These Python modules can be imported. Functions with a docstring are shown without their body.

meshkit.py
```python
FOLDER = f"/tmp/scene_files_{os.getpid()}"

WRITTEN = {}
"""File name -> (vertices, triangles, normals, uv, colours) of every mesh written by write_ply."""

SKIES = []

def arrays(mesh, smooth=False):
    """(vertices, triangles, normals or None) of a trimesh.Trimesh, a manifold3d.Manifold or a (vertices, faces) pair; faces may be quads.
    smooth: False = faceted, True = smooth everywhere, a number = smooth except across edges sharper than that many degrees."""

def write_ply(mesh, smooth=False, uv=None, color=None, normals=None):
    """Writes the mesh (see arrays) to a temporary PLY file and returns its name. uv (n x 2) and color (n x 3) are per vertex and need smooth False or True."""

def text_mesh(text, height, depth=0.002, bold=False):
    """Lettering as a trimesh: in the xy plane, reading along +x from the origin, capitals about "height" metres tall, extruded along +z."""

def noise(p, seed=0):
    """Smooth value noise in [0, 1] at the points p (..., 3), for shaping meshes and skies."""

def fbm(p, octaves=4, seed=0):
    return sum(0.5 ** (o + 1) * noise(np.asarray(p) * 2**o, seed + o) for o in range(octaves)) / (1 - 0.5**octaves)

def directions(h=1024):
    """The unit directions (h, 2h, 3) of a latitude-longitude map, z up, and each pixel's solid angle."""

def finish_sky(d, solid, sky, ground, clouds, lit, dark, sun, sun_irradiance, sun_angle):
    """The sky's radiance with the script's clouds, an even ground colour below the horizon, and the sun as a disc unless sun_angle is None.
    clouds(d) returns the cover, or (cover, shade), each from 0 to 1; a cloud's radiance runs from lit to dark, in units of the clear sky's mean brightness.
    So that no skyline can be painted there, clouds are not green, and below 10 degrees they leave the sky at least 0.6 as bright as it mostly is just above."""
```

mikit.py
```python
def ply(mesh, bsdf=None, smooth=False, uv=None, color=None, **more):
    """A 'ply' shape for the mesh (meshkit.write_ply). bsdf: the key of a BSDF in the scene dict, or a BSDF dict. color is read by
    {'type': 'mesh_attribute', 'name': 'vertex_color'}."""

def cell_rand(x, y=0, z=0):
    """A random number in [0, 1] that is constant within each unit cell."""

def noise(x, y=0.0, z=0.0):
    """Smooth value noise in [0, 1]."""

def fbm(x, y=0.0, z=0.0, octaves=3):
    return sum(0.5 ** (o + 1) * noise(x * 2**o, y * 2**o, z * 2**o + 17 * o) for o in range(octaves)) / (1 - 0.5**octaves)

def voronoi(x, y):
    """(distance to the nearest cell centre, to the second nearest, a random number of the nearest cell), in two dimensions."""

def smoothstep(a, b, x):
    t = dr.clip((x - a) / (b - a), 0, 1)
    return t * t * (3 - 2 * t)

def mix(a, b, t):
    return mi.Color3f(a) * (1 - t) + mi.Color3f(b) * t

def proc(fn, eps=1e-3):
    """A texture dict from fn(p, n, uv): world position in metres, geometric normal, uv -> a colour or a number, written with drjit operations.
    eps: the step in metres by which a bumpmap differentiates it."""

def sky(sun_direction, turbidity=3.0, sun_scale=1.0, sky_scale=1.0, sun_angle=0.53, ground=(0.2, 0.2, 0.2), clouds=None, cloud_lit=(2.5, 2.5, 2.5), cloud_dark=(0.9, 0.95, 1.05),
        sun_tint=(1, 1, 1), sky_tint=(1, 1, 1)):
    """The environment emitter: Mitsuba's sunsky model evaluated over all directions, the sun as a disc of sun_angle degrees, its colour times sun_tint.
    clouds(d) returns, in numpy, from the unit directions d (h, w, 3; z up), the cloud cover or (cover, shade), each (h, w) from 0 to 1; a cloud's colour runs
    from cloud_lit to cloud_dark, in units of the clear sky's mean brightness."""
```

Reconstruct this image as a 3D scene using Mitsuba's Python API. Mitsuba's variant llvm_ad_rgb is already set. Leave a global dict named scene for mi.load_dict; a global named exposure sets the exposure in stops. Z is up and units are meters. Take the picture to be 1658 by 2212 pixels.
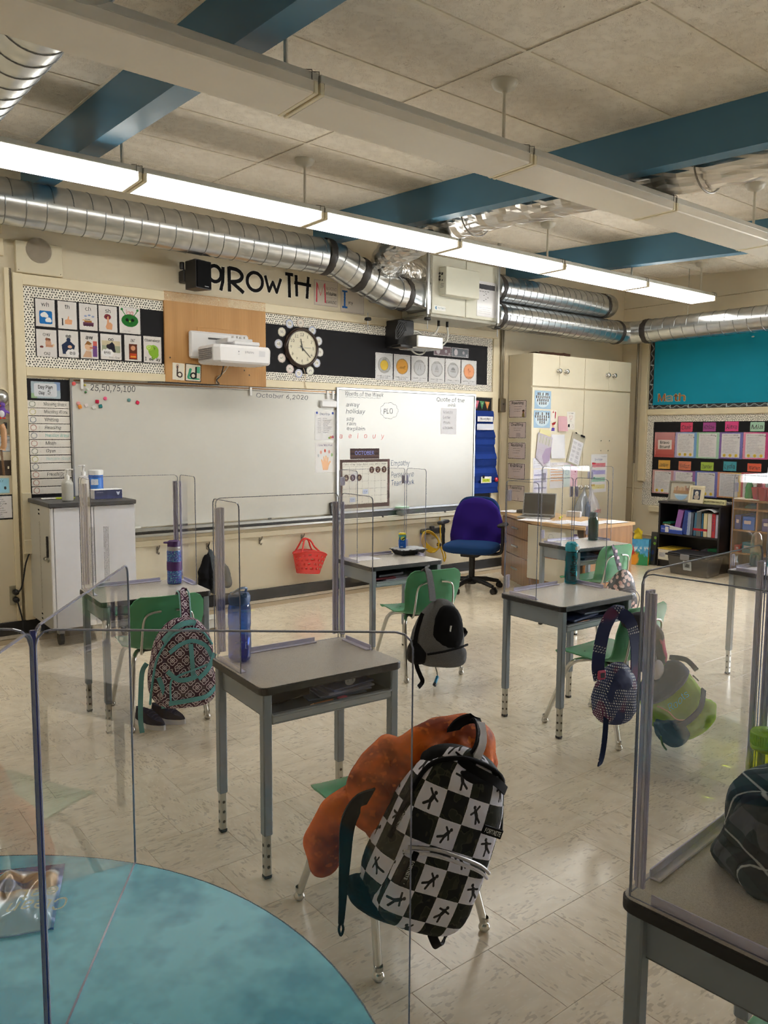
import math, random
import numpy as np, trimesh, mitsuba as mi, drjit as dr
import mikit, meshkit
from mikit import proc, noise, fbm, voronoi, cell_rand, smoothstep, mix
from shapely.geometry import Polygon
import manifold3d as m3
T4 = mi.ScalarTransform4f
scene, labels = {}, {}
# ---------------------------------------------------------------- camera, sky, exposure
exposure = 1.08
scene['camera'] = {'type': 'perspective', 'fov': 52.4547, 'fov_axis': 'x', 'near_clip': 0.02, 'far_clip': 200.0,
    'to_world': T4().look_at(origin=[0, 0, 1.57], target=[0.613985, 0.782954, 1.469968], up=[0.056351, 0.082929, 0.994961])}
scene['sky'] = mikit.sky([0.6, -0.35, 0.7], turbidity=4.0, sun_scale=0.0, sky_scale=60.0, clouds=lambda d: (0.85 + 0 * d[..., 0], 0.25 + 0 * d[..., 0]), cloud_lit=(1.25, 1.25, 1.22), cloud_dark=(0.8, 0.84, 0.9), ground=(0.45, 0.45, 0.43))
LAMP = 4.6
# ---------------------------------------------------------------- helpers
rng = random.Random(7)
def C(h):
    """sRGB hex or 0-255 triple -> linear"""
    if isinstance(h, str): h = [int(h[i:i + 2], 16) for i in (0, 2, 4)]
    a = np.asarray(h, float) / 255
    return np.where(a < 0.04045, a / 12.92, ((a + 0.055) / 1.055) ** 2.4)
def L3(h): return [float(x) for x in C(h)]
def rgb(h): return {'type': 'rgb', 'value': L3(h)}
VC = {'type': 'mesh_attribute', 'name': 'vertex_color'}
def PR(name, base=VC, rough=0.6, two=True, **k):
    d = {'type': 'principled', 'base_color': base, 'roughness': rough, **k}
    scene['m_' + name] = {'type': 'twosided', 'bsdf': d} if two else d
def frame(o, u, v, w):
    m = np.eye(4); m[:3, 0], m[:3, 1], m[:3, 2], m[:3, 3] = u, v, w, o
    return m
def place(x, y, z=0, deg=0, pitch=0, roll=0, s=1):
    a, b, c = np.radians([deg, pitch, roll])
    Rz = np.array([[np.cos(a), -np.sin(a), 0], [np.sin(a), np.cos(a), 0], [0, 0, 1]])
    Rx = np.array([[1, 0, 0], [0, np.cos(b), -np.sin(b)], [0, np.sin(b), np.cos(b)]])
    Ry = np.array([[np.cos(c), 0, np.sin(c)], [0, 1, 0], [-np.sin(c), 0, np.cos(c)]])
    m = np.eye(4); m[:3, :3] = Rz @ Rx @ Ry * s; m[:3, 3] = x, y, z
    return m
_txt = {}
class B:
    """mesh builder: pieces with their own colours, faceted where they share no vertices, smooth where they do"""
    def __init__(s, F=None): s.v, s.f, s.c, s.uv, s.n, s.F = [], [], [], [], 0, F
    def add(s, v, f, col, uv=None):
        v = np.asarray(v, float).reshape(-1, 3); f = np.asarray(f, int)
        if f.shape[1] == 4: f = np.vstack([f[:, [0, 1, 2]], f[:, [0, 2, 3]]])
        s.v.append(v); s.f.append(f + s.n); s.n += len(v)
        col = C(col) if isinstance(col, (str, tuple, list)) else np.asarray(col)
        s.c.append(np.broadcast_to(col, (len(v), 3)))
        s.uv.append(np.zeros((len(v), 2)) if uv is None else np.asarray(uv))
        return s
    def flat(s, v, f, col):
        v = np.asarray(v, float); f = np.asarray(f, int)
        return s.add(v[f.ravel()], np.arange(f.size).reshape(f.shape), col)
    def box(s, lo, hi, col, bev=0.0, M=None):
        lo, hi = np.minimum(lo, hi).astype(float), np.maximum(lo, hi).astype(float)
        b = min(bev, 0.45 * float((hi - lo).min()))
        if b <= 0:
            v = np.array([[x, y, z] for x in (lo[0], hi[0]) for y in (lo[1], hi[1]) for z in (lo[2], hi[2])])
            f = np.array([[0, 1, 3, 2], [4, 6, 7, 5], [0, 4, 5, 1], [2, 3, 7, 6], [0, 2, 6, 4], [1, 5, 7, 3]])
            if M is not None: v = v @ M[:3, :3].T + M[:3, 3]
            return s.flat(v, f, col)
        pts = []
        for sx in (0, 1):
            for sy in (0, 1):
                for sz in (0, 1):
                    c = np.where([sx, sy, sz], hi, lo); d = np.where([sx, sy, sz], -b, b)
                    for k in range(3):
                        q = c + d; q[k] = c[k]; pts.append(q)
        h = trimesh.convex.convex_hull(np.array(pts))
        v = np.array(h.vertices)
        if M is not None: v = v @ M[:3, :3].T + M[:3, 3]
        return s.flat(v, h.faces, col)
    def cyl(s, p0, p1, r, col, n=16, r1=None, caps=True):
        return s.tube([p0, p1], [r, r if r1 is None else r1], col, n, caps)
    def tube(s, pts, r, col, n=8, caps=True, closed=False, flat=None):
        """flat=(width, thickness, normal): a strap"""
        p = np.asarray(pts, float); k = len(p)
        r = np.broadcast_to(np.asarray(r, float), (k,))
        if closed: t = np.roll(p, -1, 0) - np.roll(p, 1, 0)
        else: t = np.gradient(p, axis=0)
        t /= np.linalg.norm(t, axis=1, keepdims=True) + 1e-12
        a = np.cross(t[0], [0, 0, 1.0] if abs(t[0][2]) < 0.9 else [1.0, 0, 0]); a /= np.linalg.norm(a)
        A = []
        for i in range(k):
            a = a - t[i] * (a @ t[i]); a /= np.linalg.norm(a) + 1e-12; A.append(a)
        A = np.array(A); Bn = np.cross(t, A)
        ang = np.arange(n) * 2 * np.pi / n
        v = p[:, None] + r[:, None, None] * (np.cos(ang)[None, :, None] * A[:, None] + np.sin(ang)[None, :, None] * Bn[:, None])
        v = v.reshape(-1, 3); f = []
        for i in range(k if closed else k - 1):
            i2 = (i + 1) % k
            for j in range(n):
                f.append([i * n + j, i * n + (j + 1) % n, i2 * n + (j + 1) % n, i2 * n + j])
        s.add(v, f, col)
        if caps and not closed:
            for e, o in ((0, -1), (k - 1, 1)):
                ring = v[e * n:(e + 1) * n]
                q = list(range(n))[::o]
                s.add(np.vstack([ring, p[e]]), [[q[j], q[(j + 1) % n], n] for j in range(n)], col)
        return s
    def strap(s, pts, nrm, w, t, col, cr=True):
        """flat band along pts, nrm: the band's face normal (one or per point)"""
        p = np.asarray(pts, float); k = len(p)
        nn = np.broadcast_to(np.asarray(nrm, float), p.shape)
        tg = np.gradient(p, axis=0); tg /= np.linalg.norm(tg, axis=1, keepdims=True) + 1e-12
        sd = np.cross(tg, nn); sd /= np.linalg.norm(sd, axis=1, keepdims=True) + 1e-12
        nn = np.cross(sd, tg)
        w = np.broadcast_to(np.asarray(w, float), (k,))[:, None]
        L = np.concatenate([[0], np.cumsum(np.linalg.norm(np.diff(p, axis=0), axis=1))])
        cs = [p - sd * w / 2 - nn * t / 2, p + sd * w / 2 - nn * t / 2, p + sd * w / 2 + nn * t / 2, p - sd * w / 2 + nn * t / 2]
        for a, b in ((0, 1), (1, 2), (2, 3), (3, 0)):
            v = np.stack([cs[a], cs[b]], 1).reshape(-1, 3)
            uv = np.stack([np.stack([-w[:, 0] / 2, L], 1), np.stack([w[:, 0] / 2, L], 1)], 1).reshape(-1, 2)
            s.add(v, [[2 * i, 2 * i + 1, 2 * i + 3, 2 * i + 2] for i in range(k - 1)], col, uv)
        for e in (0, k - 1):
            s.flat(np.array([c[e] for c in cs]), [[0, 1, 2, 3]], col)
        return s
    def prism(s, poly, z0, z1, col):
        if not isinstance(poly, Polygon): poly = Polygon(poly)
        m = trimesh.creation.extrude_polygon(poly, z1 - z0, engine='earcut')
        m.apply_translation([0, 0, z0])
        return s.flat(m.vertices, m.faces, col)
    def lathe(s, prof, col, n=24, o=(0, 0, 0), ax='z', cols=None):
        """profile of (r, h); runs are smooth, a repeated point makes a crease"""
        prof = np.asarray(prof, float); ang = np.arange(n) * 2 * np.pi / n
        runs, st = [], 0
        for i in range(1, len(prof)):
            if np.allclose(prof[i], prof[i - 1]): runs.append((st, i)); st = i
        runs.append((st, len(prof)))
        for ri, (a, b) in enumerate(runs):
            q = prof[a:b]; k = len(q)
            if k < 2: continue
            v = np.stack([q[:, 0:1] * np.cos(ang), q[:, 0:1] * np.sin(ang), np.repeat(q[:, 1:2], n, 1)], -1).reshape(-1, 3)
            if ax == 'y': v = v[:, [0, 2, 1]] * [1, -1, 1]
            if ax == 'x': v = v[:, [2, 0, 1]]
            f = [[i * n + j, i * n + (j + 1) % n, (i + 1) * n + (j + 1) % n, (i + 1) * n + j] for i in range(k - 1) for j in range(n)]
            s.add(v + np.asarray(o), f, cols[ri] if cols else col)
        return s
    def grid(s, P, col, uv=None, closed=False, flip=False):
        P = np.asarray(P, float); a, b = P.shape[:2]
        bb = b if closed else b - 1
        f = np.array([[i * b + j, i * b + (j + 1) % b, (i + 1) * b + (j + 1) % b, (i + 1) * b + j] for i in range(a - 1) for j in range(bb)])
        if flip: f = f[:, ::-1]
        return s.add(P.reshape(-1, 3), f, col if not isinstance(col, np.ndarray) or col.ndim < 3 else col.reshape(-1, 3), uv)
    def mesh(s, m, col, flat=False, M=None):
        v = np.array(m.vertices)
        if M is not None: v = v @ M[:3, :3].T + M[:3, 3]
        return s.flat(v, m.faces, col) if flat else s.add(v, m.faces, col)
    # flat print, in the builder's frame: u right, v up, w out of the sheet
    def rect(s, u0, v0, u1, v1, w, col):
        return s.add([[u0, v0, w], [u1, v0, w], [u1, v1, w], [u0, v1, w]], [[0, 1, 2, 3]], col)
    def poly(s, pts, w, col):
        pg = Polygon(pts)
        if not pg.is_valid: pg = pg.buffer(0)
        for g in getattr(pg, 'geoms', [pg]):
            if g.is_empty: continue
            v, f = trimesh.creation.triangulate_polygon(g, engine='earcut')
            f = np.asarray(f); e = np.cross(np.c_[v[f[:, 1]] - v[f[:, 0]], f[:, 0] * 0], np.c_[v[f[:, 2]] - v[f[:, 0]], f[:, 0] * 0])[:, 2]
            f = np.where(e[:, None] < 0, f[:, ::-1], f)
            s.add(np.c_[v, np.full(len(v), w)], f, col)
        return s
    def disc(s, u, v, r, w, col, ry=None, n=20, a0=0, a1=360):
        a = np.radians(np.linspace(a0, a1, n + 1)); ry = r if ry is None else ry
        pts = np.c_[u + r * np.cos(a), v + ry * np.sin(a), np.full(n + 1, w)]
        return s.add(np.vstack([pts, [[u, v, w]]]), [[i, i + 1, n + 1] for i in range(n)], col)
    def ring(s, u, v, r, t, w, col, ry=None, n=24):
        a = np.arange(n) * 2 * np.pi / n; k = 1 if ry is None else ry / r
        o = np.c_[u + r * np.cos(a), v + r * k * np.sin(a), np.full(n, w)]; i_ = np.c_[u + (r - t) * np.cos(a), v + (r - t) * k * np.sin(a), np.full(n, w)]
        return s.add(np.vstack([o, i_]), [[j, (j + 1) % n, n + (j + 1) % n, n + j] for j in range(n)], col)
    def line(s, pts, w, col, t=0.003):
        p = np.asarray(pts, float); d = np.gradient(p, axis=0); d /= np.linalg.norm(d, axis=1, keepdims=True) + 1e-9
        nn = np.c_[-d[:, 1], d[:, 0]] * t / 2
        v = np.stack([np.c_[p + nn, np.full(len(p), w)], np.c_[p - nn, np.full(len(p), w)]], 1).reshape(-1, 3)
        return s.add(v, [[2 * i, 2 * i + 1, 2 * i + 3, 2 * i + 2] for i in range(len(p) - 1)], col)
    def text(s, t, u, v, h, w, col, width=None, bold=False, center=False, hand=0, rot=0):
        key = (t, bold)
        if key not in _txt: _txt[key] = meshkit.text_mesh(t, 1.0, 0.0005, bold)
        m = _txt[key]; x = np.array(m.vertices); tri = m.faces
        x0, x1 = x[:, 0].min(), x[:, 0].max()
        up = (np.cross(x[tri[:, 1]] - x[tri[:, 0]], x[tri[:, 2]] - x[tri[:, 0]])[:, 2] > 0) & (x[tri].min(1)[:, 2] > 0.0002)
        x = x.copy(); x[:, 0] -= x0; kx = h if width is None else width / (x1 - x0)
        if hand:
            ph = (u * 37 + v * 91) % 6
            x[:, 1] += hand * 0.10 * np.sin(x[:, 0] * 2.1 + ph); x[:, 0] += hand * (0.16 * (x[:, 1] - 0.4) + 0.05 * np.sin(x[:, 1] * 5 + x[:, 0] * 1.7 + ph))
        x[:, 0] *= kx; x[:, 1] *= h
        if center: x[:, 0] -= (x1 - x0) * kx / 2
        if rot: a = np.radians(rot); x[:, :2] = x[:, :2] @ np.array([[np.cos(a), np.sin(a)], [-np.sin(a), np.cos(a)]])
        x[:, 0] += u; x[:, 1] += v; x[:, 2] = w
        used, inv = np.unique(tri[up].ravel(), return_inverse=True)
        return s.add(x[used], inv.reshape(-1, 3), col)
    def data(s):
        v = np.vstack(s.v)
        if s.F is not None: v = v @ s.F[:3, :3].T + s.F[:3, 3]
        return v, np.vstack(s.f), np.vstack(s.c), np.vstack(s.uv)
_n = {}
def numbered(name):
    k = _n.get(name, 0); _n[name] = k + 1
    return name if k == 0 else f'{name}_{k:03d}'
def M4(m): return T4(np.asarray(m, float).tolist())
def shape(b, mat, smooth=True, uv=False, M=None, **more):
    v, f, c, u = b.data()
    if M is not None: v = v @ M[:3, :3].T + M[:3, 3]
    return mikit.ply((v, f), 'm_' + mat, smooth=smooth, color=c, uv=u if uv else None, **more)
def put(name, b, mat, parent=None, M=None, **k):
    """one entry of the scene: a thing of one mesh, or a part of parent"""
    key = numbered(name if parent is None else parent + '__' + name)
    scene[key] = shape(b, mat, M=M, **k)
    return key
def tag(key, label=None, cat=None, group=None, kind=None):
    labels[key] = {k: v for k, v in dict(label=label, category=cat, group=group, kind=kind).items() if v}
    return key
def thing(name, label, cat, group=None):
    return tag(numbered(name), label, cat, group)
def struct(key): labels[key] = {'kind': 'structure'}; return key
def copy_parts(protos, key, M):
    """protos: list of (part path, shape dict); the same shapes under another key and place"""
    for part, d in protos: scene[key + '__' + part] = {**d, 'to_world': M4(M)}
def smooth_path(pts, n=24, closed=False):
    """Catmull-Rom through the points"""
    p = np.asarray(pts, float); k = len(p)
    if k < 3: return np.array([p[0] + (p[1] - p[0]) * t for t in np.linspace(0, 1, n)])
    out = []
    m = k if closed else k - 1
    per = max(2, n // m)
    for i in range(m):
        g = lambda j: p[j % k] if closed else p[min(max(j, 0), k - 1)]
        p0, p1, p2, p3 = g(i - 1), g(i), g(i + 1), g(i + 2)
        for t in np.arange(per) / per:
            out.append(0.5 * ((2 * p1) + (-p0 + p2) * t + (2 * p0 - 5 * p1 + 4 * p2 - p3) * t * t + (-p0 + 3 * p1 - 3 * p2 + p3) * t ** 3))
    if not closed: out.append(p[-1])
    return np.array(out)
YB, XR = 6.42, 9.1                       # back wall, right wall
FB = frame([0, YB, 0], [1, 0, 0], [0, 0, 1], [0, -1, 0])        # u = x
FR = frame([XR, 0, 0], [0, -1, 0], [0, 0, 1], [-1, 0, 0])       # u = -y
FC = frame([0, 6.045, 0], [1, 0, 0], [0, 0, 1], [0, -1, 0])     # tall cupboard front, u = x
FS = frame([6.88, 0, 0], [0, -1, 0], [0, 0, 1], [-1, 0, 0])     # tall cupboard side, u = -y
SL, Z0 = 0.05946, 3.22                   # the ceiling rises towards the whiteboards
def ceil_z(y): return Z0 + SL * y
# ---------------------------------------------------------------- materials
PR('matte', rough=0.9, specular=0.2)
PR('paper', rough=0.75, specular=0.25)
PR('satin', rough=0.45, specular=0.5)
PR('paint', rough=0.38, specular=0.45)
PR('gloss', rough=0.16, specular=0.5)
PR('board', rough=0.22, specular=0.45)
PR('fabric', rough=0.95, specular=0.15, sheen=0.4)
PR('chrome', rough=0.07, metallic=1.0)
PR('steel', rough=0.32, metallic=1.0)
PR('foil', rough=0.30, metallic=1.0)
PR('clear', rough=0.1, specular=0.6)
scene['m_acrylic'] = {'type': 'thindielectric', 'int_ior': 1.49}
scene['m_pane'] = {'type': 'thindielectric', 'int_ior': 1.5}
# ---------------------------------------------------------------- the room
WALL = 'd2c8b2'
def floor_tex(p, n, uv):
    row = dr.floor((p.y - 2.475) / 0.3048); odd = row - 2 * dr.floor(row / 2)
    col = dr.floor((p.x - 1.335 - odd * 0.152) / 0.3048)
    tone = cell_rand(row, col, 3) * 0.07 - 0.035
    turn = dr.select(cell_rand(row, col, 9) > 0.5, 1.0, 0.0)
    a = p.x * (1 - turn) + p.y * turn; b = p.y * (1 - turn) - p.x * turn
    cloud = fbm(a * 14, b * 34, 0, 2) - 0.5
    fl = smoothstep(0.66, 0.76, noise(a * 55 + 3 * noise(a * 9, b * 9), b * 170)) * smoothstep(0.4, 0.6, noise(a * 21, b * 21, 5))
    fl2 = smoothstep(0.7, 0.8, noise(a * 60 + 31, b * 150 + 11))
    c = mix((0.56, 0.485, 0.37), (0.66, 0.585, 0.465), dr.clip(0.5 + cloud * 1.3, 0, 1)) * (1 + tone)
    c = mix(c, (0.27, 0.215, 0.15), fl * 0.40)
    return mix(c, (0.66, 0.60, 0.50), fl2 * 0.4)
PR('floor', proc(floor_tex), rough=0.19, specular=0.5)
def tile_tex(p, n, uv):
    u, v = p.x * 1.0, p.y * 1.0
    w = noise(u * 22, v * 22) * 6.28
    a = u * dr.cos(w * 0.25) + v * dr.sin(w * 0.25); b = v * dr.cos(w * 0.25) - u * dr.sin(w * 0.25)
    worm = smoothstep(0.70, 0.77, noise(a * 48, b * 130)) * smoothstep(0.25, 0.4, noise(u * 28 + 9, v * 28))
    pin = smoothstep(0.80, 0.88, noise(u * 330, v * 330, 4))
    c = mix((0.72, 0.665, 0.58), (0.78, 0.73, 0.645), noise(u * 9, v * 9, 1))
    return mix(mix(c, (0.27, 0.215, 0.15), worm * 0.9), (0.45, 0.38, 0.28), pin * 0.5)
PR('tile', proc(tile_tex), rough=0.95, specular=0.1)
def dots_tex(p, n, uv):
    u = (p.x + p.y) / 0.021; v = p.z / 0.0185
    row = dr.floor(v); u = u + 0.5 * (row - 2 * dr.floor(row / 2))
    col = dr.floor(u)
    cx = col + 0.5 + 0.35 * (cell_rand(col, row, 1) - 0.5); cy = row + 0.5 + 0.35 * (cell_rand(col, row, 2) - 0.5)
    d = dr.sqrt(dr.square((u - cx) * 0.021) + dr.square((v - cy) * 0.0185))
    return mix((0.02, 0.02, 0.02), (0.80, 0.77, 0.70), smoothstep(0.0050, 0.0062, d))
PR('dots', proc(dots_tex), rough=0.7, specular=0.3)
def wood_tex(c0, c1, ax, sc=1.0):
    def f(p, n, uv):
        q = {'x': p.x, 'y': p.y, 'z': p.z}
        long = q[ax]; o = [q[k] for k in 'xyz' if k != ax]
        w = noise(o[0] * 9 * sc, o[1] * 9 * sc, long * 0.8)
        g = 0.5 + 0.5 * dr.sin((o[0] + o[1]) * 60 * sc + w * 9 + noise(long * 1.2, o[0] * 3) * 5)
        fine = fbm(o[0] * 160, o[1] * 160, long * 5, 2)
        return mix(c0, c1, dr.clip(0.45 * g + 0.55 * fine, 0, 1))
    return proc(f)
PR('ply', wood_tex((0.40, 0.20, 0.065), (0.50, 0.27, 0.10), 'z', 0.35), rough=0.5, specular=0.4)
PR('oak', wood_tex((0.21, 0.095, 0.032), (0.31, 0.15, 0.055), 'z', 1.2), rough=0.4, specular=0.45)
PR('maple', wood_tex((0.45, 0.27, 0.12), (0.54, 0.35, 0.18), 'x', 0.7), rough=0.35, specular=0.45)
def galv_tex(p, n, uv):
    return mix((0.50, 0.52, 0.53), (0.66, 0.67, 0.67), noise(p.x * 22, p.y * 22, p.z * 22))
PR('galv', proc(galv_tex), rough=0.25, metallic=1.0)
# floor: a slab with its vinyl tiles
put('floor', B().box([-2.7, -4.1, -0.12], [9.2, 6.5, -0.006], 'a09078'), 'matte'); struct('floor')
tileb = B().box([0.0004, 0.0004, -0.006], [0.3044, 0.3044, 0], 'c0b090', 0.0006)
tile_shape = shape(tileb, 'floor')
cells = []
for r in range(-16, 13):
    for c in range(-14, 26):
        x, y = 1.335 + 0.1524 * (r % 2) + 0.3048 * c, 2.475 + 0.3048 * r
        if -2.6 < x and x + 0.3 < 9.1 and -4 < y and y + 0.3048 < YB + 0.01: cells.append((x, y))
def seen(x, y):
    fx, fy = 0.61707, 0.78689; d = x * fx + y * fy; s = x * fy - y * fx
    return d > 1.1 and abs(s) < 0.52 * d + 0.35 and y < 6.3 and x < 8.7
vis = sorted([c for c in cells if seen(*c)], key=lambda c: c[0] ** 2 + c[1] ** 2)
for x, y in vis[:300]: scene[numbered('floor__tile')] = {**tile_shape, 'to_world': T4().translate([x, y, 0])}
rest = B(); near = set(vis[:300])
for x, y in cells:
    if (x, y) not in near: rest.rect(x + 0.0006, y + 0.0006, x + 0.3042, y + 0.3042, 0, 'c0b090')
# the strip up to the walls
for a in ((-2.6, -4.0, -2.5, 6.42), (8.95, -4.0, 9.1, 6.42), (-2.6, 6.30, 9.1, 6.42)): rest.rect(*a, -0.0006, 'c0b090')
put('tile_field', rest, 'floor', 'floor'); labels['floor__tile_field'] = {'kind': 'stuff'}
# walls
put('wall_back', B().box([-2.7, YB, -0.1], [9.2, YB + 0.1, 3.75], WALL), 'matte'); struct('wall_back')
w = B()
for lo, hi in (((XR, 3.75, -0.1), (XR + 0.15, YB + 0.1, 3.75)), ((XR, -4.1, -0.1), (XR + 0.15, 3.75, 0.95)), ((XR, -4.1, 2.75), (XR + 0.15, 3.75, 3.75)), ((XR, -4.1, 0.95), (XR + 0.15, -1.25, 2.75))): w.box(lo, hi, WALL)
put('wall_right', w, 'matte'); struct('wall_right')
put('wall_left', B().box([-2.75, -4.1, -0.1], [-2.6, YB + 0.1, 3.75], WALL), 'matte'); struct('wall_left')
put('wall_front', B().box([-2.7, -4.15, -0.1], [9.2, -4.0, 3.75], WALL), 'matte'); struct('wall_front')
for i in range(2):
    y0 = -1.25 + 2.5 * i; k = f'window_{i + 1}'
    fr = B()
    for a, b in ((y0, y0 + 0.06), (y0 + 2.44, y0 + 2.5), (y0 + 1.22, y0 + 1.28)): fr.box([XR + 0.02, a, 0.95], [XR + 0.10, b, 2.75], 'b9b4a8', 0.004)
    for a, b in ((0.95, 1.01), (2.69, 2.75)): fr.box([XR + 0.02, y0, a], [XR + 0.10, y0 + 2.5, b], 'b9b4a8', 0.004)
    scene[k + '__frame'] = shape(fr, 'paint')
    for j in range(2):
        a = y0 + 0.06 + 1.22 * j
        scene[k + '__pane' + ('_001' if j else '')] = shape(B().add([[XR + 0.06, a, 1.01], [XR + 0.06, a + 1.16, 1.01], [XR + 0.06, a + 1.16, 2.69], [XR + 0.06, a, 2.69]], [[0, 3, 2, 1]], 'ffffff'), 'pane')
    struct(k)
# ceiling: deck, acoustic tiles in a grid, beams
deck = B(); a, b = ceil_z(-4.1) + 0.03, ceil_z(YB + 0.1) + 0.03
deck.flat([[-2.7, -4.1, a], [9.2, -4.1, a], [9.2, YB + 0.1, b], [-2.7, YB + 0.1, b], [-2.7, -4.1, a + .1], [9.2, -4.1, a + .1], [9.2, YB + 0.1, b + .1], [-2.7, YB + 0.1, b + .1]], [[0, 3, 2, 1], [4, 5, 6, 7], [0, 1, 5, 4], [1, 2, 6, 5], [2, 3, 7, 6], [3, 0, 4, 7]], 'b8ad98')
put('ceiling', deck, 'matte'); struct('ceiling')
CT = math.degrees(math.atan(SL))
def on_ceiling(x, y, dz=0): return place(x, y, ceil_z(y) + dz, pitch=CT)
bays = [(-2.6, -1.05, 0), (-0.90, 1.574, -1), (1.705, 4.158, 2.93), (4.272, 6.80, 5.54), (6.918, 9.1, 8.01)]
ROW = [2.018 + 0.646 * k for k in range(-9, 8)]
ctile, gridb = {}, B()
for x0, x1, mid in bays:
    if mid == 0: cols = [(x0, x1)]
    else:
        mid = (x0 + x1) / 2 if mid == -1 else mid
        cols = [(x0, mid), (mid, x1)]
        gridb.box([mid - 0.012, -4, 0], [mid + 0.012, 6.5, 0.012], 'd8d0c0', 0.001)
    gridb.box([x0, -4, 0], [x0 + 0.014, 6.5, 0.012], 'd8d0c0'); gridb.box([x1 - 0.014, -4, 0], [x1, 6.5, 0.012], 'd8d0c0')
    for y in ROW: gridb.box([x0, y - 0.012, 0.0005], [x1, y + 0.012, 0.0125], 'd8d0c0', 0.001)
    for a, b in cols:
        for y in ROW:
            y1 = min(y + 0.646, YB); key = (round(b - a, 3), round(y1 - y, 3))
            if y < -1.3 or y1 - y < 0.05: continue
            if key not in ctile: ctile[key] = shape(B().box([0.010, 0.010, 0.006], [b - a - 0.010, y1 - y - 0.010, 0.022], 'c8bda8', 0.003), 'tile')
            scene[numbered('ceiling__tile')] = {**ctile[key], 'to_world': M4(on_ceiling(a, y))}
g = B(); v, f, c, _ = gridb.data(); g.add(np.c_[v[:, 0], v[:, 1], v[:, 2] + Z0 + SL * v[:, 1]], f, c[0] if False else 'd8d0c0')
put('grid', g, 'matte', 'ceiling'); labels['ceiling__grid'] = {'kind': 'stuff'}
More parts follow.
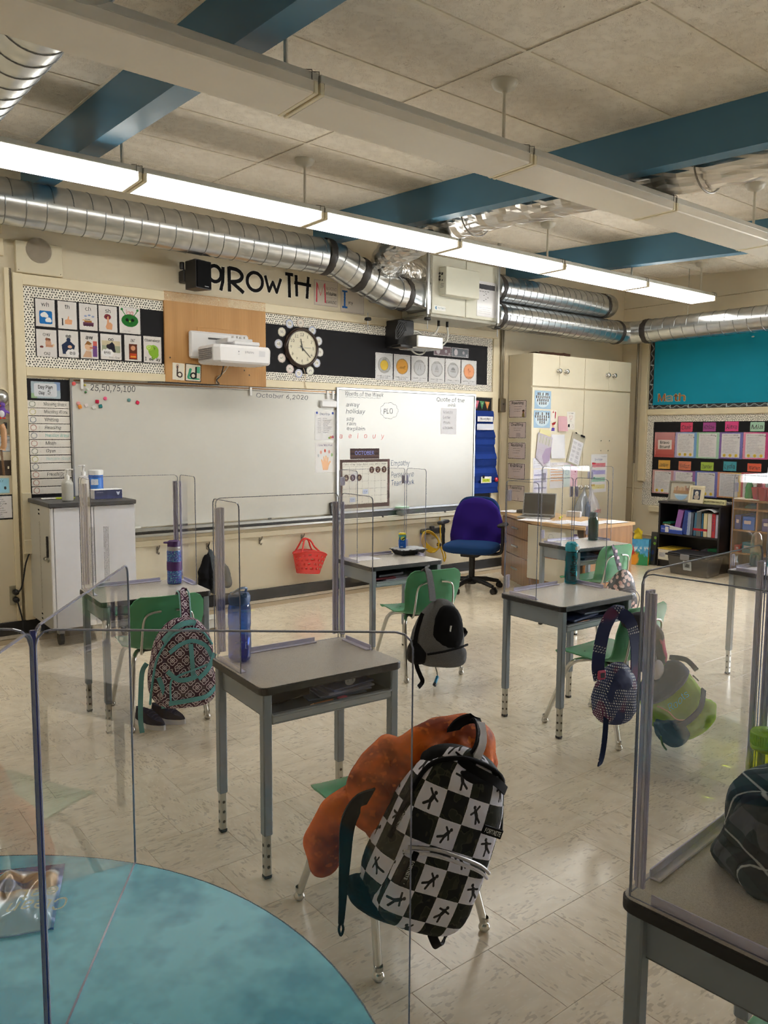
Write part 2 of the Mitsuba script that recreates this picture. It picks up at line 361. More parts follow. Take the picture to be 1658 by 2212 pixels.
for i, (x0, x1) in enumerate(((1.574, 1.705), (4.158, 4.272), (6.80, 6.918), (-1.05, -0.90))):
    b = B(); y0, y1 = -4.0, YB
    z = [[ceil_z(y0) - 0.255, ceil_z(y0) + 0.02], [ceil_z(y1) - 0.255, ceil_z(y1) + 0.02]]
    V = [[x, y, z[j][k]] for x in (x0, x1) for j, y in enumerate((y0, y1)) for k in (0, 1)]
    b.flat(V, [[0, 1, 3, 2], [4, 6, 7, 5], [0, 4, 5, 1], [2, 3, 7, 6], [0, 2, 6, 4], [1, 5, 7, 3]], '45718a')
    key = put('beam', b, 'paint')
    labels[key] = {'kind': 'structure'}
# trim on the back wall
TR = 'd9cdb0'
def trim(boxes, mat='paint', col=TR, M=FB, bev=0.004):
    b = B(M)
    for q in boxes: b.box(q[:3], q[3:6], q[6] if len(q) > 6 else col, bev)
    k = f'trim_{trim.n}'; trim.n += 1
    put(k, b, mat); struct(k)
trim.n = 1
trim([(1.425, 0.105, 0, 1.462, 2.78, 0.02)]); trim([(1.482, 0.105, 0, 1.555, 2.75, 0.03)]); trim([(1.463, 0.105, 0, 1.481, 2.78, 0.006)], col='6f6450')
trim([(1.50, 2.668, 0, 6.66, 2.748, 0.026)]); trim([(1.555, 1.990, 0, 6.62, 2.060, 0.022)]); trim([(6.605, 0.62, 0, 6.70, 2.668, 0.022)])
trim([(1.2, 2.86, 0, 1.43, 2.985, 0.03), (1.2, 3.02, 0, 1.43, 3.2, 0.006)])
trim([(1.57, 0.600, 0, 6.60, 0.652, 0.02)])
trim([(-2.6, 0.0, 0, 6.86, 0.105, 0.014)], col='1c1c1e', bev=0.006)
trim([(-6.085, 0.968, 0, -5.99, 3.0, 0.05)], M=FR); trim([(-5.99, 1.835, 0, -3.75, 1.912, 0.024)], M=FR); trim([(-6.42, 0.862, 0, -3.75, 0.870, 0.006)], M=FR, col='b9ad92')
trim([(-6.42, 0.0, 0, 4.0, 0.105, 0.014)], M=FR, col='1c1c1e', bev=0.006)
trim([(-6.42, 2.78, 0, 4.0, 2.80, 0.004), (-6.42, 3.24, 0, 4.0, 3.25, 0.004)], M=FR, col='b9ad92')
# ---------------------------------------------------------------- pendant lights
LROWS = [('lit', 4.92, 3.085), ('unlit', 2.98, 2.963)]
ordinal = ['first', 'second', 'third', 'fourth', 'fifth', 'sixth', 'seventh', 'eighth', 'ninth']
scene['m_lens'] = {'type': 'twosided', 'bsdf': {'type': 'principled', 'base_color': VC, 'roughness': 0.35, 'specular': 0.5}}
def lens_mesh(L):
    b = B(); c = 'dfd8cb'
    pr = [(-0.150, 0.050), (-0.148, 0.006), (-0.140, 0.0), (0.140, 0.0), (0.148, 0.006), (0.150, 0.050)]
    for (y0, z0), (y1, z1) in zip(pr[:-1], pr[1:]): b.add([[0.022, y0, z0], [L - 0.022, y0, z0], [L - 0.022, y1, z1], [0.022, y1, z1]], [[0, 3, 2, 1]], c)
    return b
def cap_mesh(x0, x1): return B().box([x0, -0.1505, -0.0005], [x1, 0.1505, 0.05], 'e2d8bc', 0.003)
LL = 1.312
housing = B().box([0, -0.152, 0.050], [LL, 0.152, 0.082], 'b4b2aa', 0.003).box([0.02, -0.05, 0.082], [LL - 0.02, 0.05, 0.105], 'a9a79f', 0.004)
clip = B()
for x in (0.0, 0.035): clip.tube([[LL - x, -0.156, 0.047], [LL - x, -0.156, 0.086], [LL - x - 0.02, -0.13, 0.09]], 0.0022, '4a463f', 5)
hs, ls, cs, ks = shape(housing, 'paint'), shape(lens_mesh(LL), 'lens'), shape(cap_mesh(0.0, 0.022), 'lens'), shape(clip, 'satin')
cs2 = shape(cap_mesh(LL - 0.022, LL), 'lens')
lit_lens = {**ls, 'emitter': {'type': 'area', 'radiance': {'type': 'rgb', 'value': [LAMP * 1.0, LAMP * 0.975, LAMP * 0.90]}}}
for nm, yy, zz in LROWS:
    seq = range(-2, 5) if nm == 'lit' else range(-2, 5)
    for i, k in enumerate(seq):
        x = 1.87 + 1.322 * k
        lab = f'{"lit" if nm == "lit" else "switched off"} fluorescent pendant light, {ordinal[i]} from the left in the row {"nearer the whiteboards" if nm == "lit" else "nearer the camera"}'
        t = thing('pendant_light', lab, 'ceiling light', 'lit pendant lights' if nm == 'lit' else 'switched off pendant lights')
        M = M4(place(x, yy, zz))
        for p, d in (('housing', hs), ('lens', lit_lens if nm == 'lit' else ls), ('end_cap', cs), ('end_cap_001', cs2), ('clip', ks)): scene[f'{t}__{p}'] = {**d, 'to_world': M}
        sx = x + LL - 0.065; zc = ceil_z(yy)
        scene[f'{t}__stem'] = shape(B().cyl([sx, yy, zz + 0.10], [sx, yy, zc - 0.03], 0.0095, 'cfcabd', 10), 'paint')
        scene[f'{t}__canopy'] = shape(B().lathe([(0.0, -0.052), (0.012, -0.052), (0.016, -0.045), (0.035, -0.040), (0.058, -0.028), (0.070, -0.008), (0.072, 0.004)], 'cfcabd', 28, (sx, yy, zc)), 'paint')
# ---------------------------------------------------------------- ducts
def ribs(t, p0, p1, r, step=0.135, col='8f9294', start=0.05):
    """the spiral seam of a straight run, one turn at a time"""
    p0, p1 = np.array(p0, float), np.array(p1, float); L = np.linalg.norm(p1 - p0); d = (p1 - p0) / L
    a = np.cross(d, [0, 0, 1.0]); a /= np.linalg.norm(a); bb = np.cross(d, a)
    s = start
    while s < L - 0.03:
        th = np.linspace(0, 2 * np.pi, 33)
        q = p0 + d * s + d[None] * (step * 0.35 * th / (2 * np.pi))[:, None] + (r + 0.001) * (np.cos(th)[:, None] * a + np.sin(th)[:, None] * bb)
        put('seam', B().tube(q, 0.0035, col, 5, caps=False), 'steel', t); s += step
def mastic(t, p, d, r, wd=0.05, seed=0):
    p, d = np.array(p, float), np.array(d, float); d /= np.linalg.norm(d)
    a = np.cross(d, [0, 0, 1.0]); a /= np.linalg.norm(a); bb = np.cross(d, a)
    th = np.linspace(0, 2 * np.pi, 49)[:-1]; R_ = np.random.default_rng(seed)
    e0, e1 = [np.convolve(np.tile(R_.normal(0, 1, 48), 3), np.ones(3) / 3, 'same')[48:96] * 0.009 for _ in (0, 1)]
    prof = [(-1, 0.0005), (-0.7, 0.005), (0, 0.007), (0.7, 0.005), (1, 0.0005)]
    P = [[p + d * (u * wd / 2 + (e0[j] if u < 0 else e1[j] if u > 0 else 0)) + (r + h + 0.002 * noise_np(j, u)) * (np.cos(th[j]) * a + np.sin(th[j]) * bb) for j in range(48)] for u, h in prof]
    put('sealant', B().grid(np.array(P), '2b2724', closed=True), 'satin', t)
def noise_np(a, b): return float(np.sin(a * 12.9898 + b * 78.233) * 43758.5453 % 1.0)
t = thing('spiral_duct', 'long round galvanised duct above the whiteboards, stepping down into the ventilation unit', 'duct')
path = smooth_path([[-2.6, 6.02, 3.155], [0, 6.02, 3.155], [3.0, 6.02, 3.155], [3.98, 6.02, 3.155]], 12)
put('pipe', B().tube(path, 0.155, 'b0b0b0', 40), 'galv', t); ribs(t, [-0.2, 6.02, 3.155], [3.95, 6.02, 3.155], 0.155)
E1, E2, E3 = np.array([4.02, 6.02, 3.155]), np.array([4.80, 6.02, 2.925]), np.array([4.96, 6.02, 2.925])
put('elbow', B().tube([E1, E1 + [0.10, 0, -0.012], E1 + [0.20, 0, -0.05], E1 + [0.34, 0, -0.10]], 0.155, 'b0b0b0', 40), 'galv', t)
put('elbow', B().tube([E1 + [0.34, 0, -0.10], E1 + [0.60, 0, -0.19], E2 + [0.0, 0, -0.004], E3], 0.152, 'b0b0b0', 40), 'galv', t)
dd = [0.93, 0, -0.35]
for q, s in ((E1 + [0.13, 0, -0.022], dd), (E1 + [0.27, 0, -0.07], dd), (E1 + [0.50, 0, -0.155], dd), (E1 + [0.62, 0, -0.20], dd), (E2 + [0.03, 0, -0.0], [1, 0, -0.1])):
    a = np.array(s) / np.linalg.norm(s); th = np.linspace(0, 2 * np.pi, 41); e = np.cross(a, [0, 1.0, 0])
    put('seam', B().tube(q + 0.156 * (np.cos(th)[:, None] * np.array([0, 1.0, 0]) + np.sin(th)[:, None] * e), 0.005, 'a0a3a5', 6, caps=False), 'steel', t)
mastic(t, E1 + [0.01, 0, 0], [1, 0, -0.1], 0.156, 0.07, 1); mastic(t, E1 + [0.38, 0, -0.112], dd, 0.156, 0.075, 2); mastic(t, E3 + [-0.02, 0, 0], [1, 0, 0], 0.154, 0.06, 3)
# the square-to-round piece at the unit
n = 32; th = np.arange(n) * 2 * np.pi / n
c0 = np.c_[np.full(n, 4.97), 6.02 + 0.152 * np.cos(th), 2.925 + 0.152 * np.sin(th)]
sq = lambda a: np.array([np.clip(1.5 * np.cos(a), -1, 1), np.clip(1.5 * np.sin(a), -1, 1)])
c1 = np.array([[5.19, 6.09 + 0.15 * sq(a)[0], 2.93 + 0.13 * sq(a)[1]] for a in th]); c2 = c1 + [0.04, 0, 0]
put('transition', B().grid(np.array([c0, c1, c2]), 'b0b0b0', closed=True), 'galv', t)
put('flange', B().box([5.185, 5.925, 2.785], [5.20, 6.255, 3.075], 'a8abac', 0.004), 'steel', t)
t = thing('spiral_duct', 'upper of the two round galvanised ducts leaving the right side of the ventilation unit', 'duct')
put('pipe', B().tube([[6.18, 6.02, 3.135], [7.1, 6.02, 3.135], [8.05, 6.02, 3.135]], 0.142, 'b0b0b0', 40), 'galv', t); ribs(t, [6.27, 6.02, 3.135], [8.02, 6.02, 3.135], 0.142, 0.105)
put('elbow', B().tube(smooth_path([[8.05, 6.02, 3.135], [8.20, 6.05, 3.15], [8.33, 6.16, 3.19], [8.40, 6.40, 3.25]], 14), 0.142, 'b0b0b0', 32), 'galv', t)
mastic(t, [6.24, 6.02, 3.135], [1, 0, 0], 0.143, 0.06, 4); mastic(t, [8.06, 6.02, 3.135], [1, 0.1, 0], 0.143, 0.05, 5)
t = thing('spiral_duct', 'lower round galvanised duct right of the ventilation unit, turning the room corner', 'duct')
put('pipe', B().tube([[6.18, 6.02, 2.848], [7.2, 6.02, 2.848], [8.36, 6.02, 2.848]], 0.138, 'b0b0b0', 40), 'galv', t); ribs(t, [6.27, 6.02, 2.848], [8.33, 6.02, 2.848], 0.138, 0.105)
put('elbow', B().tube(smooth_path([[8.36, 6.02, 2.848], [8.52, 6.0, 2.85], [8.60, 5.92, 2.853], [8.62, 5.76, 2.855]], 14), 0.139, 'b0b0b0', 32), 'galv', t)
put('pipe', B().tube([[8.62, 5.76, 2.855], [8.62, 4.0, 2.855], [8.62, 0.5, 2.855]], 0.141, 'b0b0b0', 40), 'galv', t); ribs(t, [8.62, 5.70, 2.855], [8.62, 3.2, 2.855], 0.141, 0.155)
mastic(t, [6.25, 6.02, 2.848], [1, 0, 0], 0.139, 0.07, 6); mastic(t, [8.37, 6.02, 2.848], [1, 0, 0], 0.139, 0.06, 7); mastic(t, [8.62, 5.72, 2.855], [0, 1, 0], 0.142, 0.07, 8)
put('hanger', B().tube([[8.62, 5.2, 2.99], [8.62, 5.2, ceil_z(5.2)]], 0.004, '8a8578', 6), 'satin', t)
t = thing('spiral_duct', 'large round galvanised duct at the top left beside the left blue beam', 'duct')
def sp(y): return [0.90, y, ceil_z(y) - 0.215]
put('pipe', B().tube([sp(0.2), sp(2), sp(4), sp(5.9)], 0.165, 'b0b0b0', 40), 'galv', t); ribs(t, sp(5.9), sp(0.3), 0.165, 0.165)
def foil_tube(t, path, r, seed):
    P = smooth_path(path, 120); n = 44
    b = B(); tg = np.gradient(P, axis=0); tg /= np.linalg.norm(tg, axis=1, keepdims=True)
    L = np.concatenate([[0], np.cumsum(np.linalg.norm(np.diff(P, axis=0), axis=1))])
    a = np.array([0, 0, 1.0]); G = []; th = np.arange(n) * 2 * np.pi / n
    for i in range(len(P)):
        a = a - tg[i] * (a @ tg[i]); a /= np.linalg.norm(a); e = np.cross(tg[i], a)
        q = np.stack([np.full(n, L[i]), r * np.cos(th) * 1.0, r * np.sin(th)], 1)
        ridge = np.abs(meshkit.noise(q * [16, 14, 14], seed) - 0.5) * 2
        rr_ = np.random.default_rng(seed * 1000 + i).normal(0, 0.011, n)
        k = r * (1 + rr_ + 0.05 * (meshkit.noise(q * 4, seed + 1) - 0.5) - 0.13 * (1 - ridge) ** 3 + 0.06 * (meshkit.noise(q * [45, 30, 30], seed + 2) - 0.5))
        G.append(P[i] + k[:, None] * (np.cos(th)[:, None] * a + np.sin(th)[:, None] * e))
    put('foil_sleeve', b.grid(np.array(G), 'dedad4', closed=True), 'foil', t, smooth=False)
t = thing('insulated_duct', 'crinkled foil insulated flexible duct running under the middle blue beam to the ventilation unit', 'duct')
fz = lambda y: ceil_z(y) - 0.195
foil_tube(t, [[4.47, 0.6, fz(0.6)], [4.47, 2.2, fz(2.2)], [4.47, 3.6, fz(3.6)], [4.46, 4.5, fz(4.5)], [4.50, 5.2, 3.27], [4.62, 5.85, 3.20], [4.90, 6.12, 3.17], [5.225, 6.15, 3.17]], 0.150, 3)
for y in (1.6, 2.6, 4.55): put('strap', B().tube([[4.47 + 0.168 * math.cos(a), y, fz(y) + 0.168 * math.sin(a)] for a in np.linspace(0, 2 * np.pi, 33)], 0.006, '8c8984', 6), 'steel', t)
# ventilation unit
t = thing('ventilation_unit', 'pale grey box ventilation unit hung high on the whiteboard wall between the ducts', 'ventilation unit')
put('cabinet', B().box([5.235, 5.945, 2.762], [6.175, 6.40, 3.335], 'c3c2b4', 0.006), 'paint', t)
f = B(frame([0, 5.945, 0], [1, 0, 0], [0, 0, 1], [0, -1, 0]))
put('door_panel', B(f.F).box([5.24, 2.768, 0], [5.70, 3.33, 0.012], 'c6c5b8', 0.004), 'paint', t)
put('door_panel', B(f.F).box([5.706, 2.768, 0], [6.17, 3.33, 0.012], 'c9c8ba', 0.004), 'paint', t)
cb = put('control_box', B(f.F).box([5.33, 2.945, 0.012], [5.795, 3.22, 0.115], 'c8c8ba', 0.005), 'paint', t)
b = B(frame([5.33, 0, 0], [0, -1, 0], [0, 0, 1], [-1, 0, 0]))
b.rect(-5.90, 3.14, -5.875, 3.165, 0.001, '202020'); b.disc(-5.885, 3.09, 0.008, 0.001, '202020')
for z in (3.02, 3.035, 3.05): b.rect(-5.91, z, -5.86, z + 0.006, 0.001, '7c7b74')
for z in (3.09, 3.12, 3.15): b.box([-5.925, z, 0], [-5.912, z + 0.02, 0.012], '2c2b28')
put('vent_slots', b, 'satin', cb)
b = B(f.F); b.box([5.27, 2.80, 0.012], [5.42, 2.845, 0.014], 'd8dad8'); b.disc(5.295, 2.823, 0.015, 0.0146, '3f6f96', n=24, a0=40, a1=320); b.text('fantech', 5.318, 2.815, 0.022, 0.0146, '6b7d88')
put('name_plate', b, 'satin', t)
b = B(f.F); b.box([5.86, 2.80, 0.012], [6.14, 3.16, 0.015], 'd6d6da', M=None)
b.rect(5.88, 3.08, 6.12, 3.13, 0.0155, '4a4a50'); b.text('INSTALLATION', 5.89, 3.05, 0.014, 0.0155, '55555a')
for k in range(5): b.rect(5.95 + 0.03 * (k % 3), 2.96 + 0.018 * k, 5.97 + 0.03 * (k % 3), 2.966 + 0.018 * k, 0.0155, '6a6a70')
for k in range(4): b.rect(5.885, 2.83 + 0.02 * k, 6.05 + 0.015 * (k % 2), 2.834 + 0.02 * k, 0.0155, 'b4b4ba')
tag(put('document_sleeve', b, 'gloss'), 'clear sleeve with a printed sheet taped to the front of the ventilation unit', 'document')
for x, y, z1 in ((5.155, 5.90, 3.57), (4.72, 6.30, 3.0), (6.14, 5.90, 3.57)):
    if x != 4.72: put('strut', B().box([x - 0.014, y - 0.014, 2.74], [x + 0.014, y + 0.014, z1], 'b8babb', 0.003), 'steel', t)
    k = put('threaded_rod', B().cyl([x, y, 2.60], [x, y, 2.76], 0.005, 'a0a2a2', 8), 'steel', t)
    put('rubber_mount', B().lathe([(0, 2.685), (0.03, 2.685), (0.036, 2.695), (0.03, 2.712), (0, 2.712)], '1d1d1d', 16, (x, y, 0)), 'satin', t)
put('bracket', B().box([5.24, 5.95, 2.735], [6.17, 6.39, 2.762], '9a998e', 0.003), 'paint', t)
for x in (5.50, 5.62):
    put('drain_fitting', B().cyl([x, 6.12, 2.735], [x, 6.12, 2.68], 0.014, '1d1d1d', 10), 'satin', t)
put('drain_hose', B().tube(smooth_path([[5.50, 6.12, 2.68], [5.46, 6.13, 2.60], [5.36, 6.18, 2.53], [5.45, 6.2, 2.48], [5.60, 6.16, 2.50], [5.63, 6.12, 2.58], [5.62, 6.12, 2.68]], 40), 0.009, 'c9c9c2', 8), 'gloss', t)
th = np.linspace(0, 2 * np.pi, 41)
put('drain_hose', B().tube(np.c_[5.28 + 0.125 * np.cos(th), 6.20 + 0.03 * np.sin(th), 2.50 + 0.12 * np.sin(th)], 0.008, 'bdbdb6', 8), 'gloss', t)
t = thing('wall_mounted_projector', 'small silver wall mounted device with dark bracket and coiled hose under the ventilation unit', 'fixture')
put('body', B().box([5.13, 6.02, 2.43], [5.48, 6.32, 2.56], 'c2c2bc', 0.01), 'steel', t)
put('bracket', B().box([5.03, 6.20, 2.45], [5.24, 6.42, 2.72], '17171a', 0.01).box([4.98, 6.1, 2.43], [5.2, 6.25, 2.46], '17171a', 0.005), 'satin', t)
put('bundle', B().tube(smooth_path([[5.02 + 0.07 * math.cos(a * 2.1), 6.15, 2.60 + 0.09 * math.sin(a * 2.1 + 0.3 * a)] for a in np.linspace(0, 9, 22)], 120), 0.006, '141416', 6), 'satin', t)
# ---------------------------------------------------------------- student desks
def lam_tex(p, n, uv):
    s = noise(p.x * 900, p.y * 900) ; s2 = noise(p.x * 420 + 7, p.y * 420, 3)
    return mix(mix((0.375, 0.345, 0.31), (0.44, 0.41, 0.375), s2), (0.24, 0.215, 0.19), smoothstep(0.78, 0.9, s) * 0.7)
PR('laminate', proc(lam_tex), rough=0.28, specular=0.5)
def rrect(x0, y0, x1, y1, r, n=6):
    pts = []
    for cx, cy, a in ((x1 - r, y1 - r, 0), (x0 + r, y1 - r, 90), (x0 + r, y0 + r, 180), (x1 - r, y0 + r, 270)):
        for k in range(n + 1): t = math.radians(a + 90 * k / n); pts.append((cx + r * math.cos(t), cy + r * math.sin(t)))
    return pts
GREY = '7b848c'
desk_parts = []
def dpart(name, b, mat): desk_parts.append((numbered('desk__' + name)[6:], shape(b, mat)))
dpart('tabletop', B().prism(rrect(-.297, -.222, .297, .222, .028), 0.674, 0.7004, 'aaa59b'), 'laminate')
b = B()
P = np.array(rrect(-.300, -.225, .300, .225, .030)); Pi = np.array(rrect(-.2965, -.2215, .2965, .2215, .0275)); n = len(P)
for (A, za), (Bq, zb) in (((Pi, .672), (P, .675)), ((P, .675), (P, .696)), ((P, .696), (Pi, .7005))):
    b.grid(np.array([np.c_[A, np.full(n, za)], np.c_[Bq, np.full(n, zb)]]), '131316', closed=True, flip=False)
b.prism([tuple(q) for q in Pi], .6715, .672, '3a3a3a')
dpart('edge_band', b, 'satin')
b = B()
for s in (-1, 1): b.box([s * .268, -.20, .583], [s * .264, .20, .672], GREY, 0.001)
b.box([-.268, .196, .583], [.268, .200, .672], GREY, .001).box([-.268, -.205, .580], [.268, .20, .584], '5d6266', .001)
dpart('book_box', b, 'paint')
b = B().box([-.252, -.214, .566], [.252, -.196, .590], '9aa0a4', .003).box([-.252, -.220, .588], [.252, -.196, .597], '868c90', .003).box([-.252, -.212, .560], [.252, -.200, .568], '7c8286', .002)
dpart('front_rail', b, 'paint')
for sx in (-1, 1):
    for sy in (-1, 1):
        x, y = sx * .269, sy * .196
        dpart('leg', B().box([x - .017, y - .017, .160], [x + .017, y + .017, .673], GREY, .004), 'paint')
        b = B().box([x - .0135, y - .0135, .010], [x + .0135, y + .0135, .20], 'b6b6b2', .004)
        for z in (.045, .085, .125):
            b.cyl([x, y - .0138, z], [x, y - .0148, z], .006, '55524d', 10)
            b.cyl([x + sx * .0138, y, z], [x + sx * .0148, y, z], .006, '55524d', 10)
        nm = desk_parts[-1][0]
        desk_parts.append((nm + '__extension', shape(b, 'chrome')))
        b = B().cyl([x, y - .017, .19], [x, y - .0195, .19], .007, 'b0b0ac', 10).cyl([x, y - .017, .225], [x, y - .0185, .225], .004, '55524d', 8)
        desk_parts.append((nm + '__foot', shape(B().box([x - .0145, y - .0145, 0], [x + .0145, y + .0145, .016], '1b1b1d', .004), 'satin')))
# the clear three-sided shields: sheets, their bright edges, the channels that hold them
def sheet_part(key, o, eu, L, H, r=0.02):
    """an acrylic sheet standing on o, running along eu; its sawn edges catch the light"""
    o, eu = np.array(o, float), np.array(eu, float); up = np.array([0, 0, 1.0])
    pts = [(0, 0), (L, 0)] + [(L - r + r * math.sin(a), H - r + r * math.cos(a)) for a in np.radians([90, 60, 30, 0])] + [(r - r * math.sin(a), H - r + r * math.cos(a)) for a in np.radians([0, 30, 60, 90])]
    V = np.array([o + eu * a + up * c for a, c in pts]); nn = np.cross(eu, up)
    k = put('sheet', B().add(V, [[0, i, i + 1] for i in range(1, len(V) - 1)], 'ffffff'), 'acrylic', key)
    t = 0.0018
    b = B(); W = np.vstack([V, V[:1]])
    for i in range(len(V)):
        a, c = W[i], W[i + 1]; d = (c - a) / np.linalg.norm(c - a); q = np.cross(d, nn)
        b.flat([a - nn * t - q * .0004, a + nn * t - q * .0004, a + nn * t + q * .0018, a - nn * t + q * .0018, c - nn * t - q * .0004, c + nn * t - q * .0004, c + nn * t + q * .0018, c - nn * t + q * .0018],
               [[0, 1, 5, 4], [3, 7, 6, 2], [0, 4, 7, 3], [1, 2, 6, 5]], EDGE)
    put('edge', b, 'gloss', k)
EDGE = '6f7384'
LAV = 'c6c5dc'
def shield(D, label, posts, side=0.235, H=0.62, zt=0.7005, side_r=None):
    """D: the desk's matrix"""
    t = thing('desk_shield', label, 'shield', 'clear desk shields')
    X = lambda x, y, z: (D @ np.array([x, y, z, 1.0]))[:3]
    ex, ey = D[:3, 0] / np.linalg.norm(D[:3, 0]), D[:3, 1] / np.linalg.norm(D[:3, 1])
    sheet_part(t, X(-.272, .212, zt), ex, .544, H)
    for s in (-1, 1): sheet_part(t, X(s * .286, .206, zt), -ey, side if s < 0 or side_r is None else side_r, H)
    def strip(lo, hi, col=LAV, name='bracket', bev=.002):
        put(name, B().box(lo, hi, col, bev), 'clear', t, M=D)
    # foot brackets: an angle along each sheet
    def foot(lo, hi, ax):
        b = B(); b.box(lo, hi, 'd6d5ea', .0015)
        lo2, hi2 = list(lo), list(hi)
        if ax == 'x': lo2[1] = hi[1] - .005
        else:
            if lo[0] < 0: hi2[0] = lo[0] + .005
            else: lo2[0] = hi[0] - .005
        lo2[2], hi2[2] = lo[2], lo[2] + .020
        b.box(lo2, hi2, 'bfbed8', .0012)
        put('foot_bracket', b, 'clear', t, M=D)
    foot([-.205, .188, zt], [.155, .211, zt + .005], 'x')
    for s in (-1, 1):
        a, c = sorted((s * .285, s * .262)); foot([a, .165 - (side_r or side) * .8 if s > 0 else .165 - side * .8, zt], [c, .165, zt + .005], 'y')
    for s in (-1, 1):
        for z0, z1 in ([(zt + .022, zt + H - .035)] if posts else [(zt + .03, zt + .10), (zt + H - .11, zt + H - .05)]):
            b = B(); x = s * .268
            for k in range(4): b.box([x - s * (.001 + .0062 * k), .2035 - .001 * (k % 2), z0], [x - s * (.0068 + .0062 * k), .2105, z1], ('b0afcb', 'd2d1e6', 'a3a2c2', 'c8c7de')[k], .0008)
            put('post', b, 'clear', t, M=D)
            b = B()
            for k in range(3): b.box([s * .2835, .199 - .0062 * k, z0], [s * (.276 + .001 * (k % 2)), .1935 - .0062 * k, z1], ('b8b7d2', 'd6d5e8', 'a8a7c6')[k], .0008)
            put('post', b, 'clear', t, M=D)
    return t
# the chairs: a moulded green shell on chrome legs
def chair_mesh():
    """the shell as one sheet with thickness; a slot is left where seat and back meet"""
    prof = [(.205, .398), (.19, .412), (.13, .420), (.05, .416), (-.05, .408), (-.115, .406), (-.155, .416), (-.180, .445), (-.195, .49), (-.208, .55), (-.222, .62), (-.234, .675), (-.240, .700), (-.242, .712)]
    P = smooth_path([(0, a, c) for a, c in prof], 66)[:, 1:]; n = len(P)
    s = np.concatenate([[0], np.cumsum(np.linalg.norm(np.diff(P, axis=0), axis=1))]); s /= s[-1]
    nu = 37; u = np.linspace(-1, 1, nu)
    W = np.interp(s, [0, .03, .10, .40, .52, .60, .80, .93, .975, 1.0], [.165, .185, .20, .205, .185, .180, .200, .195, .175, .145])
    tg = np.gradient(P, axis=0); tg /= np.linalg.norm(tg, axis=1, keepdims=True); nr = np.c_[tg[:, 1], -tg[:, 0]]      # towards the sitter
    nr = -nr if nr[n // 4][1] < 0 else nr
    curl = np.interp(s, [0, .1, .4, .5, .62, .8, 1], [.004, .010, .020, .034, .030, .022, .012])
    def surf(off):
        G = np.zeros((n, nu, 3))
        for i in range(n):
            k = curl[i] * np.abs(u) ** 2.6
            q = P[i] + nr[i] * (k[:, None] + off)
            G[i] = np.c_[u * W[i], q]
        return G
    top, bot = surf(0.0), surf(-.0065)
    hole = lambda i, j: abs(u[j] + u[min(j + 1, nu - 1)]) / 2 < .19 and .515 < s[i] < .575
    idx = np.arange(n * nu).reshape(n, nu); f = []
    N = n * nu; ok = np.array([[not hole(i, j) for j in range(nu - 1)] for i in range(n - 1)])
    for i in range(n - 1):
        for j in range(nu - 1):
            if not ok[i, j]: continue
            a, b_, c, d = idx[i, j], idx[i, j + 1], idx[i + 1, j + 1], idx[i + 1, j]
            f += [[a, b_, c, d], [a + N, d + N, c + N, b_ + N]]
            for di, dj, e in ((-1, 0, (b_, a)), (1, 0, (d, c)), (0, -1, (a, d)), (0, 1, (c, b_))):
                y, x = i + di, j + dj
                if not (0 <= y < n - 1 and 0 <= x < nu - 1 and ok[y, x]): f.append([e[0], e[1], e[1] + N, e[0] + N])
    v = np.vstack([top.reshape(-1, 3), bot.reshape(-1, 3)])
    m = trimesh.Trimesh(v, np.vstack([np.array(f)[:, [0, 1, 2]], np.array(f)[:, [0, 2, 3]]]), process=False)
    m.remove_unreferenced_vertices()
    return m
shell = chair_mesh(); trimesh.repair.fix_normals(shell)
sh = trimesh.graph.smooth_shade(shell, angle=np.radians(40), facet_minarea=None)
chair_parts = [('shell', shape(B().add(sh.vertices, sh.faces, '3f8a5e'), 'shell'))] if False else []
PR('shell', rough=0.33, specular=0.5)
chair_parts.append(('shell', shape(B().add(sh.vertices, sh.faces, '4c9168'), 'shell')))
for nm_, (sx, sy) in zip(('leg', 'leg_001', 'leg_002', 'leg_003'), ((-1, 1), (1, 1), (-1, -1), (1, -1))):
    fx, fy = sx * .203, (.240 if sy > 0 else -.235)
    pth = smooth_path([[sx * .085, sy * .02 - .02, .392], [sx * .135, sy * .07 - .02, .388], [sx * .160, sy * .115 - .015, .362], [sx * .172, sy * .148 - .005, .29], [fx, fy, .022]], 26)
    chair_parts.append((nm_, shape(B().tube(pth, .0125, 'd2d0cb', 14), 'chrome')))
    chair_parts.append((nm_ + '__glide', shape(B().lathe([(0, 0), (.012, .001), (.018, .009), (.0185, .016), (.014, .026), (.009, .030), (.0135, .034), (.0135, .046)], 'c8c6c0', 16, (fx, fy, 0)), 'chrome')))
bp = [[.05, -.02, .390], [.10, -.10, .390], [.128, -.165, .395], [.138, -.205, .425], [.137, -.224, .50], [.132, -.234, .575], [.118, -.2415, .612], [.085, -.243, .628], [.04, -.242, .632]]
for k, sx in enumerate((1, -1)):
    chair_parts.append(('back_support' + ('' if k == 0 else '_001'), shape(B().tube(smooth_path([[sx * a, b_, c] for a, b_, c in bp], 40), .0065, 'd2d0cb', 10), 'chrome')))
chair_parts.append(('seat_plate', shape(B().box([-.11, -.10, .386], [.11, .07, .396], '55534f', .003), 'satin')))
riv = B()
for sx in (-1, 1):
    for y, z in ((.075, .4185), (-.06, .4085)): riv.lathe([(.0, .0015), (.004, .0012), (.006, -.003)], '2a4034', 10, (sx * .09, y, z))
chair_parts.append(('rivet', shape(riv, 'satin')))
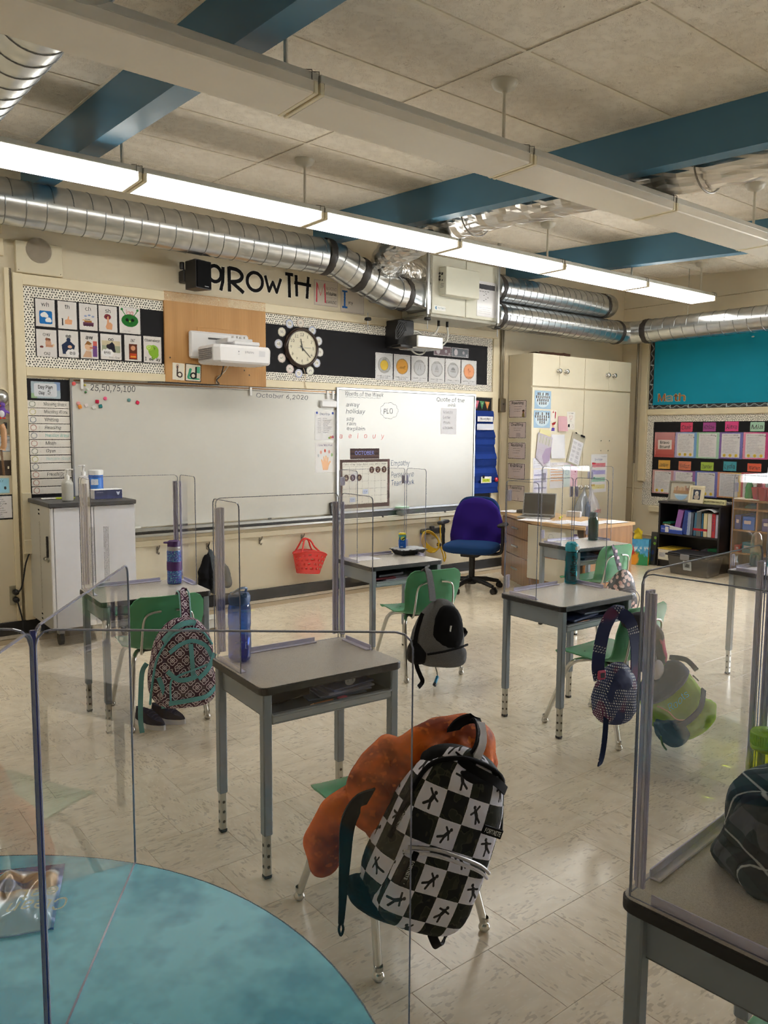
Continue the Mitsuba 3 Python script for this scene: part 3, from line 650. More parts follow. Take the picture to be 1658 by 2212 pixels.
DESKS = {  # name: x, y, deg, height factor, which desk
    'a': (1.578, 2.492, -3.4, 1.0), 'b': (3.412, 2.705, -1.5, 1.0), 'c': (3.348, 4.20, -4.2, 1.0), 'd': (1.587, 4.165, -3.3, 1.0),
    'e': (5.20, 3.975, -6.0, 0.985), 'f': (1.537, 0.629, 5.0, 1.0), 'g': (5.170, 2.350, -2.0, 1.0)}
DL = {'a': 'grey student desk on which a tall blue bottle stands', 'b': 'grey student desk with the turquoise bottle lettered with a name',
      'c': 'grey student desk with the juice box and black food tray', 'd': 'grey student desk with the purple glitter bottle, beside the white cart',
      'e': 'grey student desk with the dark teal bottle, in front of the wooden teacher desk', 'f': 'grey student desk in the lower right foreground under the plaid cloth',
      'g': 'grey student desk at the right edge, beyond the yellow green bottle'}
DM = {}
for k, (x, y, a, hz) in DESKS.items():
    M = place(x, y, 0, a); M[2, 2] = hz; DM[k] = M
    t = thing('student_desk', DL[k], 'desk', 'student desks'); copy_parts(desk_parts, t, M)
SHL = {'a': ('clear shield with tall corner channels on the desk with the blue bottle', 1), 'd': ('clear shield with tall corner channels on the desk beside the white cart', 1), 'f': ('clear shield with tall lavender channels on the lower right foreground desk', 1),
       'b': ('clear shield with short corner clips on the desk with the turquoise bottle', 0), 'c': ('clear shield with short corner clips on the desk with the juice box', 0), 'e': ('clear shield with short corner clips on the desk before the teacher desk', 0), 'g': ('clear shield on the desk at the right edge near the bookcase', 0)}
for k, (l, p) in SHL.items():
    M = DM[k].copy(); z = M[2, 2]; M[2, 2] = 1
    shield(M, l, p, zt=0.7005 * z, side=0.30 if k == 'f' else 0.235, side_r=0.33 if k == 'f' else None)
CHAIRS = {'a': (1.508, 1.880, -3.5), 'b': (3.457, 2.468, 0.0), 'c': (3.332, 3.880, -12.0), 'd': (1.635, 4.125, -7.0), 'e': (5.205, 3.870, -4.0), 'f': (1.66, 0.50, 6.0), 'g': (5.20, 1.98, -3.0)}
CL = {'a': 'green plastic school chair under the orange jacket and checkered backpack', 'b': 'green plastic school chair hung with the navy and lime bags', 'c': 'green plastic school chair with the grey and black backpack',
      'd': 'green plastic school chair with the plum patterned backpack', 'e': 'green plastic school chair with the grey bag with pink dots', 'f': 'green plastic school chair pushed under the lower right foreground desk', 'g': 'green plastic school chair at the right edge of the room'}
CM = {}
for k, (x, y, a) in CHAIRS.items():
    CM[k] = place(x, y, 0, a); t = thing('school_chair', CL[k], 'chair', 'green school chairs'); copy_parts(chair_parts, t, CM[k])
# ---------------------------------------------------------------- round table with its cross of clear panels
def table_tex(p, n, uv):
    f = fbm(p.x * 9, p.y * 9, 0, 4); g = fbm(p.x * 26 + 3, p.y * 26, 2, 3)
    return mix((0.045, 0.36, 0.52), (0.16, 0.58, 0.73), dr.clip((f - 0.5) * 2.2 + (g - 0.5) * 1.3 + 0.5, 0, 1))
PR('table', proc(table_tex), rough=0.3, specular=0.5)
t = thing('round_table', 'round table with a mottled turquoise top in the lower left foreground', 'table')
TX, TY, TR_ = -0.0813, 1.0406, 0.764
put('tabletop', B().lathe([(0, .6995), (TR_ - .004, .6995), (TR_ - .0035, .675), (0, .675)], '3fa0c0', 96, (TX, TY, 0)), 'table', t)
put('edge_band', B().lathe([(TR_ - .004, .6998), (TR_ - .001, .699), (TR_, .697), (TR_, .678), (TR_ - .003, .674), (TR_ - .02, .673)], '1b3a48', 96, (TX, TY, 0)), 'satin', t)
for a in (45, 135, 225, 315):
    x, y = TX + .5 * math.cos(math.radians(a)), TY + .5 * math.sin(math.radians(a))
    put('leg', B().cyl([x, y, .0], [x, y, .674], .019, '8a8c8e', 14), 'chrome', t)
put('apron', B().lathe([(.52, .674), (.52, .62), (.505, .62), (.505, .674)], '3a3d40', 48, (TX, TY, 0)), 'satin', t)
t = thing('table_divider', 'four winged clear panel divider standing on the turquoise round table', 'divider')
EDGE = '8b8fa8'
cx, cy = 0.254, 1.064
va = np.array([.532 - cx, 1.489 - cy, 0]); va /= np.linalg.norm(va); vb = np.array([.640 - cx, .760 - cy, 0]); vb /= np.linalg.norm(vb)
for d, L in ((va, .508), (-va, .45), (vb, .491), (-vb, .45)):
    sheet_part(t, np.array([cx, cy, .7005]) + d * .004, d, L, .612, 0.022)
put('joint', B().box([cx - .0035, cy - .0035, .7005], [cx + .0035, cy + .0035, 1.312], '3d4a9a', .0008), 'gloss', t)
EDGE = '6f7384'
# ---------------------------------------------------------------- the whiteboard wall
BLK, INK = '17171b', '1d1d22'
def sheet(name, F, u0, v0, u1, v1, col, label, cat='poster', group=None, draw=None, w=0.002, t=0.0012, mat='paper', rot=0, curl=0):
    """a sheet of paper on a wall: its print is drawn in its own frame, origin at the sheet's lower left corner"""
    u0, u1 = min(u0, u1), max(u0, u1)
    a = math.radians(rot); R_ = np.eye(4); cu, cv = (u0 + u1) / 2, (v0 + v1) / 2; W, H = u1 - u0, v1 - v0
    R_[:2, :2] = [[math.cos(a), -math.sin(a)], [math.sin(a), math.cos(a)]]
    R_[:3, 3] = [cu - (R_[0, 0] * W + R_[0, 1] * H) / 2, cv - (R_[1, 0] * W + R_[1, 1] * H) / 2, w]
    b = B(F @ R_); b.box([0, 0, 0], [W, H, t], col, 0.0003)
    if draw: draw(b, W, H, t + 0.0004)
    if curl:
        for i in range(len(b.v)):
            v = b.v[i]; v = v.copy(); v[:, 2] += curl * np.maximum(0, 1 - v[:, 1] / (0.45 * H)) ** 2 * (0.4 + 0.6 * v[:, 0] / W); b.v[i] = v
    return tag(put(name, b, mat), label, cat, group)
def lines(b, u0, v0, u1, v1, n, w, col='8d8d93', h=0.004, seed=1, ragged=True):
    r = random.Random(seed)
    for k in range(n):
        v = v1 - (v1 - v0) * (k + .5) / n
        b.rect(u0, v - h / 2, u0 + (u1 - u0) * (r.uniform(.6, 1) if ragged else 1), v + h / 2, w, col)
# --- left bulletin board
FB2 = FB
def bulletin(name, label, F, boxdots, boxblack, w0=0.004, extra=None):
    t = thing(name, label, 'bulletin board')
    put('dotted_border', B(F).box([boxdots[0], boxdots[1], 0], [boxdots[2], boxdots[3], w0], 'f0ece2'), 'dots', t)
    put('black_backing', B(F).box([boxblack[0], boxblack[1], w0], [boxblack[2], boxblack[3], w0 + 0.002], BLK), 'paper', t)
    return t
bulletin('bulletin_board', 'long bulletin board left of the plywood panel with black dotted white border', FB, (1.556, 2.060, 2.66, 2.664), (1.633, 2.143, 2.66, 2.583))
bulletin('bulletin_board', 'black bulletin board with dotted border behind the wall clock and coin posters', FB, (3.62, 2.060, 6.606, 2.664), (3.62, 2.134, 6.520, 2.572))
SK = 'd9a27c'
def fist(b, u, v, s, w, col=SK):
    b.poly([(u - s, v - .5 * s), (u - .2 * s, v - .55 * s), (u + .5 * s, v - .5 * s), (u + .6 * s, v + .5 * s), (u - .1 * s, v + .6 * s), (u - .05 * s, v + 1.25 * s), (u - .25 * s, v + 1.3 * s), (u - .45 * s, v + .6 * s), (u - s, v + .35 * s)], w, col)
    for k in range(3): b.rect(u, v - .3 * s + .27 * k * s, u + .55 * s, v - .27 * s + .27 * k * s, w + .0003, 'a8704e')
def card_art(kind):
    def d(b, W, H, w):
        tx = dict(hand=0)
        b.rect(.004, .004, W - .004, H - .004, w - .0002, 'dcd8d6')
        if kind not in ('ow', 'cham'): b.text({'ing': 'ing'}.get(kind, kind), W / 2, H * .74, H * .15 if kind not in ('ee', 'oo') else H * .13, w, 'b84a50' if kind == 'ing' else INK, center=True, bold=kind in ('aw', 'oo', 'ee'))
        if kind == 'wh':
            b.poly(rrect(W * .18, H * .1, W * .85, H * .58, .012), w, '1f6ab0')
            for u, v, r in ((.36, .42, .016), (.46, .44, .02), (.55, .40, .015), (.58, .24, .014), (.66, .26, .018), (.74, .23, .012)): b.disc(W * u, H * v, r, w + .0003, 'e8ecef')
        if kind == 'th': fist(b, W * .6, H * .26, W * .24, w); b.rect(W * .2, H * .12, W * .27, H * .38, w, '2a2a30')
        if kind == 'ch':
            b.rect(W * .2, H * .2, W * .78, H * .3, w, '6a3f5a'); b.rect(W * .28, H * .3, W * .68, H * .37, w, '9a6b3a'); b.rect(W * .3, H * .4, W * .6, H * .42, w, '3c3c3c')
            for u in (.28, .42, .56, .70): b.disc(W * u, H * .2, .011, w + .0003, '4a2c40')
            for u in (.35, .55, .75): b.disc(W * u, H * (.53 + .04 * (u == .55)), .011, w, '8f9ec4', ry=.007)
            b.rect(W * .18, H * .36, W * .3, H * .39, w, 'd0a040')
        if kind == 'sh':
            b.disc(W * .48, H * .58, .028, w, '7c3640', ry=.022); b.disc(W * .48, H * .58, .016, w + .0003, '4a1c24', ry=.005)
            b.poly([(W * .42, H * .1), (W * .7, H * .1), (W * .74, H * .3), (W * .62, H * .38), (W * .55, H * .36), (W * .54, H * .6), (W * .46, H * .6), (W * .44, H * .32), (W * .36, H * .2)], w + .0006, SK)
        if kind == 'ing':
            b.disc(W * .5, H * .50, W * .40, w, '1f6a2c', ry=H * .24); b.poly([(W * .14, H * .5), (W * .86, H * .5), (W * .62, H * .26), (W * .38, H * .26)], w + .0002, '1f6a2c')
            for s in (-1, 1):
                b.line([(W * (.5 + s * .2), H * .7), (W * (.5 + s * .3), H * .8), (W * (.5 + s * .36), H * .9)], w + .0003, '2c7a38', .006); b.disc(W * (.5 + s * .37), H * .91, .010, w + .0003, '2c7a38')
                b.disc(W * (.5 + s * .13), H * .52, .013, w + .0005, '0d1a10')
            b.ring(W * .5, H * .42, .02, .003, w + .0005, '123a18', ry=.01); b.disc(W * .5, H * .47, .006, w + .0006, '9ac04a')
            b.rect(W * .1, H * .05, W * .9, H * .055, w, 'a0a0a0'); b.text('ring  thing', W * .2, H * .08, .009, w, '55555a')
        if kind == 'ow':
            b.text('ow', W / 2, H * .76, H * .14, w, INK, center=True); b.text('ou', W / 2, H * .07, H * .14, w, INK, center=True)
            b.disc(W * .58, H * .5, .022, w, 'caa088', ry=.026); b.disc(W * .52, H * .64, .013, w, '8a5a44'); b.disc(W * .62, H * .63, .012, w, '7a4a3a'); b.rect(W * .45, H * .36, W * .8, H * .45, w + .0002, 'b98d74'); b.disc(W * .25, H * .36, .014, w, '6a3434', ry=.008); b.disc(W * .82, H * .44, .010, w, 'd8c0a0')
        if kind == 'ee':
            b.poly([(W * .15, H * .45), (W * .5, H * .66), (W * .82, H * .45), (W * .7, H * .12), (W * .2, H * .12)], w, '26324e'); b.disc(W * .5, H * .66, .016, w, '26324e'); b.disc(W * .56, H * .40, .017, w + .0003, 'd6ac94', ry=.012)
        if kind == 'aw':
            b.disc(W * .45, H * .46, .030, w, 'd8b494', ry=.032); b.poly([(W * .2, H * .5), (W * .4, H * .68), (W * .65, H * .58), (W * .5, H * .52), (W * .3, H * .54)], w + .0003, '8a6038'); b.poly([(W * .1, H * .05), (W * .3, H * .3), (W * .6, H * .28), (W * .62, H * .05)], w, 'c8a488'); b.rect(W * .68, H * .08, W * .93, H * .5, w, '6d4a86'); b.rect(W * .7, H * .5, W * .93, H * .68, w, 'c0605a'); b.rect(W * .5, H * .4, W * .8, H * .43, w + .0004, 'b03a3a')
        if kind == 'oo':
            b.rect(W * .06, H * .28, W * .94, H * .74, w, '9aa08a'); b.rect(W * .06, H * .55, W * .94, H * .74, w + .0002, 'c8bca0'); b.poly([(W * .35, H * .3), (W * .4, H * .6), (W * .55, H * .7), (W * .66, H * .6), (W * .72, H * .3)], w + .0004, '20222e'); b.disc(W * .38, H * .52, .018, w + .0005, '2a2430'); b.text('"Coo-Coo"', W * .35, H * .06, .014, w, INK)
        if kind == 'ar':
            b.rect(W * .26, H * .06, W * .74, H * .66, w, '5a2c22'); b.rect(W * .3, H * .1, W * .7, H * .3, w + .0002, 'b8442a'); b.disc(W * .5, H * .5, .02, w + .0003, 'c89070'); b.rect(W * .34, H * .14, W * .66, H * .2, w + .0004, 'd8923a')
        if kind in ('ee', 'oo'):
            q = W * (.68 if kind == 'ee' else .32)
            for a in range(8): b.disc(q + .034 * math.cos(a * .785), H * (.16 if kind == 'ee' else .26) + .018 * math.sin(a * .785), .016, w + .0006, 'e8e8ea')
            b.disc(q, H * (.16 if kind == 'ee' else .26), .036, w + .0008, 'e8e8ea', ry=.02); b.text({'ee': 'ea', 'oo': 'ew'}[kind], q, H * (.11 if kind == 'ee' else .21), .030, w + .001, INK, center=True)
        if kind == 'cham':
            b.text('Chameleon', W * .07, H * .80, .020, w, INK, width=W * .86, bold=True); b.text('I  ee  ay', W * .07, H * .08, .026, w, INK, width=W * .86, bold=True)
            b.disc(W * .55, H * .45, .045, w, '86b53a', ry=.05); b.disc(W * .62, H * .32, .034, w, '86b53a', ry=.032); b.disc(W * .34, H * .56, .03, w + .0003, '9cc448', ry=.024); b.ring(W * .30, H * .58, .014, .004, w + .0006, 'e4ecc0'); b.text('Y', W * .55, H * .5, .02, w + .0008, INK, bold=True); b.line([(W * .45, H * .22), (W * .5, H * .15), (W * .62, H * .16)], w + .0004, '6a9a2c', .012)
    return d
CARDS = [('wh', 1.641, 2.371, 1.783, 2.578, 'showing clouds on blue'), ('th', 1.804, 2.367, 1.947, 2.578, 'showing a thumb up'), ('ch', 1.965, 2.371, 2.107, 2.577, 'showing a little train'), ('sh', 2.117, 2.371, 2.265, 2.577, 'showing a finger at lips'),
         ('ing', 2.282, 2.372, 2.457, 2.583, 'showing a green ant face'), ('ow', 1.640, 2.143, 1.789, 2.350, ''), ('ee', 1.802, 2.149, 1.953, 2.355, 'with ea in a small cloud'), ('aw', 1.969, 2.149, 2.107, 2.355, ''), ('oo', 2.125, 2.152, 2.294, 2.355, 'with ew in a small cloud'), ('ar', 2.319, 2.152, 2.461, 2.361, ''), ('cham', 2.479, 2.148, 2.633, 2.365, '')]
for kd, u0, v0, u1, v1, ex in CARDS:
    nm = {'ow': 'ow and ou', 'cham': 'Chameleon'}.get(kd, kd)
    sheet('letter_card', FB, u0, v0, u1, v1, 'c9c5c4', f'laminated letter sound card reading {nm} {ex}'.strip(), 'card', 'letter sound cards', card_art(kd), w=0.0065, mat='gloss')
# --- plywood panel with the projector
t = thing('plywood_panel', 'tall orange brown plywood panel screwed to the wall behind the projector', 'panel')
put('board', B(FB).box([2.656, 1.990, .005], [3.624, 2.749, .026], 'c08040', .002), 'ply', t)
for u, v in ((2.69, 2.715), (3.16, 2.725), (3.59, 2.715), (2.70, 2.20), (3.45, 2.09), (3.40, 2.13)): put('screw', B(FB).disc(u, v, .007, .0265, 'd8cfae' if v > 2.5 else '3a2a1c', n=12), 'satin', t)
put('batten', B(FB).box([2.95, 2.435, .026], [3.36, 2.475, .030], 'c89858', .002), 'ply', t)
def bd(ch, ring):
    def d(b, W, H, w):
        b.rect(.006, .006, W - .006, H - .006, w - .0002, 'e4e0d2')
        if ch == 'b':
            b.rect(W * .34, H * .22, W * .46, H * .85, w, '3f3430'); b.ring(W * .60, H * .32, W * .24, W * .10, w, '3f3430'); b.ring(W * .4, H * .8, W * .13, .004, w, 'b9846a', ry=H * .13)
        else:
            b.rect(W * .62, H * .2, W * .72, H * .85, w + .0003, '15181a'); b.ring(W * .50, H * .33, W * .20, W * .085, w + .0003, '15181a')
            for k in range(7): b.disc(W * (.2 + .02 * k), H * (.25 + .07 * k), .012, w, '3f9a78')
            b.rect(W * .15, H * .12, W * .9, H * .2, w, '3f9a78'); b.rect(W * .7, H * .5, W * .92, H * .86, w, '58b08c')
    return d
sheet('letter_card', FB, 2.719, 2.015, 2.827, 2.158, 'e8e2cc', 'small cream card with the letter b at the foot of the plywood', 'card', None, bd('b', 0), w=.0265, rot=-2)
sheet('letter_card', FB, 2.834, 2.008, 2.980, 2.158, '2a2a28', 'small card with the letter d in green on black at the plywood foot', 'card', None, bd('d', 0), w=.0265, rot=-2)
t = thing('projector', 'white short throw projector on a wall plate fixed to the plywood panel', 'projector')
put('wall_plate', B(FB).box([2.862, 2.205, .030], [3.425, 2.438, .075], 'd6d6d8', .015), 'satin', t)
put('arm', B(FB).box([3.10, 2.335, .075], [3.34, 2.375, .30], 'c6c6c8', .006).box([3.03, 2.375, .074], [3.36, 2.388, .080], '3a3a3c', .001), 'satin', t)
for i in range(4): put('adjuster', B(FB).cyl([3.20 + .035 * i, 2.375, .20 + .02 * (i % 2)], [3.20 + .035 * i, 2.402, .20 + .02 * (i % 2)], .012, 'cfcfd0', 12), 'steel', t)
put('arm_head', B(FB).box([3.15, 2.318, .16], [3.40, 2.352, .32], 'cfcfd1', .008), 'satin', t)
bp_ = [(2.905, .13), (2.945, .10), (3.42, .10), (3.455, .14), (3.455, .40), (3.41, .46), (2.95, .46), (2.905, .42)]
hull = trimesh.convex.convex_hull(np.array([[3.18 + (u - 3.18) * k, v, .28 + (w - .28) * k] for v, k in ((2.150, .93), (2.165, .985), (2.275, 1.0), (2.298, .96)) for u, w in bp_]))
body = put('body', B(FB).mesh(hull, 'd9d8da', flat=True), 'satin', t)
b = B(FB)
b.text('EPSON', 3.18, 2.235, .018, .4605, '8a8a92'); b.disc(3.12, 2.245, .006, .4605, '8a8a92'); b.rect(3.31, 2.215, 3.37, 2.262, .4605, 'c4c4c8'); b.rect(3.115, 2.222, 3.127, 2.226, .4605, '9a9aa0')
put('front_print', b, 'satin', body)
b = B(frame([2.9035, YB, 0], [0, -1, 0], [0, 0, 1], [-1, 0, 0]))
b.F = FB
for k in range(6): b.box([2.9015, 2.18 + .016 * k, .15], [2.9045, 2.190 + .016 * k, .40], '6d6d72')
put('vent_grille', b, 'satin', body)
b = B(FB)
b.tube(smooth_path([[3.20, 2.16, .12], [3.18, 2.10, .06], [3.13, 2.05, .035], [3.12, 1.998, .033]], 20), .006, 'd8d0c4', 7)
put('cable', b, 'satin', t)
b = B(FB); b.tube(smooth_path([[3.15, 2.16, .12], [3.16, 2.08, .05], [3.12, 2.03, .04], [3.13, 1.99, .04], [2.9, 1.988, .036], [2.62, 1.99, .036], [2.5, 1.985, .034]], 34), .005, '26262a', 7)
put('cable', b, 'satin', t)
t = thing('loudspeaker', 'black angled loudspeaker mounted high on the wall left of the growth lettering', 'speaker')
spm = FB @ place(2.875, 2.875, .17, 0) @ np.array(place(0, 0, 0, 0, 0, 18))
h = trimesh.convex.convex_hull(np.array([[x, y, z] for x, y, z in [(-.085, -.115, .10), (.085, -.115, .10), (.085, .115, .10), (-.085, .115, .10), (-.055, -.115, -.06), (.055, -.115, -.06), (.055, .115, -.06), (-.055, .115, -.06)]]))
put('box', B(spm).mesh(h, '16161a', flat=True), 'satin', t)
put('grille', B(spm).box([-.078, -.108, .10], [.078, .108, .112], '0e0e10', .006), 'fabric', t)
put('badge', B(spm).rect(.0, -.098, .045, -.092, .1128, '8a8a90'), 'satin', t)
put('bracket', B(FB).box([2.80, 2.83, 0], [2.86, 2.93, .11], '1a1a1d', .008).cyl([2.79, 2.93, .10], [2.79, 2.985, .10], .02, '1a1a1d', 14), 'satin', t)
# --- cut out letters
def letter(name, strokes, th, label, sheen=0):
    g = None
    from shapely.geometry import LineString
    from shapely.ops import unary_union
    g = unary_union([LineString(s).buffer(th / 2, cap_style=2) if len(s) > 1 else Polygon() for s in strokes])
    halo = g.buffer(.007)
    b = B(FB)
    for q in getattr(halo, 'geoms', [halo]): b.prism(q, .001, .0022, 'd8d2c2')
    for q in getattr(g, 'geoms', [g]): b.prism(q, .0022, .0034, '141416')
    return tag(put(name, b, 'matte'), label, 'letter', 'growth lettering')
def arc(cx, cy, rx, ry, a0, a1, n=20): return [(cx + rx * math.cos(math.radians(a)), cy + ry * math.sin(math.radians(a))) for a in np.linspace(a0, a1, n)]
letter('cutout_letter', [arc(3.135, 2.952, .062, .068, 0, 360), [(3.215, 3.02), (3.212, 2.90), (3.19, 2.815)]], .030, 'black cut out letter g, first of the word growth')
letter('cutout_letter', [[(3.272, 3.03), (3.275, 2.815)], [(3.272, 3.02)] + arc(3.315, 2.962, .085, .055, 80, -80) + [(3.28, 2.90)], [(3.30, 2.90), (3.415, 2.82)]], .033, 'black cut out letter R with shiny foot, second of the word growth')
letter('cutout_letter', [arc(3.529, 2.932, .078, .080, 0, 360, 30)], .030, 'round black cut out letter O in the word growth')
letter('cutout_letter', [[(3.635, 3.0), (3.675, 2.865), (3.715, 2.95), (3.755, 2.862), (3.80, 2.99)]], .026, 'black cut out letter w between O and T of growth')
letter('cutout_letter', [[(3.848, 3.043), (3.932, 3.043)], [(3.888, 3.04), (3.893, 2.832)]], .030, 'black cut out letter T in the word growth')
letter('cutout_letter', [[(3.965, 3.045), (3.972, 2.85)], [(4.10, 3.045), (4.085, 2.842)], [(3.945, 2.975), (4.132, 2.968)]], .030, 'black cut out letter H, last of the word growth')
def mlearn(b, W, H, w):
    b.rect(.008, .008, W - .008, H - .008, w - .0002, 'c9bfb4')
    b.line([(W * .1, H * .12), (W * .12, H * .88), (W * .27, H * .4), (W * .44, H * .88), (W * .47, H * .12)], w, 'c2485c', .016)
    b.text('MAKING', W * .5, H * .64, .030, w, '8d7f7a', width=W * .44); b.text('mistakes', W * .5, H * .45, .030, w, '2a2624', width=W * .44, bold=True); b.text('IS PART OF', W * .5, H * .31, .018, w, 'a0948c', width=W * .44); b.text('LEARNING', W * .5, H * .12, .028, w, '2a2624', width=W * .44)
sheet('word_poster', FB, 4.165, 2.795, 4.44, 3.035, 'b8aea4', 'poster with a big pink M reading making mistakes is part of learning', 'poster', None, mlearn)
def ipost(b, W, H, w):
    b.rect(.008, .008, W - .008, H - .008, w - .0002, 'c4bbb0'); b.rect(W * .13, H * .2, W * .2, H * .85, w, '2f62a8'); b.rect(W * .06, H * .16, W * .28, H * .24, w, '2f62a8'); b.rect(W * .06, H * .8, W * .28, H * .87, w, '2f62a8'); b.text('my', W * .32, H * .35, .03, w, '3a3634')
sheet('word_poster', FB, 4.475, 2.760, 4.76, 3.0, 'b8aea4', 'poster with a blue capital I partly behind the slanting duct', 'poster', None, ipost)
# --- clock and its minute discs
t = thing('wall_clock', 'round dark brown wall clock with a cream face above the whiteboard', 'clock')
put('case', B(frame([4.012, YB - .006, 2.374], [1, 0, 0], [0, 0, 1], [0, -1, 0])).lathe([(0, 0), (.187, 0), (.190, .012), (.183, .032), (.170, .042), (.160, .040), (.157, .026)], '2e211c', 48), 'gloss', t)
b = B(frame([4.012, YB - .030, 2.374], [1, 0, 0], [0, 0, 1], [0, -1, 0]))
b.disc(0, 0, .159, 0, 'd9d3bf', n=48)
for k in range(60): a = math.radians(6 * k); r0 = .143 if k % 5 == 0 else .149; b.line([(r0 * math.sin(a), r0 * math.cos(a)), (.154 * math.sin(a), .154 * math.cos(a))], .0006, '2a2622', .003 if k % 5 == 0 else .0012)
for k in range(1, 13): a = math.radians(30 * k); b.text(str(k), .122 * math.sin(a), .122 * math.cos(a) - .013, .027, .0006, '26221e', center=True)
b.rect(-.028, .055, .028, .059, .0006, '8a8478')
put('face', b, 'paper', t)
for nm_, ang, L, wd in (('hour_hand', 349, .085, .011), ('minute_hand', 133, .125, .008)):
    a = math.radians(ang); d = np.array([math.sin(a), math.cos(a)]); q = np.array([d[1], -d[0]])
    put(nm_, B(frame([4.012, YB - .034, 2.374], [1, 0, 0], [0, 0, 1], [0, -1, 0])).prism([tuple(-d * .03 + q * wd / 2), tuple(d * L + q * wd * .25), tuple(d * L - q * wd * .25), tuple(-d * .03 - q * wd / 2)], 0, .0015, '17181c'), 'satin', t)
put('second_hand', B(frame([4.012, YB - .037, 2.374], [1, 0, 0], [0, 0, 1], [0, -1, 0])).line([(-.05, .0), (.10, .005)], 0, '9aa0a4', .003), 'satin', t)
WORD = {'55': 'fifty five', '00': 'zero zero', '05': 'zero five', '10': 'ten', '15': 'fifteen', '20': 'twenty', '25': 'twenty five', '30': 'thirty', '35': 'thirty five', '40': 'forty', '45': 'forty five', '50': 'fifty'}
for s, u, v, c in (('55', 3.888, 2.590, 'b9c4da'), ('00', 4.008, 2.609, 'd8ccc0'), ('05', 4.140, 2.549, 'b4c0d6'), ('10', 4.211, 2.455, 'c9cfdc'), ('15', 4.224, 2.350, 'd8d8d4'), ('20', 4.190, 2.245, 'b8c0da'), ('25', 4.115, 2.167, 'd4d6c6'), ('30', 3.987, 2.134, 'b6bed8'), ('35', 3.890, 2.172, 'd6c4c4'), ('40', 3.801, 2.267, 'd8c8c4'), ('45', 3.768, 2.396, 'bcc0d4'), ('50', 3.804, 2.507, 'd6d2be')):
    b = B(FB); b.poly([(u + (.041 + .0035 * math.cos(9 * a)) * math.cos(a), v + (.041 + .0035 * math.cos(9 * a)) * math.sin(a)) for a in np.linspace(0, 2 * np.pi, 73)[:-1]], .0085, c)
    b.ring(u, v, .043, .004, .0088, '9a9490'); b.disc(u, v, .026, .0088, 'e6e2da'); b.text(s, u, v - .010, .021, .0092, INK, center=True)
    tag(put('minute_disc', b, 'gloss'), f'small round paper disc reading {WORD[s]} minutes beside the wall clock', 'disc', 'minute discs around the clock')
tag(put('string', B(FB).tube(smooth_path([[4.03, 2.19, .02], [4.06, 2.12, .012], [4.04, 2.06, .030], [4.06, 1.99, .03]], 20), .003, 'cbb79a', 6), 'satin'), 'loose string hanging below the wall clock', 'string')
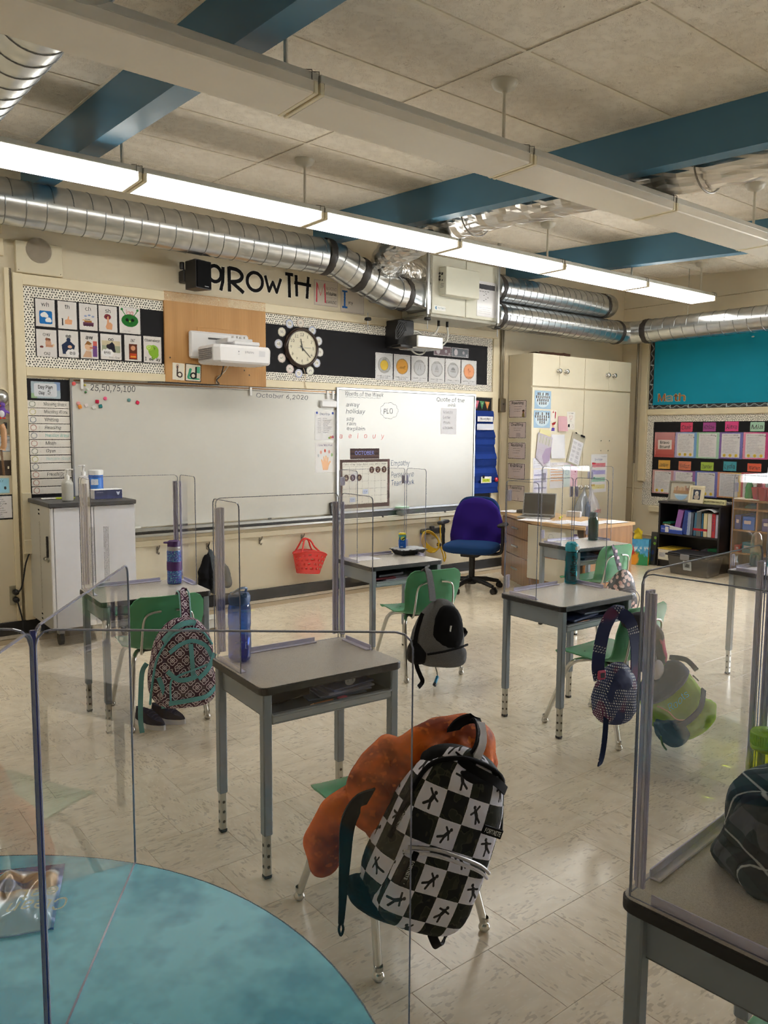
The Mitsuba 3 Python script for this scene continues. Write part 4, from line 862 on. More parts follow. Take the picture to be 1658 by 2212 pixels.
# --- coin posters and bank note prints
for i, (nm_, u0, u1, c1, c2, s1, s2) in enumerate((('two dollar', 4.904, 5.131, 'b0b0b0', 'd8b84a', 'toonie = two dollars', '$2.00   200¢'), ('one dollar', 5.144, 5.370, 'd29a44', 'd29a44', 'loonie = one dollar', '$1.00  100¢'), ('quarter', 5.383, 5.613, 'bdbec2', 'bdbec2', 'quarter = 25 cents', '25¢'), ('dime', 5.630, 5.861, 'bdbec2', 'bdbec2', 'dime = 10 cents', '10¢'), ('nickel', 5.870, 6.100, 'bdbec2', 'bdbec2', 'nickel = 5 cents', '5¢'), ('penny', 6.112, 6.348, 'e2a078', 'e2a078', 'penny = 1 cent', '1¢'))):
    def d(b, W, H, w, i=i, c1=c1, c2=c2, s1=s1, s2=s2):
        b.rect(.010, .010, W - .010, H - .010, w - .0002, '9c9ca0'); b.rect(.013, .013, W - .013, H - .013, w, 'd2d2d4')
        r = W * .36; cy = H * .55
        b.disc(W / 2, cy, r, w + .0003, '6a6a66', n=32); b.disc(W / 2, cy, r - .003, w + .0005, c1, n=32)
        if i == 0: b.disc(W / 2, cy, r * .66, w + .0007, '6a6a66', n=28); b.disc(W / 2, cy, r * .63, w + .0009, c2, n=28)
        else: b.ring(W / 2, cy, r * .9, .002, w + .0007, '77726a')
        q = w + .0011; k = '5f5a52' if i not in (1, 5) else '8a5a30'
        if i == 1: b.poly([(W * .32, cy - .01), (W * .45, cy), (W * .55, cy - .005), (W * .66, cy + .012), (W * .7, cy), (W * .62, cy - .018), (W * .4, cy - .02)], q, 'b07c30'); b.line([(W * .25, cy - .02), (W * .75, cy - .025)], q, k, .002)
        if i == 2: b.line([(W * .38, cy - .03), (W * .46, cy + .02), (W * .5, cy + .045), (W * .58, cy + .03), (W * .55, cy - .01), (W * .62, cy - .03)], q, k, .003)
        if i == 3:
            b.poly([(W * .5, cy + .05), (W * .5, cy - .01), (W * .62, cy - .01)], q, 'a4a6aa'); b.poly([(W * .48, cy + .045), (W * .48, cy - .01), (W * .38, cy - .01)], q, '9a9ca0'); b.line([(W * .36, cy - .02), (W * .64, cy - .02), (W * .6, cy - .03), (W * .4, cy - .03), (W * .36, cy - .02)], q, k, .002)
        if i == 4: b.disc(W / 2, cy, .03, q, '8a8c90', a0=0, a1=180); b.line([(W * .32, cy - .01), (W * .68, cy - .01)], q, k, .003); b.line([(W * .34, cy - .02), (W * .66, cy - .02)], q, k, .002)
        if i == 5: b.line([(W * .5, cy + .04), (W * .45, cy), (W * .5, cy - .04)], q, 'b86a48', .004); b.disc(W * .46, cy + .02, .012, q, 'c8825c'); b.disc(W * .55, cy + .0, .012, q, 'c8825c')
        if i in (0, 5): b.text('DOLLARS' if i == 0 else 'CANADA', W / 2, cy - r * .84, .016, q, k, center=True)
        if i in (0, 2, 3, 4): b.text('CANADA' if i else '2020', W / 2, cy + r * .68, .014, q, k, center=True)
        b.text(s1, W * .12, H * .13, .012, q, '4a4a4e', width=W * .76); b.text(s2, W * .5, H * .065, .012, q, '4a4a4e', center=True)
    sheet('coin_poster', FB, u0, 2.122, u1, 2.396, 'd8d8da', f'grey coin poster drawn with a {nm_} coin', 'poster', 'coin posters', d, w=.0068)
for nm_, u0, u1, c in (('brownish', 5.699, 5.951, '5f4a52'), ('greyish', 5.961, 6.217, '4f545c')):
    def d(b, W, H, w, c=c): b.rect(.006, .006, W - .006, H - .006, w, c); b.disc(W * .25, H * .5, .028, w + .0003, 'a09aa0', ry=.036); b.disc(W * .7, H * .5, .018, w + .0003, '8a848c'); b.rect(W * .86, H * .1, W * .92, H * .35, w + .0003, '9a949a')
    sheet('bank_note_print', FB, u0, 2.422, u1, 2.522, 'a8a4a8', f'small {nm_} laminated bank note print above the coin posters', 'print', 'bank note prints', d, w=.0068, mat='gloss')
# --- the two whiteboards
t = thing('whiteboard', 'large left whiteboard with the numbers 25, 50, 75, 100 and the date', 'whiteboard')
WB = 'cac8c2'
put('panel', B(FB).box([1.888, .770, .004], [4.415, 1.955, .014], WB), 'board', t)
b = B(FB)
b.box([1.872, .735, 0], [1.890, 1.985, .022], 'b6b8be', .003)
put('side_frame', b, 'steel', t)
put('map_rail', B(FB).box([1.872, 1.955, 0], [4.418, 1.987, .026], 'a9a8a4', .003).box([1.90, 1.964, .0262], [4.40, 1.978, .0275], '7a6048'), 'steel', t)
for u in (1.952, 3.45, 4.29, 4.355): put('rail_clip', B(FB).box([u, 1.905, .016], [u + .022, 1.985, .036], 'dedede', .003), 'satin', t)
put('marker_tray', B(FB).box([1.875, .735, .004], [4.43, .760, .07], 'b9bab8', .003).box([1.875, .712, .004], [4.43, .735, .055], '3c3c3e', .002).box([1.875, .688, .004], [4.43, .712, .075], 'c6c6c2', .004), 'steel', t)
b = B(FB); w = .0146
for s, u, v, h, wd, c in (('25,50,75,100', 2.035, 1.898, .050, .362, '2e2e34'), ('October', 3.526, 1.895, .040, .29, '62626a'), ('6,2020', 3.845, 1.890, .040, .24, '2e2e34')): put('handwriting', B(FB).text(s, u, v, h, w, c, width=wd, hand=.5), 'satin', t)
def magnet(u, v, c, sq=0, r=.013, lab=''):
    b = B(FB)
    if sq: b.box([-r, -r, 0], [r, r, .012], c, .004, None)
    else: b.lathe([(0, .012), (r * .8, .012), (r, .009), (r, 0)], c, 18)
    M = place(u, v, .0142, sq); b.F = FB @ M
    tag(put('magnet', b, 'gloss'), lab, 'magnet', 'board magnets')
for u, v, c, sq, lab in ((1.903, 1.948, 'd05a5a', 0, 'round coral magnet in the top left corner of the left whiteboard'), (1.989, 1.938, 'a89a3e', 0, 'tiny olive yellow round magnet on the left whiteboard'), (2.005, 1.908, 'c3cbbd', 0, 'tiny pale round magnet on the left whiteboard'), (1.994, 1.884, '3f6a3e', 0, 'tiny dark green round magnet on the left whiteboard'), (1.934, 1.793, 'd79a9a', 0, 'small pale pink round magnet above the orange square magnet'),
                         (1.945, 1.766, 'd98a3e', 18, 'orange square magnet on the left whiteboard'), (1.994, 1.779, 'd0cacc', 22, 'white rounded magnet right of the orange magnet'), (2.052, 1.764, 'd6d6d4', 30, 'white tilted magnet below the red square magnet'), (2.082, 1.811, 'b02040', -4, 'crimson square magnet left of the pink round one'), (2.107, 1.775, '1f6a6e', 10, 'teal square magnet on the left whiteboard'), (2.147, 1.838, 'd8587e', 0, 'bright pink round magnet on the left whiteboard'), (2.341, 1.832, '5f8a8c', 0, 'grey teal round magnet near the right crimson magnet'), (2.412, 1.813, 'b51f45', -28, 'tilted crimson square magnet, rightmost of the magnets')):
    magnet(u, v, c, sq, .016 if c in ('d05a5a',) else .009 if c in ('a89a3e', 'c3cbbd', '3f6a3e') else .0145, lab)
t = thing('whiteboard', 'smaller right whiteboard with the words of the week and the calendar', 'whiteboard')
put('panel', B(FB).box([4.425, .790, .020], [6.300, 2.000, .034], WB), 'board', t)
b = B(FB)
for q in ((4.402, .765, 4.427, 2.024), (6.292, .765, 6.318, 2.024), (4.402, 1.998, 6.318, 2.024), (4.402, .765, 6.318, .792)): put('frame', B(FB).box([q[0], q[1], .010], [q[2], q[3], .042], 'b3b6ba', .004), 'steel', t)
b = B(FB); w = .0346
for s, u, v, h, wd, c in (('Words of the Week', 4.504, 1.945, .040, .486, '24242a'), ('away', 4.522, 1.838, .042, .161, '33333a'), ('holiday', 4.522, 1.770, .044, .232, '44444a'), ('say', 4.525, 1.700, .038, .096, '33333a'), ('rain', 4.532, 1.650, .036, .11, '33333a'), ('explain', 4.528, 1.602, .036, .227, '33333a'), ('Quote of the', 5.726, 1.925, .045, .416, '24242a'), ('week', 5.888, 1.872, .040, .124, '24242a'), ('PLO', 4.995, 1.775, .055, .12, '2a2a30'),
                          ('a   e   i   o   u   y', 4.441, 1.522, .050, .56, 'c06a66'), ('Empathy', 5.096, 1.235, .055, .256, '4a5568'), ('Perse', 5.100, 1.112, .058, .15, '4a5568'), ('vere', 5.262, 1.112, .058, .15, '4a5568'), ('Team', 5.101, 1.028, .056, .145, '33466a'), ('work', 5.275, 1.030, .056, .142, '33466a')):
    put('handwriting', B(FB).text(s, u, v, h, w, c, width=wd, hand=.6), 'satin', t)
b.line([(4.51 + .03 * k, 1.928 + .006 * (k % 2)) for k in range(16)], w, '55555a', .003)
cl = []
for k in range(9):
    a0 = 2 * math.pi * k / 9
    for q in np.linspace(-.7, .7, 7): cl.append((5.068 + .085 * math.cos(a0) + .036 * math.cos(a0 + q * 1.3), 1.808 + .058 * math.sin(a0) + .028 * math.sin(a0 + q * 1.3)))
put('wavy_underline', b, 'satin', t)
put('cloud_outline', B(FB).line(cl + cl[:1], w, '2a2a30', .0035), 'satin', t)
def quote(b, W, H, w):
    for k, s in enumerate(('No Great Was', 'Ever Met', 'Without A', 'Little Sweat')): b.text(s, W * .14, H * (.80 - .2 * k), .030, w, '6d6d7c', width=W * (.6 if k in (0, 3) else .45))
sheet('quote_paper', FB, 5.789, 1.568, 6.025, 1.853, 'dedee4', 'white sheet with a printed quote on the right whiteboard', 'paper', None, quote, w=.0345)
def banner(b, W, H, w):
    for k in range(5): b.rect(0, H * k / 5 + .001, W, H * (k + 1) / 5 - .001, w - .0003, ('4a3a3a', '5c4844', '3c3034', '54423e', '46383a')[k])
    b.text('OCTOBER', W * .16, H * .4, .038, w + .0003, '7a7fb8', width=W * .66, bold=True)
sheet('month_banner', FB, 4.570, 1.313, 4.939, 1.419, '3c3032', 'dark wood grain strip reading October above the calendar', 'sign', None, banner, w=.0345)
def cal(b, W, H, w):
    b.rect(.028, .04, W - .028, H - .028, w, 'd9d7cf')
    x0, x1, y0, y1 = .035, W - .035, .045, H - .07
    for k in range(8): b.rect(x0 + (x1 - x0) * k / 7 - .001, y0, x0 + (x1 - x0) * k / 7 + .001, y1, w + .0003, '8f8d88')
    for k in range(6): b.rect(x0, y0 + (y1 - y0) * k / 5 - .001, x1, y0 + (y1 - y0) * k / 5 + .001, w + .0003, '8f8d88')
    cw, chh = (x1 - x0) / 7, (y1 - y0) / 5
    for k, s in enumerate(('SUNDAY', 'MONDAY', 'TUESDAY', 'WEDNESDAY', 'THURSDAY', 'FRIDAY', 'SATURDAY')): b.text(s, x0 + cw * (k + .5), y1 + .012, .016, w + .0003, '55524e', width=cw * .8, center=False) if False else b.text(s, x0 + cw * k + cw * .08, y1 + .012, .016, w + .0003, '55524e', width=cw * .84)
    for n_, (c_, r_) in {'1': (4, 0), '2': (5, 0), '3': (6, 0), '4': (0, 1), '5': (1, 1), '6': (2, 1)}.items():
        u, v = x0 + cw * (c_ + .5), y1 - chh * (r_ + .5)
        b.disc(u, v, .033, w + .0006, '5a3a36'); b.disc(u, v, .027, w + .0009, '45302e'); b.text(n_, u, v - .017, .036, w + .0012, 'c8b8a0', center=True)
    for c_, r_ in ((3, 3), (1, 4)): u, v = x0 + cw * (c_ + .5), y1 - chh * (r_ + .45); b.rect(u - .034, v - .025, u + .034, v + .025, w + .0006, 'b9c2d6'); b.text('No School', u - .026, v, .011, w + .001, '33364a', width=.05); b.text('today', u - .016, v - .016, .010, w + .001, '33364a', width=.03)
    for k in range(6): b.rect(W - .028, H * k / 6 + .002, W, H * (k + 1) / 6 - .002, w + .0002, ('5c4846', '4a3a3a', '6a5250')[k % 3]); b.rect(0, H * k / 6 + .002, .028, H * (k + 1) / 6 - .002, w + .0002, ('4a3a3a', '5c4846', '54423e')[k % 3])
sheet('wall_calendar', FB, 4.447, .815, 5.077, 1.308, '574644', 'October calendar with dark wood grain border and numbered day discs', 'calendar', None, cal, w=.0345)
def dojo(b, W, H, w):
    b.text('Class Dojo', W * .24, H * .86, .020, w, '3a4a86', width=W * .5)
    for u in (.1, .88): b.disc(W * u, H * .93, .012, w, '3f4f9e')
    for k in range(9): b.rect(W * .1, H * (.72 - .06 * k), W * .9, H * (.724 - .06 * k), w, 'a4a4ac'); b.rect(W * .4, H * (.735 - .06 * k), W * (.6 + .03 * (k * 7 % 9)), H * (.75 - .06 * k), w, '8a8a94'); b.rect(W * .14, H * (.735 - .06 * k), W * .3, H * (.75 - .06 * k), w, 'a0a0a8')
    b.disc(W * .78, H * .09, .014, w, 'c08a5a'); b.disc(W * .88, H * .1, .014, w, 'b05a7a'); b.disc(W * .7, H * .07, .010, w, '7aa05a')
sheet('reward_chart', FB, 4.163, 1.505, 4.400, 1.787, 'e0e0e2', 'sheet headed Class Dojo on the left whiteboard below the white box', 'paper', None, dojo, w=.0145)
def five(b, W, H, w):
    b.text('Give Me Five', W * .14, H * .88, .022, w, '5a4a7a', width=W * .72)
    for k, a in enumerate((155, 125, 92, 60, 30)):
        u, v = W * .5 + W * .38 * math.cos(math.radians(a)), H * .45 + H * .28 * math.sin(math.radians(a)); b.disc(u, v, .011, w, ('b8bcc0', 'd09a8a', 'b04a3e', 'c8908a', '8fae7a')[k], ry=.017)
    b.poly([(W * .38, H * .08), (W * .62, H * .08), (W * .68, H * .24), (W * .78, H * .36), (W * .74, H * .40), (W * .64, H * .32), (W * .66, H * .5), (W * .61, H * .51), (W * .58, H * .36), (W * .56, H * .56), (W * .5, H * .57), (W * .49, H * .36), (W * .45, H * .54), (W * .4, H * .53), (W * .41, H * .35), (W * .33, H * .46), (W * .28, H * .43), (W * .34, H * .26)], w, 'e0b490')
sheet('hand_poster', FB, 4.165, 1.187, 4.402, 1.478, 'e2e0e0', 'poster headed Give Me Five with a drawn open hand', 'poster', None, five, w=.0145)
tag(put('sensor_box', B(FB).box([4.215, 1.818, .0145], [4.405, 1.890, .05], 'dcdce0', .012), 'satin'), 'white rounded plastic box near the top right of the left whiteboard', 'box')
t = thing('phone_case', 'black patterned rectangular case leaning on the marker tray', 'case')
b = B(FB @ place(4.372, .764, .05, 0, -12)); b.box([-.050, 0, -.012], [.050, .125, .012], '1a1a1c', .010); put('shell', b, 'gloss', t)
b = B(FB @ place(4.372, .764, .05, 0, -12))
for k in range(14): r = random.Random(k); b.disc(r.uniform(-.035, .035), r.uniform(.02, .105), .010, .0125 + .0001 * k, ('6a6e70', '4a4e50', '868a8a')[k % 3], ry=.005, n=8)
put('pattern', b, 'satin', t)
# --- pocket chart at the right end
bulletin('bulletin_strip', 'narrow black bulletin strip behind the blue pocket chart', FB, (6.319, .770, 6.605, 1.990), (6.322, .775, 6.602, 1.985), w0=.002)
t = thing('pennant_banner', 'tiny paper pennants in pink, green and orange above the blue pocket chart', 'bunting')
for k, (c, s) in enumerate((('c96a80', 'O'), ('4f8a5e', 'U'), ('d08a4a', 'S'))):
    u = 6.325 + .085 * k; put('pennant', B(FB).poly([(u, 1.955 - .004 * k), (u + .078, 1.952 - .004 * k), (u + .04, 1.855)], .006 + .0005 * k, c).text(s, u + .04, 1.915, .024, .0072 + .0005 * k, 'e8e0d8', center=True), 'paper', t)
t = thing('pocket_chart', 'tall royal blue fabric pocket chart hanging beside the right whiteboard', 'pocket chart')
n = 24; G = []
for i in range(n):
    v = 1.840 - .95 * i / (n - 1); wd = .285 + .10 * (i / (n - 1)) ** 1.2
    G.append([[6.322 + wd * j / 8, v, .030 + .010 * math.sin(i * 1.1) + .018 * (j / 8) * (i / n) + .004 * math.sin(j * 1.7 + i)] for j in range(9)])
G = np.array(G); b = B(FB); b.grid(G, '1c3478', flip=True); b.grid(G - [0, 0, .004], '182c68'); put('backing', b, 'fabric', t)
for k in range(9):
    i = 4 + 2 * k; b = B(FB); b.grid(np.array([G[i] + [0, 0, .004], G[i + 1] + [0, -.015, .009]]), ('223c86', '1a306f')[k % 2], flip=True); put('pocket', b, 'fabric', t)
tag(put('label_strip', B(FB).box([6.335, 1.715, .052], [6.585, 1.775, .0535], 'dfe0e6', .0005).text('Word Wall', 6.38, 1.735, .024, .0542, '3a3a44', width=.16), 'paper'), 'upper white label strip in the top of the blue pocket chart', 'label', 'pocket chart strips')
tag(put('label_strip', B(FB).box([6.325, 1.620, .056], [6.595, 1.690, .0575], 'd4d8e6', .0005), 'paper'), 'lower blank white strip in the blue pocket chart', 'label', 'pocket chart strips')
tag(put('label_strip', B(FB).box([6.40, 1.010, .062], [6.570, 1.085, .0635], 'e2e4da', .0005).rect(6.42, 1.022, 6.54, 1.060, .0642, 'b9c83e').text('CENTERS', 6.43, 1.032, .018, .0646, '33381a', width=.09).box([6.42, 1.065, .0642], [6.45, 1.10, .072], '1c1c1e', .003), 'paper'), 'small white and yellow green label clipped low on the pocket chart', 'label', 'pocket chart strips')
tag(put('magnet', B(FB @ place(6.655, 1.045, .055)).lathe([(0, .014), (.022, .014), (.026, .009), (.026, 0)], 'b8202c', 18), 'gloss'), 'red round magnet at the right edge of the pocket chart', 'magnet', 'board magnets')
# --- day plan strip at the left
bulletin('bulletin_strip', 'tall narrow black strip left of the whiteboards holding the day plan', FB, (1.557, .955, 1.872, 1.975), (1.558, .958, 1.871, 1.973), w0=.002)
def dayplan(b, W, H, w):
    b.rect(0, 0, W, H, w - .0003, '9fb0bc'); b.rect(0, 0, W * .2, H * .3, w - .0002, '8fae8a'); b.rect(W * .8, H * .5, W, H, w - .0002, '7f95ba')
    b.poly(rrect(W * .10, H * .10, W * .88, H * .90, .012), w, 'd4d8e0'); b.text('Day Plan', W * .24, H * .58, .026, w + .0003, INK, width=W * .5, bold=True); b.text('Day', W * .26, H * .24, .024, w + .0003, INK, width=W * .2, bold=True); b.text('5', W * .56, H * .24, .034, w + .0003, '2a2a30', hand=.6); b.rect(W * .5, H * .2, W * .74, H * .21, w + .0003, '55555a')
sheet('day_plan_card', FB, 1.588, 1.824, 1.804, 1.952, 'a4b4c0', 'laminated card reading Day Plan, Day 5', 'card', None, dayplan, w=.0045, mat='gloss')
rows = [('Morning Snack', INK, 'e'), ('Morning Work', INK, 'y'), ('Writing', INK, 'b'), ('Reading', INK, 'r'), ('Nutrition Break', '6aa8a4', 'b'), ('Math', INK, 'r'), ('Gym', INK, 'g'), ('Nutrition Break', 'a9c4c2', 'y'), ('', INK, 'b'), ('French/Gr 3', INK, 'r'), ('', INK, 'r'), ('', INK, 'r')]
tops = [1.806, 1.747, 1.686, 1.626, 1.564, 1.504, 1.444, 1.383, 1.323, 1.262, 1.200, 1.139]
posn = ['top', 'second', 'third', 'fourth', 'fifth', 'sixth', 'seventh', 'eighth', 'ninth', 'tenth', 'eleventh', 'twelfth']
for i, (s, c, k) in enumerate(rows):
    rc = {'e': '55604a', 'y': 'a8a050', 'b': '3a4a66', 'r': '9a5a4e', 'g': '4a564a'}[k]
    def d(b, W, H, w, s=s, c=c, rc=rc, i=i):
        b.disc(.034, H / 2, .023, w, rc, n=24); b.disc(.034, H / 2, .0195, w + .0003, 'e4e2dc', n=24)
        for q in range(12): a = q * math.pi / 6; b.line([(.034 + .014 * math.cos(a), H / 2 + .014 * math.sin(a)), (.034 + .018 * math.cos(a), H / 2 + .018 * math.sin(a))], w + .0005, rc, .0012)
        b.rect(.076, H * .4, .079, H * .46, w, '9a9a98'); b.rect(.076, H * .6, .079, H * .66, w, '9a9a98')
        for q in (.3, .6): b.rect(.16, H * q, W - .004, H * q + .0008, w, 'c0bcb8')
        if s: b.text(s, .118, H * .32, H * .46, w + .0004, c, width={'Morning Snack': .17, 'Morning Work': .175, 'Writing': .102, 'Reading': .118, 'Math': .075, 'Gym': .07, 'French/Gr 3': .15}.get(s, .18), hand=.6)
        if i == 9: b.text('mrs. D', .21, H * .06, H * .22, w + .0004, c, width=.055, hand=.5)
    lab = f'day plan strip reading {s}, {posn[i]} in the column' if s else f'blank day plan strip, {posn[i]} in the column'
    sheet('day_plan_strip', FB, 1.560 + .0008 * i, tops[i] - .055, 1.868, tops[i], 'dedad4', lab.replace('/', ' '), 'strip', 'day plan strips', d, w=.0045)
# --- speaker, left wall bits
t = thing('wall_speaker', 'square beige wall speaker with a round grille above the left bulletin board', 'speaker')
put('panel', B(FB).box([1.507, 2.752, .0], [1.842, 2.985, .045], 'cdc3a9', .004), 'paint', t)
def gr(p, n, uv):
    d = dr.sqrt(dr.square(p.x - 1.672) + dr.square(p.z - 2.928)); a = dr.atan2(p.z - 2.928, p.x - 1.672)
    r = d / 0.0062; return mix((0.33, 0.28, 0.21), (0.09, 0.075, 0.055), smoothstep(0.2, 0.5, dr.abs(r - dr.floor(r) - 0.5)))
PR('grille', proc(gr), rough=0.6)
put('grille', B(frame([1.672, YB - .045, 2.928], [1, 0, 0], [0, 0, 1], [0, -1, 0])).lathe([(0, .003), (.088, .003), (.093, 0)], '8a7c64', 40), 'grille', t)
for u, v in ((1.525, 2.77), (1.825, 2.77)): put('screw', B(FB).disc(u, v, .004, .0455, '6a6050', n=10), 'satin', t)
t = thing('fire_bell', 'round grey metal wall bell at the left edge above the telephone', 'bell')
put('plate', B(frame([1.37, YB, 1.822], [1, 0, 0], [0, 0, 1], [0, -1, 0])).lathe([(0, .0), (.072, .0), (.072, .010), (.060, .016)], 'cbbfa4', 36), 'paint', t)
put('dome', B(frame([1.37, YB - .012, 1.825], [1, 0, 0], [0, 0, 1], [0, -1, 0])).lathe([(.0, .055), (.02, .055), (.03, .045), (.045, .035), (.050, .01), (.050, .0)], 'c9cacc', 36), 'steel', t)
t = thing('penguin_toy', 'small purple and white penguin toy hung on the wall at the left edge', 'toy')
b = B(FB); b.mesh(trimesh.creation.icosphere(3, 1), '6b4f9a', M=frame([1.372, 1.712, .03], [.030, 0, 0], [0, .045, 0], [0, 0, .025])); put('body', b, 'fabric', t)
b = B(FB); b.mesh(trimesh.creation.icosphere(2, 1), 'dcdce4', M=frame([1.368, 1.70, .045], [.020, 0, 0], [0, .030, 0], [0, 0, .014])); put('belly', b, 'fabric', t)
b = B(FB); b.mesh(trimesh.creation.icosphere(2, 1), '6b4f9a', M=frame([1.374, 1.765, .032], [.022, 0, 0], [0, .022, 0], [0, 0, .02])); put('head', b, 'fabric', t)
b = B(FB); b.mesh(trimesh.creation.icosphere(2, 1), 'd84a3a', M=frame([1.352, 1.758, .045], [.012, 0, 0], [0, .007, 0], [0, 0, .010])); put('beak', b, 'satin', t)
b = B(FB); b.mesh(trimesh.creation.icosphere(2, 1), '7a5aa8', M=frame([1.405, 1.715, .03], [.020, -.012, 0], [.006, .008, 0], [0, 0, .006])); put('wing', b, 'fabric', t)
for s in (-1, 1):
    b = B(FB); b.mesh(trimesh.creation.icosphere(2, 1), 'd84a3a', M=frame([1.370 + s * .014, 1.666, .04], [.012, 0, 0], [0, .006, 0], [0, 0, .012])); put('foot', b, 'fabric', t)
t = thing('wall_telephone', 'tan wall telephone with a coiled cord at the left edge', 'telephone')
put('plate', B(FB).box([1.355, 1.545, 0], [1.424, 1.662, .006], 'b9b4a4', .002), 'steel', t)
put('body', B(FB).box([1.250, 1.42, .0], [1.345, 1.66, .05], 'b08a66', .012), 'satin', t)
hs_ = smooth_path([[1.355, 1.615, .075], [1.366, 1.58, .085], [1.366, 1.52, .088], [1.366, 1.47, .085], [1.355, 1.435, .075]], 20)
put('handset', B(FB).tube(hs_, [.024] + [.020] * (len(hs_) - 2) + [.026], 'b88d68', 14), 'satin', t)
th = np.linspace(0, 2 * np.pi * 22, 400); z = np.linspace(0, 1, 400)
cp = np.c_[1.352 + .012 * z + .008 * np.cos(th), 1.43 - .19 * z, .05 + .008 * np.sin(th)]
put('cord', B(FB).tube(cp, .0022, '8a6848', 5), 'satin', t)
put('key_switch', B(FB).box([1.385, 1.585, .006], [1.408, 1.635, .014], '1e1e20', .003), 'satin', t)
def notice(c, kind):
    def d(b, W, H, w):
        b.rect(W * .05, H * .06, W * .95, H * .94, w, c)
        if kind == 1: b.text('when', W * .5, H * .7, .014, w + .0003, '33405a'); b.text('emailing', W * .3, H * .55, .014, w + .0003, '33405a'); lines(b, W * .4, H * .15, W * .9, H * .45, 4, w + .0003, '9aa4b8', .002)
        if kind == 2: b.text('DAY', W * .15, H * .72, .020, w + .0003, '4a7a8a'); b.disc(W * .72, H * .35, .008, w + .0003, '3a3a3a', ry=.012)
        if kind == 3:
            for k, s in enumerate(('In this classroom', 'second chances', 'apologize', 'forgive', 'love each other', 'keep our promises', 'never give up', 'on one another', 'laugh often', 'We are family')): b.text(s, W * .30, H * (.88 - .088 * k), .010, w + .0003, '2c2c30', width=W * (.35 + .05 * (k % 4)))
    return d
sheet('notice_card', FB, 1.330, 1.415, 1.434, 1.533, '8a9aa8', 'pale notice card about emailing below the telephone', 'card', None, notice('d0d6da', 1))
sheet('notice_card', FB, 1.300, 1.100, 1.409, 1.217, '9ab8c0', 'light blue notice card above the framed class rules', 'card', None, notice('8fbfd2', 2))
sheet('rules_poster', FB, 1.200, .900, 1.432, 1.090, '1d1d20', 'black bordered poster listing class promises at the left edge', 'poster', None, notice('d8d6da', 3))
t = thing('light_switch', 'dark brown light switch plate at the left edge', 'light switch')
put('plate', B(FB).box([1.290, 1.236, 0], [1.438, 1.350, .006], '33261d', .002), 'satin', t)
put('toggle', B(FB).box([1.398, 1.285, .006], [1.410, 1.305, .018], 'c8bfa8', .002), 'satin', t)
t = thing('wall_outlet', 'steel double electrical outlet low on the wall left of the white cart', 'outlet')
put('plate', B(FB).box([1.378, .235, 0], [1.462, .385, .005], 'a3a090', .002), 'steel', t)
for v in (.335, .275): put('plug', B(FB).lathe([(0, .045), (.016, .045), (.022, .03), (.022, 0)], '19191b', 18, (1.420, v, .005)), 'satin', t)
t = thing('surface_raceway', 'beige vertical cable channel on the wall left of the white cart', 'cable channel')
put('channel', B(FB).box([1.484, .63, .030], [1.552, 1.10, .055], 'cdc3a9', .004), 'paint', t)
put('box', B(FB).box([1.484, .63, .030], [1.552, .74, .070], 'cdc3a9', .004), 'paint', t)
tag(put('electric_lead', B(FB).tube(smooth_path([[1.555, .69, .05], [1.53, .66, .06], [1.49, .56, .06], [1.47, .45, .06], [1.45, .37, .06], [1.425, .335, .05]], 30), .006, '17171a', 7), 'satin'), 'black power cord hanging from the cable channel to the outlet', 'cord')
tag(put('electric_lead', B(FB).tube(smooth_path([[1.42, .275, .05], [1.435, .20, .06], [1.45, .12, .06], [1.455, .03, .07], [1.50, .012, .10], [1.56, .012, .16]], 26), .006, '17171a', 7), 'satin'), 'black power cord running from the outlet down to the floor', 'cord')
# --- hooks with what hangs on them, conduit
hp = np.array([[0, .012, .004], [0, .0, .022], [0, -.012, .04], [0, 0, .052], [0, .014, .054]])
def hook(u, v, lab):
    t = thing('coat_hook', lab, 'hook', 'coat hooks')
    put('plate', B(FB).box([u - .009, v - .03, .004], [u + .009, v + .028, .009], '7a7266', .003), 'steel', t)
    put('prong', B(FB).tube(smooth_path(np.array([[0, -.01, .008], [0, -.03, .02], [0, -.032, .036], [0, -.018, .045]]) + [u, v, 0], 14), .0045, '7a7266', 7), 'steel', t)
    put('prong', B(FB).tube(smooth_path(np.array([[0, .0, .008], [0, .01, .03], [0, .03, .05], [0, .045, .054]]) + [u, v, 0], 14), .0045, '7a7266', 7), 'steel', t)
HK = ((2.560, .563), (3.022, .556), (3.552, .563), (4.015, .558))
for (u, v), lab in zip(HK, ('coat hook on the wall just right of the white cart', 'coat hook holding the dark drawstring bag', 'empty coat hook left of the red basket', 'coat hook holding the red plastic basket')): hook(u, v, lab)
t = thing('conduit', 'grey steel conduit with a switch box running up the wall left of the tall cupboard', 'conduit')
put('pipe', B(FB).cyl([6.745, 1.99, .02], [6.745, 3.4, .02], .012, '9c9484', 10).cyl([6.772, 1.99, .02], [6.772, 3.4, .02], .012, 'a59d8c', 10), 'steel', t)
put('pipe', B(FB).cyl([6.748, .66, .02], [6.748, 1.83, .02], .012, 'b5aa92', 10), 'paint', t)
put('switch_box', B(FB).box([6.715, 1.83, 0], [6.80, 1.99, .05], '8f897b', .004), 'steel', t)
put('knob', B(FB).cyl([6.757, 1.925, .05], [6.757, 1.925, .062], .010, '4a4640', 10), 'satin', t)
